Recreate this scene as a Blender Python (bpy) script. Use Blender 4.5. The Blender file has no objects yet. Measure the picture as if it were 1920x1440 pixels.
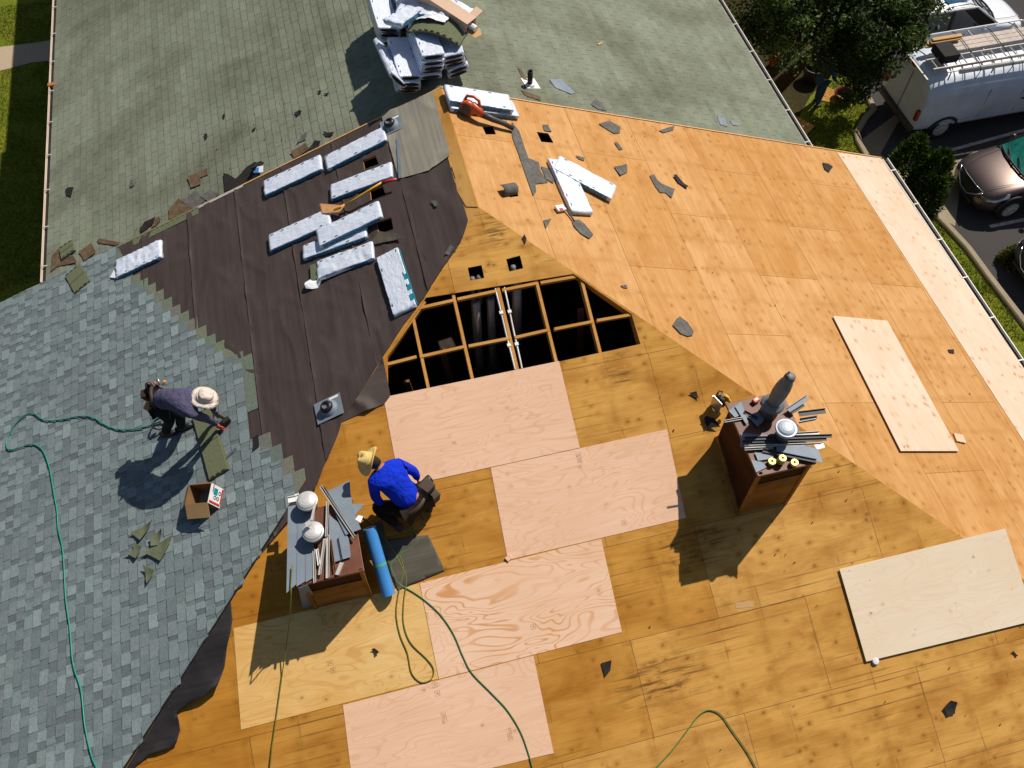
import bpy, bmesh, math, random
from mathutils import Vector as V, Matrix, noise
from mathutils.geometry import delaunay_2d_cdt
random.seed(7)
SC = bpy.context.scene
COL = SC.collection
# ---------------------------------------------------------------- camera, world, sun, exposure
F = 1658.4634
POS = V((-1.7500652, -8.6549907, 9.2276880))
CR = Matrix(((0.96990606, -0.24338587, 0.00674895), (0.20199811, 0.81983081, 0.53579307), (-0.13593746, -0.51830567, 0.84432236)))
cam = bpy.data.cameras.new('camera'); camo = bpy.data.objects.new('camera', cam); COL.objects.link(camo)
cam.sensor_width = 36.0; cam.lens = 36.0 * F / 1920.0; cam.clip_end = 500
camo.matrix_world = Matrix.Translation(POS) @ CR.transposed().to_4x4()
SC.camera = camo
SUN = V((0.66, 0.44, 1.0)).normalized()
sun = bpy.data.lights.new('sun', 'SUN'); sun.energy = 4.9; sun.angle = math.radians(0.5); sun.color = (1.0, 0.93, 0.82)
suno = bpy.data.objects.new('sun', sun); COL.objects.link(suno)
suno.rotation_euler = (-SUN).to_track_quat('-Z', 'Y').to_euler(); suno.location = (20, 12, 30)
world = bpy.data.worlds.new('World'); SC.world = world; world.use_nodes = True
wn = world.node_tree; sky = wn.nodes.new('ShaderNodeTexSky'); sky.sky_type = 'NISHITA'; sky.sun_disc = False
sky.sun_elevation = math.asin(SUN.z); sky.sun_rotation = math.atan2(SUN.x, SUN.y)
wn.links.new(sky.outputs[0], wn.nodes['Background'].inputs[0]); wn.nodes['Background'].inputs[1].default_value = 0.06
SC.view_settings.view_transform = 'Standard'; SC.view_settings.look = 'None'; SC.view_settings.exposure = 0.0; SC.view_settings.gamma = 1.0

# ---------------------------------------------------------------- roof geometry (metres), measured from the plywood sheets
TD, TC, TB, RAKE, EAVE = 0.3798, 0.3875, 0.3845, 2.60, 8.91
GZ = -9.0
def ray(x, y): return CR.transposed() @ V(((x - 960) / F, -(y - 720) / F, -1.0))
def onD(x, y, h=0.0):
    v = ray(x, y); return POS + v * ((TD * POS.y + h - POS.z) / (v.z - TD * v.y))
def onC(x, y, h=0.0):
    v = ray(x, y); return POS + v * ((-TC * POS.x + h - POS.z) / (v.z + TC * v.x))
def onB(x, y, h=0.0):
    v = ray(x, y); return POS + v * ((TB * POS.x + h - POS.z) / (v.z - TB * v.x))
def onZ(x, y, z):
    v = ray(x, y); return POS + v * ((z - POS.z) / v.z)
ADROP = 0.10
def onAL(x, y, h=0.0): return onB(x, y, h - ADROP)
def onAR(x, y, h=0.0): return onC(x, y, h - ADROP)
def onG(x, y, h=0.0): return onZ(x, y, GZ + h)
def frame(o, x, y, z):
    m = Matrix((x, y, z)).transposed().to_4x4(); m.translation = o; return m
def nrm(a): return V(a).normalized()
NB, NC, ND = nrm((-TB, 0, 1)), nrm((TC, 0, 1)), nrm((0, -TD, 1))
FB = frame(V((0, 0, 0)), V((0, 1, 0)), NB.cross(V((0, 1, 0))), NB)      # x = +Y, y = down the slope
FC = frame(V((0, 0, 0)), V((0, -1, 0)), NC.cross(V((0, -1, 0))), NC)    # x = -Y, y = down the slope
FD = frame(V((0, 0, 0)), V((1, 0, 0)), ND.cross(V((1, 0, 0))), ND)      # x = +X, y = up the slope
FAL = Matrix.Translation((0, 0, -ADROP)) @ FB
FAR = Matrix.Translation((0, 0, -ADROP)) @ FC
FW = Matrix.Identity(4)
PL = {'B': (onB, FB), 'C': (onC, FC), 'D': (onD, FD), 'AL': (onAL, FAL), 'AR': (onAR, FAR), 'G': (onG, Matrix.Translation((0, 0, GZ)))}
def l2(pl, x, y):
    f, fr = PL[pl]; p = fr.inverted() @ f(x, y); return (p.x, p.y)

# ---------------------------------------------------------------- scene-graph helpers
MW = {}
def tag(o, label=None, cat=None, group=None, kind=None):
    if label: o['label'] = label
    if cat: o['category'] = cat
    if group: o['group'] = group
    if kind: o['kind'] = kind
    return o
def link(o, m, parent=None):
    COL.objects.link(o)
    if parent is not None:
        o.parent = parent; o.matrix_parent_inverse = Matrix.Identity(4)
        o.matrix_basis = MW[parent.name].inverted() @ m
    else: o.matrix_basis = m
    MW[o.name] = m.copy(); return o
def thing(name, m, label, cat, group=None):
    if not isinstance(m, Matrix): m = Matrix.Translation(m)
    o = bpy.data.objects.new(name, None); o.empty_display_size = 0.2
    link(o, m); return tag(o, label, cat, group)
def copy_tree(o, m, label=None):
    c = o.copy(); COL.objects.link(c); MW[c.name] = m.copy(); c.matrix_basis = m
    if label: c['label'] = label
    def rec(src, dst):
        for ch in [k for k in COL.objects if k.parent == src]:
            d = ch.copy(); COL.objects.link(d); d.parent = dst; rec(ch, d)
    rec(o, c); return c

def inside(p, loop):
    r = False; j = len(loop) - 1
    for i in range(len(loop)):
        (xi, yi), (xj, yj) = loop[i][:2], loop[j][:2]
        if (yi > p[1]) != (yj > p[1]) and p[0] < (xj - xi) * (p[1] - yi) / (yj - yi) + xi: r = not r
        j = i
    return r
def tessellate(loops):
    flat = [V((p[0], p[1])) for l in loops for p in l]; ed = []; k = 0
    for l in loops:
        ed += [(k + i, k + (i + 1) % len(l)) for i in range(len(l))]; k += len(l)
    vs, es, fs, ov, oe, of = delaunay_2d_cdt(flat, ed, [], 0, 1e-7); out = []
    for f in fs:
        c = sum((vs[i] for i in f), V((0, 0))) / len(f)
        if inside(c, loops[0]) and not any(inside(c, h) for h in loops[1:]) and all(ov[i] for i in f): out.append(tuple(ov[i][0] for i in f))
    return out

class MB:
    def __init__(s): s.v = []; s.f = []; s.m = []; s.c = []; s.col = None; s.mi = 0; s.sm = []; s.smooth = False
    def vert(s, p): s.v.append(V(p)); return len(s.v) - 1
    def face(s, idx, mi=None, col=None):
        s.f.append(tuple(idx)); s.m.append(s.mi if mi is None else mi); s.c.append(col or s.col or (1, 1, 1)); s.sm.append(s.smooth)
    def quad(s, a, b, c, d, **k): s.face([s.vert(a), s.vert(b), s.vert(c), s.vert(d)], **k)
    def box(s, c, d, m=None, taper=1.0):
        c = V(c); hx, hy, hz = d[0] / 2, d[1] / 2, d[2] / 2; ps = []
        for z, k in ((-hz, 1.0), (hz, taper)):
            for x, y in ((-hx, -hy), (hx, -hy), (hx, hy), (-hx, hy)):
                p = V((x * k, y * k, z)) + c
                ps.append(s.vert(m @ p if m else p))
        for q in ((3, 2, 1, 0), (4, 5, 6, 7), (0, 1, 5, 4), (1, 2, 6, 5), (2, 3, 7, 6), (3, 0, 4, 7)): s.face([ps[i] for i in q])
    def bar(s, a, b, w, h, up=V((0, 0, 1))):
        a, b = V(a), V(b); x = (b - a).normalized(); y = up.cross(x).normalized(); z = x.cross(y)
        m = frame((a + b) / 2, x, y, z); s.box((0, 0, 0), ((b - a).length, w, h), m)
    def rings(s, rs, close=True, cap=True):
        n = len(rs[0]); ids = [[s.vert(p) for p in r] for r in rs]
        for a, b in zip(ids, ids[1:]):
            for i in range(n if close else n - 1):
                j = (i + 1) % n; s.face((a[i], a[j], b[j], b[i]))
        if cap:
            s.face(list(reversed(ids[0]))); s.face(ids[-1])
    def tube(s, pts, r, n=8, cap=True):
        pts = [V(p) for p in pts]; rr = r if isinstance(r, (list, tuple)) else [r] * len(pts); rs = []
        t0 = (pts[1] - pts[0]).normalized(); u = t0.orthogonal().normalized()
        for i, p in enumerate(pts):
            t = (pts[min(i + 1, len(pts) - 1)] - pts[max(i - 1, 0)]).normalized()
            u = (u - t * u.dot(t)); u = u.normalized() if u.length > 1e-6 else t.orthogonal().normalized()
            w = t.cross(u)
            rs.append([p + (u * math.cos(k * 2 * math.pi / n) + w * math.sin(k * 2 * math.pi / n)) * rr[i] for k in range(n)])
        s.rings(rs, cap=cap)
    def lathe(s, prof, m=None, n=20, squash=None, cap=True):
        rs = []
        for r, z in prof:
            ring = []
            for k in range(n):
                a = k * 2 * math.pi / n; p = V((r * math.cos(a), r * math.sin(a), z))
                if squash: p = squash(p, a)
                ring.append(m @ p if m else p)
            rs.append(ring)
        s.rings(rs, cap=cap)
    def prism(s, pts, z0, z1, holes=(), m=None):
        loops = [list(pts)] + [list(h) for h in holes]
        T = lambda p, z: (m @ V((p[0], p[1], z))) if m else V((p[0], p[1], z))
        flat = [p for l in loops for p in l]
        tris = tessellate(loops)
        top = [s.vert(T(p, z1)) for p in flat]; bot = [s.vert(T(p, z0)) for p in flat]
        for t in tris:
            a, b, c = (V((flat[i][0], flat[i][1], 0)) for i in t)
            t = t if (b - a).cross(c - a).z > 0 else (t[0], t[2], t[1])
            s.face([top[i] for i in t]); s.face([bot[i] for i in reversed(t)])
        k = 0
        for li, l in enumerate(loops):
            n = len(l); area = sum(l[i][0] * l[(i + 1) % n][1] - l[(i + 1) % n][0] * l[i][1] for i in range(n))
            for i in range(n):
                j = (i + 1) % n; q = (bot[k + i], bot[k + j], top[k + j], top[k + i])
                s.face(q if (area > 0) == (li == 0) else tuple(reversed(q)))
            k += n
    def build(s, name, mats, parent=None, m=None, label=None, cat=None, group=None, kind=None, smooth=False, bevel=0, local=False, autosmooth=None):
        m = m or FW
        me = bpy.data.meshes.new(name); inv = FW if local else m.inverted()
        me.from_pydata([tuple(inv @ p) for p in s.v], [], s.f)
        for mt in (mats if isinstance(mats, (list, tuple)) else [mats]): me.materials.append(mt)
        me.polygons.foreach_set('material_index', s.m)
        if any(c != (1, 1, 1) for c in s.c):
            at = me.color_attributes.new('tint', 'FLOAT_COLOR', 'CORNER'); k = 0; buf = []
            for p, c in zip(me.polygons, s.c):
                for _ in range(p.loop_total): buf += [c[0], c[1], c[2], 1.0]
            at.data.foreach_set('color', buf)
        me.polygons.foreach_set('use_smooth', [smooth or q for q in s.sm]); me.update()
        o = bpy.data.objects.new(name, me); link(o, m, parent); tag(o, label, cat, group, kind)
        if bevel:
            b = o.modifiers.new('bevel', 'BEVEL'); b.width = bevel; b.segments = 2; b.limit_method = 'ANGLE'
        if autosmooth:
            b = o.modifiers.new('sub', 'SUBSURF'); b.levels = autosmooth; b.render_levels = autosmooth
        return o

def grid_poly(pts, step, holes=(), x_only=False):
    """flat polygon cut into a grid; returns a bmesh in local coordinates"""
    bm = bmesh.new(); loops = [list(pts)] + [list(h) for h in holes]; flat = [p for l in loops for p in l]
    vs = [bm.verts.new((p[0], p[1], 0)) for p in flat]
    for t in tessellate(loops):
        a, b, c = (vs[i] for i in t)
        if (b.co - a.co).cross(c.co - a.co).z < 0: b, c = c, b
        try: bm.faces.new((a, b, c))
        except ValueError: pass
    xs = [p[0] for p in flat]; ys = [p[1] for p in flat]
    for ax, lo, hi in ((0, min(xs), max(xs)), (1, min(ys), max(ys))):
        k = math.floor(lo / step) + 1
        while k * step < hi:
            co = V((0, 0, 0)); co[ax] = k * step; no = V((0, 0, 0)); no[ax] = 1
            bmesh.ops.bisect_plane(bm, geom=bm.verts[:] + bm.edges[:] + bm.faces[:], plane_co=co, plane_no=no); k += 1
    return bm
def bm_obj(name, bm, mats, parent, m, smooth=True, thick=0.0, **k):
    me = bpy.data.meshes.new(name); bm.normal_update(); bm.to_mesh(me); bm.free()
    for mt in (mats if isinstance(mats, (list, tuple)) else [mats]): me.materials.append(mt)
    me.polygons.foreach_set('use_smooth', [smooth] * len(me.polygons))
    o = bpy.data.objects.new(name, me); link(o, m, parent); tag(o, **k)
    if thick:
        b = o.modifiers.new('thick', 'SOLIDIFY'); b.thickness = thick; b.offset = -1
    return o
def nz(x, y, z=0.0): return noise.noise(V((x, y, z)))

# ---------------------------------------------------------------- materials
class G:
    def __init__(s, name, rough=0.8, spec=0.3, metal=0.0):
        s.m = bpy.data.materials.new(name); s.m.use_nodes = True; s.t = s.m.node_tree; s.b = s.t.nodes['Principled BSDF']
        s.b.inputs['Roughness'].default_value = rough; s.b.inputs['Specular IOR Level'].default_value = spec; s.b.inputs['Metallic'].default_value = metal
        s._co = None
    def set(s, node, key, v):
        i = node.inputs[key]
        if hasattr(v, 'is_output'): s.t.links.new(v, i)
        else:
            if isinstance(v, (tuple, list)) and len(v) == 3 and i.type == 'RGBA': v = (*v, 1)
            i.default_value = v
    def n(s, typ, ins={}, out=0, **pr):
        nd = s.t.nodes.new('ShaderNode' + typ)
        for k, v in pr.items(): setattr(nd, k, v)
        for k, v in ins.items(): s.set(nd, k, v)
        return nd.outputs[out]
    def co(s, sc=(1, 1, 1), rot=0.0, loc=(0, 0, 0)):
        if s._co is None: s._co = s.n('TexCoord', out='Object')
        return s.n('Mapping', {'Vector': s._co, 'Scale': sc, 'Rotation': (0, 0, rot), 'Location': loc})
    def noise(s, vec, scale=1.0, detail=3.0, rough=0.5, dist=0.0):
        return s.n('TexNoise', {'Vector': vec, 'Scale': scale, 'Detail': detail, 'Roughness': rough, 'Distortion': dist})
    def vor(s, vec, scale=1.0, out='Distance', rnd=1.0):
        return s.n('TexVoronoi', {'Vector': vec, 'Scale': scale, 'Randomness': rnd}, out=out)
    def ramp(s, fac, *st):
        nd = s.t.nodes.new('ShaderNodeValToRGB'); e = nd.color_ramp.elements
        while len(e) < len(st): e.new(0.5)
        for q, (p, c) in zip(e, st):
            q.position = p; q.color = (c, c, c, 1) if not isinstance(c, (tuple, list)) else (*c, 1)
        s.set(nd, 'Fac', fac); return nd.outputs[0]
    def mix(s, fac, a, b, mode='MIX'):
        nd = s.t.nodes.new('ShaderNodeMix'); nd.data_type = 'RGBA'; nd.blend_type = mode
        for i, v in ((0, fac), (6, a), (7, b)):
            if hasattr(v, 'is_output'): s.t.links.new(v, nd.inputs[i])
            else: nd.inputs[i].default_value = (*v, 1) if isinstance(v, (tuple, list)) else v
        return nd.outputs[2]
    def mth(s, op, a, b=0.0, clamp=False):
        return s.n('Math', {0: a, 1: b}, operation=op, use_clamp=clamp)
    def vec(s, a, op, b): return s.n('VectorMath', {0: a, 1: b}, operation=op)
    def sep(s, v):
        nd = s.t.nodes.new('ShaderNodeSeparateXYZ'); s.set(nd, 0, v); return nd.outputs
    def out(s, color=None, rough=None, bump=None, bs=0.3, bd=0.01):
        if color is not None: s.set(s.b, 'Base Color', color)
        if rough is not None: s.set(s.b, 'Roughness', rough)
        if bump is not None: s.set(s.b, 'Normal', s.n('Bump', {'Height': bump, 'Strength': bs, 'Distance': bd}))
        return s.m
def plain(name, c, rough=0.6, spec=0.4, metal=0.0, var=0.12, scale=6.0, coat=0.0, bump=0.0):
    g = G(name, rough, spec, metal)
    a = tuple(x * (1 - var) for x in c); b = tuple(min(1, x * (1 + var)) for x in c)
    nz_ = g.noise(g.co(), scale, 5, 0.6)
    if coat: g.b.inputs['Coat Weight'].default_value = coat; g.b.inputs['Coat Roughness'].default_value = 0.04
    return g.out(g.mix(g.ramp(nz_, (0.3, 0.0), (0.7, 1.0)), a, b), bump=g.noise(g.co(), scale * 8, 4) if bump else None, bs=bump)

def s_co(g):
    g.co(); return g._co
def ply(name, c1, c2, cdark, seam=None, contour=0.0, cont_c=(0.5, 0.25, 0.08), knots=1.0, kc=(0.25, 0.11, 0.02), kscale=4.0, lines=0.0, off=(0, 0, 0), grad=None, dirt=0.25, rough=0.8, small=0.4, grain=0.13, ksize=1.0, bands=0.0, spots=()):
    g = G(name, rough, 0.12)
    co = g.co(loc=off)
    if seam:
        base = g.n('TexBrick', {'Vector': co, 'Color1': c1, 'Color2': c2, 'Mortar': (0.12, 0.05, 0.015), 'Scale': 1.0, 'Mortar Size': 0.0038, 'Mortar Smooth': 0.2, 'Bias': 0.0, 'Brick Width': 2.44, 'Row Height': 1.22}, offset=0.5)
    else: base = g.mix(g.ramp(g.noise(co, 0.7, 2), (0.35, 0), (0.65, 1)), c1, c2)
    if grad:
        x = g.sep(co)[0]
        f = g.mth('MULTIPLY_ADD', x, grad[1]); f.node.inputs[2].default_value = grad[2]
        f = g.mth('ADD', f, g.mth('MULTIPLY_ADD', g.noise(co, 0.8, 3), 0.8)); f.node.inputs[1].default_value
        base = g.mix(g.mth('SUBTRACT', f, 0.4, True), base, g.mix(1.0, base, grad[0], 'MULTIPLY'))
    # slow blotches
    col = g.mix(g.mth('MULTIPLY', g.ramp(g.noise(g.co((0.7, 1.6, 1), loc=off), 1.3, 6, 0.62, 0.4), (0.42, 0.0), (0.72, 1.0)), dirt * 2), base, cdark)
    # fine long grain
    gr = g.noise(g.co((1.0, 26, 1), loc=off), 2.2, 7, 0.66, 0.25)
    col = g.mix(1.0, col, g.mix(g.ramp(gr, (0.30, 0.0), (0.70, 1.0)), (1 - grain, 1 - grain * 1.15, 1 - grain * 1.5), (1 + grain * 0.6, 1 + grain * 0.6, 1 + grain * 0.7)), 'MULTIPLY')
    sk = g.noise(g.co((0.55, 6, 1), loc=off), 1.9, 5, 0.6, 0.5)
    col = g.mix(1.0, col, g.mix(g.ramp(sk, (0.34, 0.0), (0.66, 1.0)), (1 - grain * .55, 1 - grain * .8, 1 - grain), (1 + grain * 0.3, 1 + grain * 0.35, 1 + grain * .6), ), 'MULTIPLY')
    if contour:
        t = g.noise(g.co((0.45, 1.5, 1), loc=off), 1.7, 2.2, 0.45, 0.55)
        w = g.mth('SINE', g.mth('MULTIPLY', t, 115.0))
        wl = g.ramp(w, (0.55, 0.0), (0.95, 1.0))
        msk = g.ramp(g.noise(co, 1.1, 2), (0.35, 0.25), (0.6, 1.0))
        col = g.mix(g.mth('MULTIPLY', g.mth('MULTIPLY', wl, msk), contour), col, cont_c)
    if lines:
        sp = g.sep(co)
        fr = g.mth('FRACT', g.mth('DIVIDE', sp[1], 0.142))
        ln = g.ramp(fr, (0.0, 1.0), (0.09, 0.0), (0.9, 0.0), (1.0, 1.0))
        msk = g.ramp(g.noise(g.co((0.55, 1.4, 1), loc=off), 1.0, 4, 0.6), (0.50, 0.0), (0.68, 1.0))
        col = g.mix(g.mth('MULTIPLY', g.mth('MULTIPLY', ln, msk), lines), col, (0.07, 0.03, 0.012))
        fr2 = g.mth('FRACT', g.mth('DIVIDE', g.mth('ADD', sp[0], g.mth('MULTIPLY', g.noise(co, 3, 2), 0.03)), 0.61))
        ln2 = g.ramp(fr2, (0.0, 1.0), (0.025, 0.0), (0.98, 0.0), (1.0, 1.0))
        msk2 = g.ramp(g.noise(g.co((1.2, 1.2, 1), loc=(5, 2, 0)), 1.4, 5, 0.7), (0.50, 0.0), (0.66, 1.0))
        col = g.mix(g.mth('MULTIPLY', g.mth('MULTIPLY', ln2, msk2), lines * 0.8), col, (0.08, 0.035, 0.014))
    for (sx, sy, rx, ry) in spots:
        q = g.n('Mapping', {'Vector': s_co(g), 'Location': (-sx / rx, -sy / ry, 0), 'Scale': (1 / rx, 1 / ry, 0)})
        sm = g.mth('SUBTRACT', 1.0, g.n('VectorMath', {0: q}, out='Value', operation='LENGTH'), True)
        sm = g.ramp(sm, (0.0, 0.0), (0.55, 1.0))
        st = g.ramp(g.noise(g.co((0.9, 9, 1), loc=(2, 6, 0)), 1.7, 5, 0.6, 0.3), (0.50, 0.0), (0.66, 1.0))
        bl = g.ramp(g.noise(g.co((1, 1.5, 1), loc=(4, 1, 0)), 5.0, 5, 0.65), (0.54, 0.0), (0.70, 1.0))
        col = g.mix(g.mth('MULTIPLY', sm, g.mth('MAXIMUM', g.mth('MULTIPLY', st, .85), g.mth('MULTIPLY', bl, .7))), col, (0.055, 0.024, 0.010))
    band = None
    if bands:
        bx = g.mth('ADD', g.mth('DIVIDE', g.sep(co)[0], 0.61), g.mth('MULTIPLY', g.noise(co, 2.2, 4, 0.6), 0.22))
        band = g.ramp(g.mth('FRACT', bx), (0.0, 1.0), (0.15, 0.0), (0.85, 0.0), (1.0, 1.0))
        bm_ = g.ramp(g.noise(g.co((1.6, 1.6, 1), loc=(7, 3, 0)), 1.6, 5, 0.65), (0.40, 0.0), (0.62, 1.0))
        col = g.mix(g.mth('MULTIPLY', g.mth('MULTIPLY', band, bm_), bands), col, tuple(x * 0.8 for x in cdark))
    if knots:
        kv = g.vec(g.co((1.0, 1.25, 1), loc=off), 'ADD', g.vec(g.n('TexNoise', {'Vector': co, 'Scale': 16.0, 'Detail': 3.0}, out='Color'), 'MULTIPLY', (0.07, 0.07, 0.0)))
        d = g.vor(kv, kscale); rnd = g.sep(g.vor(kv, kscale, 'Color'))[0]
        kmask = g.ramp(g.noise(g.co(loc=off), 0.75, 2), (0.36, 0.5), (0.56, 1.0))
        if band is not None: kmask = g.mth('MAXIMUM', g.mth('MULTIPLY', kmask, 0.85), band)
        core = g.mth('MULTIPLY', g.ramp(d, (0.05 * ksize, 1.0), (0.15 * ksize, 0.0)), g.mth('GREATER_THAN', rnd, 1.0 - 0.55 * knots))
        halo = g.mth('MULTIPLY', g.ramp(d, (0.10 * ksize, 0.8), (0.36 * ksize, 0.0)), g.mth('GREATER_THAN', rnd, 1.0 - 0.55 * knots))
        col = g.mix(g.mth('MULTIPLY', g.mth('MULTIPLY', halo, kmask), 0.6), col, tuple(0.5 * (a + b) for a, b in zip(kc, cdark)))
        col = g.mix(g.mth('MULTIPLY', g.mth('MULTIPLY', core, kmask), 0.8), col, kc)
        d2 = g.vor(g.co((1, 1, 1), loc=(off[0] + 3, off[1], 0)), kscale * 3.2); r2 = g.sep(g.vor(g.co((1, 1, 1), loc=(off[0] + 3, off[1], 0)), kscale * 3.2, 'Color'))[1]
        col = g.mix(g.mth('MULTIPLY', g.mth('MULTIPLY', g.ramp(d2, (0.03, 1.0), (0.09, 0.0)), g.mth('GREATER_THAN', r2, 0.86)), small), col, tuple(x * 0.45 for x in kc))
    return g.out(col, bump=gr, bs=0.12, bd=0.004)

OLD1, OLD2, OLDD = (0.62, 0.31, 0.062), (0.53, 0.25, 0.043), (0.40, 0.155, 0.014)
M = {}
M['ply_c'] = ply('weathered plywood of the right slope', (0.60, 0.345, 0.145), (0.53, 0.278, 0.095), (0.43, 0.185, 0.04), seam=1, knots=1.6, kc=(0.27, 0.105, 0.012), kscale=5.2, dirt=0.34, grain=0.15, off=(0.3, 0.25, 0), small=1.0, ksize=1.2, bands=0.42)
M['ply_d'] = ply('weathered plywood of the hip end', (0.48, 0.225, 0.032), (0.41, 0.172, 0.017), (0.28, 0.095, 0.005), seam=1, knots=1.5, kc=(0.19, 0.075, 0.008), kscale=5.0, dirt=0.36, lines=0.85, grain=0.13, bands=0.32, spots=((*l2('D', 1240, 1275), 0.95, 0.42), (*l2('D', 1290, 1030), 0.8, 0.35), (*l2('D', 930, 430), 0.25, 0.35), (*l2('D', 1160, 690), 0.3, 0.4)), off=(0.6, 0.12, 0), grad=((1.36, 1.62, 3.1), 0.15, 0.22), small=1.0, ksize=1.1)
M['ply_b'] = ply('weathered plywood strip', (0.58, 0.33, 0.10), (0.50, 0.26, 0.06), (0.34, 0.14, 0.02), knots=0.5, dirt=0.4)
M['ply_pink'] = ply('fresh pink plywood', (0.78, 0.52, 0.365), (0.755, 0.485, 0.325), (0.71, 0.42, 0.25), contour=0.42, cont_c=(0.62, 0.31, 0.15), knots=0.55, kc=(0.40, 0.17, 0.06), kscale=5.0, dirt=0.16, small=0.5, grain=0.06, ksize=0.75)
M['ply_wavy'] = ply('fresh plywood with bold figure', (0.80, 0.55, 0.39), (0.77, 0.50, 0.33), (0.72, 0.43, 0.26), contour=0.85, cont_c=(0.58, 0.26, 0.09), knots=0.6, kc=(0.42, 0.18, 0.05), kscale=3.6, dirt=0.15, off=(2.3, 1.1, 0), small=0.4, grain=0.06, ksize=0.8)
M['ply_yellow'] = ply('fresh yellow plywood', (0.74, 0.49, 0.20), (0.70, 0.43, 0.15), (0.60, 0.32, 0.07), contour=0.55, cont_c=(0.52, 0.25, 0.06), knots=0.5, kc=(0.22, 0.09, 0.03), kscale=3.4, dirt=0.28, off=(4.1, 7.7, 0), grain=0.07, ksize=0.7)
M['ply_cream'] = ply('pale sanded plywood', (0.78, 0.67, 0.51), (0.76, 0.63, 0.465), (0.73, 0.53, 0.37), contour=0.34, cont_c=(0.70, 0.48, 0.34), knots=1.3, kc=(0.09, 0.045, 0.02), kscale=3.3, dirt=0.16, off=(9.1, 3.2, 0), small=1.2, grain=0.035, ksize=0.42)
M['ply_creamC'] = ply('pale knotty plywood', (0.71, 0.57, 0.45), (0.68, 0.53, 0.40), (0.61, 0.42, 0.28), contour=0.2, cont_c=(0.72, 0.45, 0.28), knots=1.2, kc=(0.38, 0.19, 0.06), kscale=5.5, dirt=0.22, off=(1.1, 4.2, 0), small=1.2, grain=0.07, ksize=1.25)
M['lumber'] = ply('framing lumber', (0.62, 0.33, 0.10), (0.52, 0.25, 0.06), (0.40, 0.16, 0.03), knots=0.2, dirt=0.3)
M['lumber_dark'] = plain('old framing lumber', (0.20, 0.09, 0.03), 0.8)
M['wood_edge'] = plain('raw sheathing edge', (0.62, 0.36, 0.16), 0.7, var=0.2, scale=20)

def felt_mat(name, c, streak=0.35, dust=(0.10, 0.085, 0.08)):
    g = G(name, 0.62, 0.28)
    st = g.noise(g.co((0.35, 9, 1)), 1.6, 5, 0.6, 0.2); bl = g.noise(g.co((0.8, 1, 1)), 1.4, 5, 0.62)
    col = g.mix(g.ramp(st, (0.3, 0.0), (0.75, 1.0)), tuple(x * (1 - streak) for x in c), tuple(x * (1 + streak) for x in c))
    col = g.mix(g.mth('MULTIPLY', g.ramp(bl, (0.5, 0.0), (0.8, 1.0)), 0.45), col, dust)
    sp = g.vor(g.co(), 9.0); rn = g.sep(g.vor(g.co(), 9.0, 'Color'))[0]
    col = g.mix(g.mth('MULTIPLY', g.ramp(sp, (0.0, 1.0), (0.05, 0.0)), g.mth('GREATER_THAN', rn, 0.80)), col, (0.25, 0.22, 0.2))
    return g.out(col, rough=g.ramp(bl, (0.3, 0.5), (0.7, 0.72)), bump=g.noise(g.co(), 60, 3), bs=0.08, bd=0.003)
M['felt'] = felt_mat('brown black roofing felt', (0.062, 0.044, 0.039), 0.20, (0.10, 0.08, 0.073))
M['felt_black'] = felt_mat('black underlay', (0.020, 0.017, 0.018), dust=(0.05, 0.04, 0.04))
M['felt_grey'] = felt_mat('weathered grey felt', (0.27, 0.25, 0.20), 0.25, (0.42, 0.40, 0.34))
M['felt_sheet'] = felt_mat('dark grey felt offcut', (0.088, 0.075, 0.055), 0.35, (0.15, 0.13, 0.10))

def shingle_mat(name, stain, gran=0.35, hue=(1, 1, 1), rough=0.9):
    g = G(name, rough, 0.15)
    c = g.n('VertexColor', layer_name='tint')
    gn = g.noise(g.co(), 90, 3, 0.7); gl = g.noise(g.co(), 22, 4, 0.7)
    col = g.mix(1.0, c, g.mix(g.ramp(gn, (0.3, 0.0), (0.7, 1.0)), (1 - gran,) * 3, (1 + gran,) * 3), 'MULTIPLY')
    col = g.mix(1.0, col, g.mix(g.ramp(gl, (0.3, 0), (0.7, 1)), (0.86,) * 3, (1.12, 1.12, 1.10)), 'MULTIPLY')
    if stain:
        s1 = g.ramp(g.noise(g.co((0.9, 0.5, 1)), 0.7, 6, 0.62, 0.3), (0.44, 0.0), (0.74, 1.0))
        col = g.mix(g.mth('MULTIPLY', s1, stain), col, g.mix(1.0, col, (0.48, 0.45, 0.40), 'MULTIPLY'))
        s2 = g.ramp(g.noise(g.co((0.3, 2.0, 1), loc=(3, 1, 0)), 1.5, 5, 0.6), (0.5, 0.0), (0.75, 1.0))
        col = g.mix(g.mth('MULTIPLY', s2, stain * 0.6), col, g.mix(1.0, col, (0.62, 0.58, 0.52), 'MULTIPLY'))
    return g.out(col, bump=gn, bs=0.25, bd=0.003)
M['shingle_new'] = shingle_mat('new grey laminated shingles', 0.0, 0.30)
M['shingle_old'] = shingle_mat('old grey green three tab shingles', 0.95, 0.18)
M['shingle_green'] = plain('shingle headlap granules', (0.135, 0.15, 0.085), 0.9, 0.15, var=0.22, scale=40)
M['tar_edge'] = plain('black sealant strip', (0.012, 0.012, 0.012), 0.5)
M['debris_grey'] = plain('torn grey shingle scrap', (0.115, 0.11, 0.10), 0.85, 0.2, var=0.3, scale=18)
M['debris_dark'] = plain('torn black felt scrap', (0.020, 0.017, 0.015), 0.75, 0.25, var=0.3, scale=18)
M['debris_brown'] = plain('bare brown shingle back', (0.13, 0.085, 0.05), 0.85, 0.2, var=0.35, scale=14)

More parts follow.
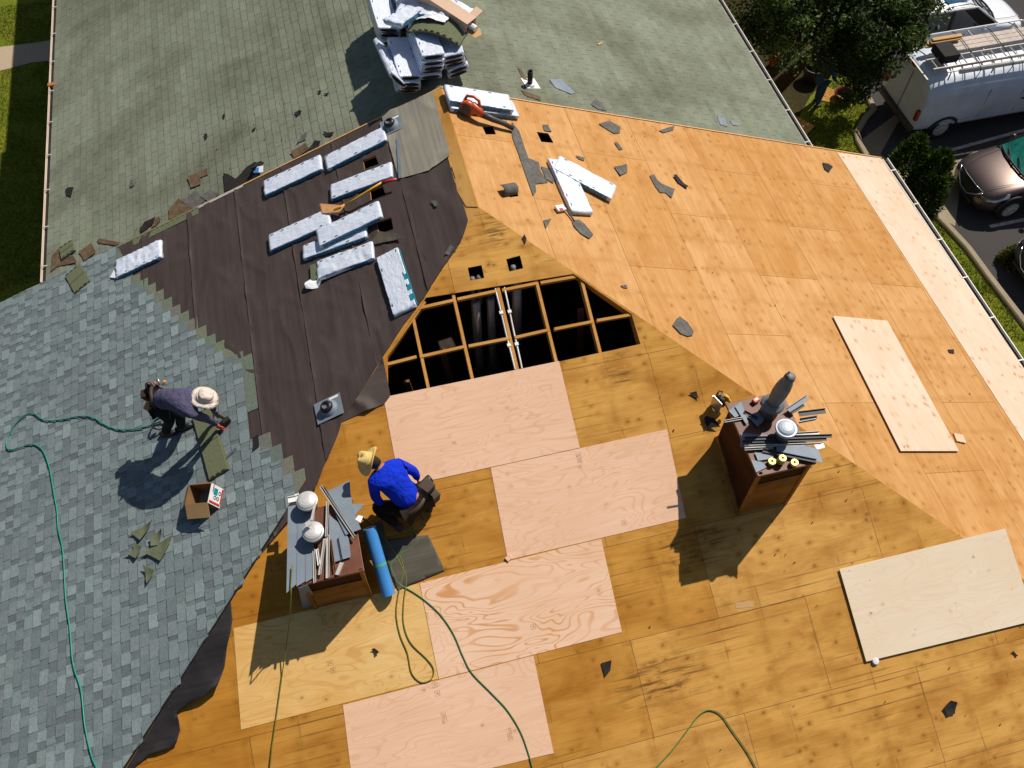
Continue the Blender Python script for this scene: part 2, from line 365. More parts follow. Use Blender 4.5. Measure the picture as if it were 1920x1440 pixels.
def wrap_mat():
    g = G('white plastic bundle wrap', 0.24, 0.6)
    co = g.co()
    b = g.n('TexBrick', {'Vector': co, 'Color1': (0.66, 0.72, 0.84), 'Color2': (0.63, 0.69, 0.82), 'Mortar': (0.72, 0.77, 0.87), 'Scale': 1.0, 'Mortar Size': 0.007, 'Brick Width': 0.16, 'Row Height': 0.12}, offset=0.0)
    tx = g.noise(g.co((1.5, 9, 1)), 13, 4, 0.7); ln = g.ramp(tx, (0.50, 0.0), (0.60, 1.0))
    col = g.mix(g.mth('MULTIPLY', ln, 0.30), b, (0.34, 0.40, 0.54))
    a1 = g.noise(g.co((.6, 1.3, 1)), 5.5, 4, 0.55, 1.2); cr = g.mth('ABSOLUTE', g.mth('SUBTRACT', a1, 0.5))
    col = g.mix(g.ramp(cr, (0.0, 0.5), (0.035, 0.0)), col, (0.86, 0.88, 0.92))
    return g.out(col, bump=g.mth('SUBTRACT', 1.0, g.mth('POWER', cr, 0.5)), bs=0.6, bd=0.016)
M['wrap'] = wrap_mat()
def band_mat():
    g = G('blue printed bundle side', 0.4, 0.4)
    co = g.co((1, 1, 1)); t = g.noise(g.co((6, 1, 14)), 6, 2, 0.5)
    col = g.mix(g.ramp(t, (0.50, 0.0), (0.54, 1.0)), (0.012, 0.10, 0.20), (0.10, 0.30, 0.42))
    return g.out(col, bump=g.noise(g.co(), 18, 3), bs=0.4)
M['band'] = band_mat()
M['teal'] = plain('teal printed label', (0.01, 0.24, 0.33), 0.45)
M['ink'] = plain('black print', (0.02, 0.02, 0.025), 0.6)
M['white'] = plain('white paint', (0.78, 0.77, 0.75), 0.5, var=0.05)
M['wrap_plain'] = plain('crumpled white plastic', (0.80, 0.82, 0.86), 0.35, 0.5, var=0.05, bump=0.5, scale=5)
M['galv'] = plain('galvanised grey flashing', (0.185, 0.22, 0.265), 0.58, 0.3, 0.1, var=0.15, scale=3)
M['galv_dark'] = plain('dark painted metal trim', (0.05, 0.054, 0.06), 0.55, 0.3, 0.1, var=0.25)
M['galv_light'] = plain('pale aluminium trim', (0.44, 0.42, 0.38), 0.5, 0.35, 0.1, var=0.15)
M['steel_cap'] = plain('weathered steel flue cap', (0.60, 0.59, 0.57), 0.42, 0.5, 0.3, var=0.2, scale=9)
M['flue'] = plain('grey painted flue pipe', (0.16, 0.165, 0.17), 0.55, 0.4, 0.1, var=0.25, scale=8)
M['flue_cap'] = plain('blue grey flue cap', (0.50, 0.56, 0.64), 0.4, 0.5, 0.1, var=0.1)
M['rust'] = plain('brown painted chase cap', (0.135, 0.042, 0.02), 0.5, 0.4, var=0.35, scale=5)
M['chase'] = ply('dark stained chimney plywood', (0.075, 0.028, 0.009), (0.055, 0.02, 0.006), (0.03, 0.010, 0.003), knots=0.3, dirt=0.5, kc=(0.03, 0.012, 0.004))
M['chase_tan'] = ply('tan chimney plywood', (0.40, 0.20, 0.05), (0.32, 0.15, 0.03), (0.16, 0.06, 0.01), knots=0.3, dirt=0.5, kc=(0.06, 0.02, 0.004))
M['black_rubber'] = plain('black rubber', (0.014, 0.014, 0.015), 0.45)
M['black'] = plain('black cloth', (0.012, 0.012, 0.013), 0.85)
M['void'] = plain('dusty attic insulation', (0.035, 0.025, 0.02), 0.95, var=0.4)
M['duct'] = plain('galvanised attic duct', (0.45, 0.43, 0.38), 0.4, 0.5, 0.6)
M['pvc'] = plain('white pvc pipe', (0.72, 0.70, 0.66), 0.4)
M['gutter'] = plain('cream painted gutter', (0.66, 0.52, 0.42), 0.45, var=0.12, scale=2)
M['gutter_w'] = plain('white painted gutter', (0.72, 0.68, 0.62), 0.45, var=0.1, scale=2)
M['rustspot'] = plain('rusted gutter joint', (0.35, 0.13, 0.03), 0.7)
M['siding'] = plain('beige siding', (0.42, 0.36, 0.28), 0.7, scale=1)
M['hose_teal'] = plain('teal air hose', (0.012, 0.24, 0.17), 0.4, 0.5, var=0.1)
M['hose_green'] = plain('green air hose', (0.06, 0.20, 0.06), 0.4, 0.5, var=0.2)
M['hose_olive'] = plain('olive air hose', (0.16, 0.17, 0.025), 0.4, 0.5, var=0.2)
M['orange'] = plain('orange tool plastic', (0.55, 0.085, 0.018), 0.4, 0.5, var=0.15)
M['grey_plastic'] = plain('grey tool plastic', (0.06, 0.055, 0.05), 0.5, 0.4, var=0.2)
M['yellow'] = plain('yellow tool paint', (0.75, 0.36, 0.015), 0.4, 0.5, var=0.1)
M['yellow_pale'] = plain('worn orange shovel blade', (0.72, 0.36, 0.14), 0.45, 0.5, var=0.2, scale=15)
M['red'] = plain('red plastic', (0.5, 0.025, 0.015), 0.4, 0.5)
M['steel'] = plain('bare steel', (0.5, 0.5, 0.5), 0.3, 0.5, 0.8)
M['brass'] = plain('yellow wire nail coils', (0.55, 0.45, 0.14), 0.4, 0.5, 0.4, var=0.3, scale=60)
M['card'] = plain('brown cardboard', (0.52, 0.31, 0.14), 0.8, 0.2, var=0.1, scale=3)
M['card_pale'] = plain('pale cardboard', (0.62, 0.43, 0.31), 0.8, 0.2, var=0.06, scale=2)
M['card_in'] = plain('inside of cardboard', (0.22, 0.12, 0.05), 0.85, 0.2, var=0.15)
M['roll_blue'] = plain('blue underlayment roll', (0.055, 0.25, 0.62), 0.45, 0.4, var=0.1)
M['lime'] = plain('lime printed band', (0.10, 0.42, 0.22), 0.45)

# ================================================================ THE HOUSE
YB = -9.4      # hip-end eave
house = thing('house', V((0, 0, GZ)), 'large house with half stripped hip roof, bare plywood, dark felt and new grey shingles', 'house')
def hB(x): return x * TB / TD                     # y of the left hip at x (<0)
def hC(x): return -x * TC / TD
xa = EAVE
# attic floor and walls
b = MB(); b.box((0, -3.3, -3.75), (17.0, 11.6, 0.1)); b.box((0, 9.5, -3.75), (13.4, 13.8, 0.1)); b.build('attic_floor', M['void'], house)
b = MB()
for (x0, y0, x1, y1) in ((-8.45, -8.7, 8.45, -8.55), (-8.45, -8.55, -8.3, 2.5), (8.3, -8.55, 8.45, 2.5), (-8.45, 2.35, -6.7, 2.5), (6.7, 2.35, 8.45, 2.5), (-6.85, 2.5, -6.7, 27.6), (6.7, 2.5, 6.85, 27.6), (-6.85, 27.6, 6.85, 27.75)):
    b.box(((x0 + x1) / 2, (y0 + y1) / 2, (GZ - 3.55) / 2), (x1 - x0, y1 - y0, -3.55 - GZ))
b.build('wall', M['siding'], house)

def holes_from(pl, quads): return [[l2(pl, *q) for q in qd] for qd in quads]
HB = [[(650, 302), (672, 294), (680, 312), (657, 322)], [(693, 357), (718, 350), (725, 367), (700, 378)], [(708, 417), (734, 409), (739, 430), (712, 440)]]
HB_ = [[(681, 302), (705, 293), (711, 309), (684, 319)], [(694, 358), (718, 349), (724, 366), (696, 376)], [(706, 417), (734, 408), (738, 430), (711, 440)]]
HC = [[(904, 237), (924, 236), (930, 252), (911, 252)], [(1006, 247), (1028, 250), (1038, 268), (1015, 266)], [(948, 360), (968, 350), (972, 368), (956, 370)]]
HDs = [[(877, 502), (903, 497), (908, 521), (882, 526)], [(949, 486), (975, 479), (981, 503), (955, 509)]]
OPEN = [(727, 668), (799, 558), (1075, 513.5), (1184, 589), (1201, 645), (1048, 678), (728, 745)]

# roof decking of the front unit
def w2(Fr, p): q = Fr.inverted() @ p; return (q.x, q.y)
PB = [w2(FB, V((0, RAKE, 0))), w2(FB, V((0, 0, 0))), w2(FB, V((-xa, hB(-xa), -xa * TB))), w2(FB, V((-xa, RAKE, -xa * TB)))]
PC = [w2(FC, V((0, RAKE, 0))), w2(FC, V((0, 0, 0))), w2(FC, V((xa, hC(xa), -xa * TC))), w2(FC, V((xa, RAKE, -xa * TC)))]
PD = [(0, 0), w2(FD, V((-xa, hB(-xa), hB(-xa) * TD))), w2(FD, V((-xa, YB, YB * TD))), w2(FD, V((xa, YB, YB * TD))), w2(FD, V((xa, hC(xa), hC(xa) * TD)))]
b = MB(); b.prism(PB, -0.02, 0.0, holes_from('B', HB_), FB); b.build('roof_deck', M['ply_b'], house, FB)
b = MB(); b.prism(PC, -0.02, 0.0, holes_from('C', HC), FC); b.build('roof_deck', M['ply_c'], house, FC)
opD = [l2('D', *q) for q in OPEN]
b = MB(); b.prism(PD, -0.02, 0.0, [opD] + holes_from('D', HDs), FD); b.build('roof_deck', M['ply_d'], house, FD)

# framing seen in the opening
def dl(x, y, h): p = FD @ V((x, y, 0)); return p + ND * h
def dpx(q, h=0.0): x, y = l2('D', *q); return dl(x, y, h)
for a, c in (((773, 592), (806, 735)), ((850, 552), (889, 722)), ((934, 537), (974, 706)), ((1005, 524), (1048, 692)), ((1090, 517), (1130, 676)), ((1188, 590), (1204, 655))):
    xa_, ya_ = l2('D', *a); xc_, yc_ = l2('D', *c); x0 = (xa_ + xc_) / 2
    m = MB(); m.bar(dl(x0, ya_ + 0.02, -0.092), dl(x0, yc_ - 0.05, -0.092), 0.042, 0.14, up=ND); m.build('rafter', M['lumber'], house, FD)
for a, c in (((718, 684), (781, 668)), ((787, 668), (871, 649)), ((879, 648), (957, 633)), ((966, 632), (1031, 617)), ((1040, 616), (1112, 602)), ((1120, 600), (1190, 588)), ((784, 577), (850, 562)), ((858, 560), (933, 544)), ((942, 543), (1006, 530)), ((1014, 529), (1083, 517))):
    m = MB(); m.bar(dpx(a, -0.06), dpx(c, -0.06), 0.04, 0.09, up=ND); m.build('blocking', M['lumber'], house, FD)
m = MB(); m.bar(dpx((796, 564), -0.10), dpx((716, 678), -0.10), 0.05, 0.16, up=ND); m.build('hip_rafter', M['lumber'], house, FD); m = MB(); m.bar(dpx((1083, 513), -0.12), dpx((1196, 594), -0.12), 0.04, 0.14, up=ND); m.build('hip_rafter', M['lumber'], house, FD)
for a, hh in (((700, 905), 0), ((1100, 560), 1), ((1210, 560), 1), ((830, 640), 1), ((760, 700), 0)):
    p = dpx((a[0], min(a[1], 700)), -0.5); m = MB(); m.bar(p, p + V((0.25, 0.2, -2.6)), 0.09, 0.04, up=V((0, 1, 0))); m.build('attic_post', M['lumber_dark'], house)
m = MB(); p0 = dpx((985, 560), -0.35); m.tube([p0 + V((0, 0.35, 0.2)), p0 + V((0.0, 0.2, -2.9))], 0.075, 14); m.build('attic_duct', M['duct'], house, smooth=True)
m = MB(); p0 = dpx((905, 585), -0.5); m.tube([p0 + V((0, 0.3, 0.1)), p0 + V((0.0, 0.2, -2.8))], 0.07, 14); m.tube([p0 + V((0.22, 0.3, 0.1)), p0 + V((0.22, 0.2, -2.8))], 0.06, 14); m.build('attic_duct', M['duct'], house, smooth=True)
for q0, q1 in (((929, 540), (966, 692)), ((946, 538), (979, 690))):
    m = MB(); pts = [dpx((q0[0] + (q1[0] - q0[0]) * t, q0[1] + (q1[1] - q0[1]) * t), -0.03 + 0.012 * math.sin(t * 9)) for t in [i / 10 for i in range(11)]]; m.tube(pts, 0.013, 6)
    for t in (3, 7): m.box((0, 0, 0), (0.05, 0.05, 0.03), Matrix.Translation(pts[t]))
    m.build('conduit', M['pvc'], house, FD, smooth=False)
for q in ((886, 519), (899, 516), (963, 497)):
    p = dpx(q, -0.06); m = MB(); m.tube([p + V((0, 0, -0.6)), p], 0.038, 12); m.build('attic_pipe', M['flue'], house, smooth=True)

# fresh plywood sheets nailed to the hip end
def sheet(pl, quad, mat, lift, label, stamps=(), rot=0):
    Fr = PL[pl][1]; pts = [V((*l2(pl, *q), 0)) for q in quad]
    m = MB(); m.prism([(p.x, p.y) for p in pts], 0.001, lift, m=Fr); o = m.build('plywood_sheet', mat, house, Fr, label=label)
    if stamps:
        s = MB()
        for (q, kind) in stamps:
            x, y = l2(pl, *q); T = Fr @ Matrix.Translation((x, y, lift + 0.0012))
            if kind == 0:
                for k in range(5):
                    xx = -0.028 + 0.014 * k + 0.002
                    for j in range(7):
                        if random.random() < 0.75: s.box((xx, -0.07 + j * 0.021, 0), (0.006, 0.013, 0.0008), T)
            else:
                for (dx, dy, w, h) in ((-0.03, 0, 0.003, 0.06), (0.03, 0, 0.003, 0.06), (0, 0.03, 0.06, 0.003), (0, -0.03, 0.06, 0.003), (0, 0.004, 0.012, 0.02), (0.008, -0.008, 0.008, 0.01)): s.box((dx, dy, 0), (w, h, 0.0008), T)
        s.build('grade_stamp', M['stamp'], o, Fr)
    return o
M['stamp'] = plain('faded ink stamp', (0.30, 0.18, 0.09), 0.7, var=0.3, scale=60)
sheet('D', [(719, 745), (738, 848), (753, 912.5), (1087, 839.5), (1048, 677)], M['ply_pink'], 0.0066, 'fresh pink sheet along the lower edge of the opening')
sheet('D', [(920, 877), (952, 1050), (1286, 971), (1250, 805)], M['ply_pink'], 0.0058, 'fresh pink sheet in the middle', [((1085, 857), 0), ((1170, 980), 1)])
sheet('D', [(787, 1093), (823, 1273), (1166, 1185), (1127, 1010)], M['ply_wavy'], 0.0062, 'fresh sheet with bold wavy grain', [((1000, 1175), 1)])
sheet('D', [(438, 1178), (452, 1368), (822, 1272.4), (786, 1093.5)], M['ply_yellow'], 0.0055, 'yellow sheet below the left chimney', [((607, 1160), 0), ((620, 1243), 1), ((625, 1257), 1)])
sheet('D', [(643, 1322), (665, 1502), (1038, 1412), (1000, 1229)], M['ply_pink'], 0.0065, 'fresh pink sheet at the bottom', [((832, 1345), 0), ((820, 1300), 1), ((815, 1284), 1), ((955, 1375), 0)])
sheet('C', [(1570, 287), (1918, 826), (2100, 1100), (2260, 1180), (1920, 692), (1650, 297)], M['ply_creamC'], 0.007, 'pale knotty sheathing strip along the eave')
sheet('D', [(1378, 1130), (1380, 1141), (1412, 1138), (1414, 1127)], M['card'], 0.003, 'small taped patch')

# ridge and rake boards
m = MB(); x0, y0 = -RAKE, 0
m.prism([(-0.0, 0.012), (RAKE, 0.012), (RAKE, 0.20), (0.45, 0.23), (0.1, 0.17)], 0.001, 0.012, m=FB); m.build('ridge_board', M['ply_b'], house, FB)
for Fr, xs, nm in ((FB, 1, 'B'), (FC, -1, 'C')):
    m = MB(); L = EAVE / math.cos(math.atan(TC))
    xx = RAKE + 0.012 if nm == 'B' else -RAKE - 0.012
    m.box((xx, L / 2, -0.07), (0.022, L, 0.17), Fr); m.build('rake_board', M['wood_edge'], house, Fr)
# metal drip edge on the left rake: white piece, bare wood piece, green starter strip
for q0, q1, mt, w in (((372, 391), (456, 348), 'galv_light', 0.05), ((195, 483), (372, 391), None, 0.16)):
    x0, y0 = l2('B', *q0); x1, y1 = l2('B', *q1); m = MB()
    xr = RAKE - w / 2 + 0.015
    m.box((xr, (y0 + y1) / 2, 0.014), (w, abs(y1 - y0), 0.008), FB)
    if mt: m.build('drip_edge', M[mt], house, FB)
    else:
        m.build('starter_strip', M['shingle_green'], house, FB); m = MB()
        k = min(y0, y1)
        while k < max(y0, y1): m.box((RAKE - 0.02, k, 0.019), (0.008, 0.06, 0.002), FB); k += 0.1
        m.build('sealant_dash', M['tar_edge'], house, FB)

# eaves, fascias and gutters
def gutter(p0, p1, side, mat, spacing=0.95):
    p0, p1 = V(p0), V(p1); d = (p1 - p0).normalized(); o = V((0, 0, 1)).cross(d) * side
    prof = [(0.0, 0.0), (0.0, -0.10), (0.09, -0.11), (0.125, -0.03), (0.12, 0.0), (0.105, 0.0), (0.11, -0.03), (0.085, -0.097), (0.012, -0.09), (0.012, 0.0)]
    m = MB(); rs = [[p + o * a + V((0, 0, z)) for a, z in prof] for p in (p0, p1)]; m.rings(rs)
    g = m.build('gutter', mat, house)
    m = MB(); m.rings([[p + o * a + V((0, 0, z)) for a, z in ((0.014, -0.075), (0.09, -0.08), (0.105, -0.05), (0.014, -0.05))] for p in (p0 + d * .02, p1 - d * .02)]); m.build('gutter_dark_strip', M['debris_dark'], g)  # dark strip laid along the bottom of the trough
    n = int((p1 - p0).length / spacing); s = MB()
    for k in range(n + 1):
        p = p0 + d * (0.35 + k * spacing); s.bar(p + V((0, 0, 0.004)), p + o * 0.122 + V((0, 0, 0.004)), 0.025, 0.006)
    s.build('gutter_strap', M['galv_light'], g); return g
zc = -EAVE * TC
gutter((EAVE + 0.03, RAKE, zc - 0.015), (EAVE + 0.03, YB, zc - 0.015), 1, M['gutter_w'])
zal = -7.12 * TB - ADROP
g = gutter((-7.13, 2.75, zal - 0.005), (-7.13, 16.5, zal - 0.005), 1, M['gutter'])
m = MB(); m.box((-7.19, 8.05, zal - 0.035), (0.15, 0.09, 0.10)); m.build('gutter_joint', M['rustspot'], g)
gutter((7.15, 16.5, -7.13 * TC - ADROP - 0.005), (7.15, 2.62, -7.13 * TC - ADROP - 0.005), 1, M['gutter_w'])
for c_, d_ in (((EAVE + 0.012, (RAKE + YB) / 2, zc - 0.12), (0.022, RAKE - YB, 0.2)), ((-7.118, 9.55, zal - 0.11), (0.02, 13.8, 0.18)), ((7.138, 9.55, -7.13 * TC - ADROP - 0.11), (0.02, 13.8, 0.18))):
    m = MB(); m.box(c_, d_); m.build('fascia', M['gutter_w'], house)

# ---------------------------------------------------------------- old three tab roof of the rear unit
def old_roof(Fr, sgn, L, seed, holes=()):
    rnd = random.Random(seed); m = MB(); e, w = 0.142, 0.305
    base = [(sgn * RAKE, 0), (sgn * 28, 0), (sgn * 28, L), (sgn * RAKE, L)]
    if sgn < 0: base = base[::-1]
    d = MB(); d.prism(base, -0.03, 0.0, m=Fr); d.build('roof_deck', M['debris_dark'], house, Fr)
    k = 0; nrow = int(L / e) + 1
    for k in range(nrow):
        y1 = min((k + 1) * e, L + 0.03); y0 = k * e; off = (k % 2) * w / 2 + rnd.uniform(-0.012, 0.012)
        x = RAKE - w + off % w
        shade = rnd.uniform(0.95, 1.05)
        while x < 16.4:
            a, c = max(x, RAKE + 0.02), x + w - 0.0055; x += w
            if c <= a: continue
            q = shade * rnd.choice((0.92, 0.96, 0.98, 1.0, 1.0, 1.02, 1.05)); col = (0.208 * q, 0.228 * q * rnd.uniform(0.98, 1.02), 0.172 * q)
            j = rnd.uniform(-0.003, 0.003); dz = rnd.uniform(0, 0.002)
            P = lambda X, Y, Z: Fr @ V((sgn * X, Y, Z))
            t = [P(a, y0 - 0.004, 0.002), P(c, y0 - 0.004, 0.002), P(c, y1 + j, 0.0085 + dz), P(a, y1 + j, 0.0085 + dz)]
            bt = [P(a, y1 + j, 0.001), P(c, y1 + j, 0.001)]
            if sgn > 0: m.quad(*t, col=col); m.quad(t[3], t[2], bt[1], bt[0], col=(0.075, 0.075, 0.06))
            else: m.quad(*t[::-1], col=col); m.quad(bt[0], bt[1], t[2], t[3], col=(0.075, 0.075, 0.06))
    m.build('old_shingles', M['shingle_old'], house, Fr)
old_roof(FAL, 1, 7.14 / math.cos(math.atan(TB)), 3)
old_roof(FAR, -1, 7.14 / math.cos(math.atan(TC)), 4)
# ridge caps of the rear unit
m = MB(); rnd = random.Random(5); y = RAKE + 0.02
while y < 16.4:
    q = rnd.uniform(0.85, 1.1); col = (0.21 * q, 0.22 * q, 0.17 * q); z0, z1 = 0.012, 0.022
    for s, t in ((-1, TB), (1, TC)):
        a = [V((0, y, -ADROP + z0)), V((s * 0.15, y, -ADROP - 0.15 * t + z0)), V((s * 0.15, y + 0.15, -ADROP - 0.15 * t + z1)), V((0, y + 0.15, -ADROP + z1))]
        m.quad(*(a if s > 0 else a[::-1]), col=col)
    y += 0.142
m.build('ridge_cap', M['shingle_old'], house, FAL)

# ---------------------------------------------------------------- felt on the left slope
def interp(tab, x):
    tab = sorted(tab)
    if x <= tab[0][0]: return tab[0][1]
    for (a, b_), (c, d) in zip(tab, tab[1:]):
        if x <= c: return b_ + (d - b_) * (x - a) / (c - a) if c > a else d
    return tab[-1][1]
edge_px = [(722, 219), (735, 217), (848, 290), (866, 342), (884, 398), (868, 448), (838, 492), (797, 556), (758, 610), (720, 668), (642, 790), (630, 829), (608, 873), (595, 910), (560, 960)]
edge = [l2('B', *q) for q in edge_px]
def wrinkle(bm, amp, seed, ridge=1.0, mask=None):
    for v in bm.verts:
        x, y = v.co.x, v.co.y
        h = amp * (0.6 + 0.9 * nz(x * 1.1 + seed, y * 2.2, 1) + 0.5 * nz(x * 3.2, y * 4.5 + seed, 2))
        r = 1 - abs(nz(x * 0.8 + y * 0.5 + seed * 2, y * 2.4 - x * 0.3, 5)); h += ridge * amp * 2.2 * max(0, r - 0.86) / 0.14
        r = 1 - abs(nz(x * 1.5 - y * 1.6 + seed, y * 1.1 + x * 0.9, 8)); h += ridge * amp * 1.6 * max(0, r - 0.90) / 0.10 * (0.5 + nz(x * 0.6, y * 0.6, seed))
        v.co.z = max(0.0, h) * (mask(x, y) if mask else 1.0)
stair_px = ((200, 470), (214, 490), (240, 522), (276, 545), (306, 575), (345, 605), (382, 640), (420, 664), (445, 740), (452, 812), (492, 836), (512, 858), (534, 880), (552, 905), (575, 930))
stair_tab = [(p[1], p[0]) for p in (l2('B', *q) for q in stair_px)]
def felt_mask(x, y): return max(0.0, min(1.0, (x - interp(stair_tab, y) - 0.05) / 0.5)) if y > 1.4 else 1.0
top_y = edge[0][1]; bands = [(0.20, 1.02), (0.94, 1.98), (1.90, 2.92), (2.84, 3.80), (3.72, 4.72), (4.64, 5.62), (5.54, 6.5)]
def clip_band(poly, lo, hi):
    def cut(ps, keep, val):
        out = []
        for i, p in enumerate(ps):
            q = ps[(i + 1) % len(ps)]; a, c = keep(p), keep(q)
            if a: out.append(p)
            if a != c: t = (val - p[1]) / (q[1] - p[1]); out.append((p[0] + (q[0] - p[0]) * t, val))
        return out
    return cut(cut(poly, lambda p: p[1] >= lo, lo), lambda p: p[1] <= hi, hi)
hipl = [(hB(-x) - 0.0, x / math.cos(math.atan(TB))) for x in (6.2, 5.0, 4.0, 3.3)]
felt_outline = [(RAKE - 0.02, 6.6)] + [(RAKE - 0.02, 0.62)] + [p for p in edge[2:]] + [(hB(-6.2), 6.6)]
felt_outline = [(RAKE - 0.02, 6.6), (RAKE - 0.02, 0.24)] + [p for p in edge[2:11]] + [p for p in edge[11:14]] + [(hB(-4.2) + 0.1, 4.2 / math.cos(math.atan(TB))), (hB(-6.1) + 0.05, 6.6)]
hb = holes_from('B', HB_)
for i, (lo, hi) in enumerate(bands):
    poly = clip_band(felt_outline, lo, hi)
    if len(poly) < 3: continue
    hh = [h for h in hb if lo + 0.02 < min(p[1] for p in h) and max(p[1] for p in h) < hi - 0.02]
    bad = [h for h in hb if h not in hh and not (max(p[1] for p in h) < lo or min(p[1] for p in h) > hi)]
    bm = grid_poly(poly, 0.06, hh); wrinkle(bm, 0.0055, i * 7.3, 1.0, felt_mask)
    for v in bm.verts:
        t = max(0, (v.co.y - lo) / (hi - lo)); v.co.z += 0.003 + 0.006 * t + 0.009 * (v.co.y > hi - 0.02)
    if bad:
        dele = [f for f in bm.faces if any(min(p[0] for p in h) < f.calc_center_median().x < max(p[0] for p in h) and min(p[1] for p in h) < f.calc_center_median().y < max(p[1] for p in h) for h in bad)]
        bmesh.ops.delete(bm, geom=dele, context='FACES')
    bm_obj('felt_strip', bm, M['felt'], house, FB)
# grey weathered sheet near the peak
bm = grid_poly([l2('B', *q) for q in ((716, 216), (813, 174), (846, 292), (806, 322), (749, 337))], 0.06); wrinkle(bm, 0.006, 40)
for v in bm.verts: v.co.z += 0.026
bm_obj('felt_strip', bm, M['felt_grey'], house, FB, label='pale weathered felt piece at the peak')
m = MB(); a, c = V((*l2('B', 748, 262), 0.046)), V((*l2('B', 753, 337), 0.046)); m.bar(FB @ a, FB @ c, 0.05, 0.004, up=NB); m.build('tape_strip', M['galv'], house, FB)
# felt flap folded over the hip beside the opening
bm = grid_poly([l2('D', *q) for q in ((718, 672), (724, 700), (732, 742), (720, 758), (684, 772), (641, 791))], 0.05); wrinkle(bm, 0.016, 21, 1.6)
for v in bm.verts: v.co.z += 0.008
bm_obj('felt_flap', bm, M['felt'], house, FD)
# loose black underlay turned over the hip at the bottom left
up = [(433, 1128), (437, 1160), (433, 1190), (427, 1213), (423, 1250), (412, 1284), (390, 1300), (367, 1313), (345, 1325), (333, 1335), (337, 1350), (339, 1368), (333, 1392), (318, 1402), (283, 1413), (262, 1430), (238, 1452), (225, 1460)]
uq = [l2('D', *q) for q in up] + [(-6.2, -6.75), (-3.95, -4.28)]
bm = grid_poly(uq, 0.07)
for v in bm.verts:
    d = max(0.0, -(v.co.y - (v.co.x * TB / TD) * math.sqrt(1 + TD * TD)) - 0.05)
    v.co.z = 0.012 + min(0.09, d * 0.18) * (0.75 + 0.8 * nz(v.co.x * 2.6, v.co.y * 2.6, 3)) + 0.03 * abs(nz(v.co.x * 5, v.co.y * 5, 9))
bm_obj('underlay_flap', bm, M['felt_black'], house, FD, thick=0.004)

# ---------------------------------------------------------------- new shingles on the left slope
def new_shingles():
    rnd = random.Random(11); e = 0.143; Lb = EAVE / math.cos(math.atan(TB)) + 0.03
    st = [l2('B', *q) for q in ((214, 490), (240, 522), (276, 545), (306, 575), (345, 605), (382, 640), (420, 664), (440, 676))]
    st2 = [l2('B', *q) for q in ((450, 812), (470, 812), (492, 836), (512, 858), (534, 880), (552, 905), (566, 925))]
    tab = [(p[1], p[0]) for p in st]; tab2 = [(p[1], p[0]) for p in st2]; ysw = tab[-1][0] - 0.05
    m = MB(); P = lambda x, y, z: FB @ V((x, y, z)); green = (0.155, 0.18, 0.135); hx = lambda y: hB(-(y * math.cos(math.atan(TB)))) - 0.004
    k = 0; Y = Lb
    pal = [(0.20, 0.245, 0.26), (0.17, 0.205, 0.22), (0.215, 0.26, 0.27), (0.145, 0.17, 0.185), (0.12, 0.14, 0.155), (0.19, 0.225, 0.225), (0.105, 0.115, 0.125), (0.155, 0.16, 0.175), (0.24, 0.285, 0.29)]
    prev = None
    while Y > 2.6:
        yb = Y; yt = Y - e; ym = yb - e / 2; xw = yb * math.cos(math.atan(TB))
        if ym > ysw:
            xt = min(RAKE + 0.03, interp(tab, ym)) if ym < tab[0][0] else RAKE + 0.03
        else: xt = interp(tab2, ym)
        if ym <= tab[0][0]: xt = xt + (-0.02)
        xb = hx(yb)
        if xt <= xb + 0.05: Y -= e; continue
        # headlap (left bare where the next course stops short)
        c = tuple(v * rnd.uniform(0.88, 1.1) for v in green)
        def slab(x0, x1, y0, y1, z0, z1, col, side=True):
            xa0, xa1 = max(x0, hx(y0)), max(x0, hx(y1)); t = [P(xa0, y0, z0), P(x1, y0, z0), P(x1, y1, z1), P(xa1, y1, z1)]; m.quad(*t, col=col)
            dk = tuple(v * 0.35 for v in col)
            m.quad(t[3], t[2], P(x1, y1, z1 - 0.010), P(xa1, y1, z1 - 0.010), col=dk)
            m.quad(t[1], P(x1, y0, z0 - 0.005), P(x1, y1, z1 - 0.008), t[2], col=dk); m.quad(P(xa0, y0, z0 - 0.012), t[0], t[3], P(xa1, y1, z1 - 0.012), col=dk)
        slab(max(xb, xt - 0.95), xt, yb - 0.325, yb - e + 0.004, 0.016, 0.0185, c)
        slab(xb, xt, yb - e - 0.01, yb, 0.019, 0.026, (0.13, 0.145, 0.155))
        x = xb + rnd.uniform(-0.1, 0.0); flip = rnd.random() < 0.5
        while x < xt:
            w = rnd.choice((0.09, 0.11, 0.13, 0.16, 0.19, 0.24)) if flip else rnd.choice((0.06, 0.08, 0.11, 0.15)); a, c2 = max(x, xb), min(x + w, xt)
            if c2 > a + 0.01:
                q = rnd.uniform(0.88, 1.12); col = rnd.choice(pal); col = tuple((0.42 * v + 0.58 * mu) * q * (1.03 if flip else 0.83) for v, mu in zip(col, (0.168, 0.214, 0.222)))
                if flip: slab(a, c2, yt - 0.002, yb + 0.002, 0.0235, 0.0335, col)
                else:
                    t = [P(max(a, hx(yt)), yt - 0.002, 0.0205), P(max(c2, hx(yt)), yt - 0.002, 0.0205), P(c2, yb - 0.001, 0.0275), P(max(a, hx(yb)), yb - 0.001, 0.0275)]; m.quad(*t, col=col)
            x += w; flip = not flip
        Y -= e
    m.build('new_shingles', M['shingle_new'], house, FB)
new_shingles()
# hip edge cut line shows a thin dark lip
m = MB(); pts = [FB @ V((hB(-x) - 0.008, x / math.cos(math.atan(TB)), 0.012)) for x in (3.4, 5.2, 7.4, 8.9)]
m.tube(pts, 0.012, 5); m.build('shingle_cut_edge', M['tar_edge'], house)

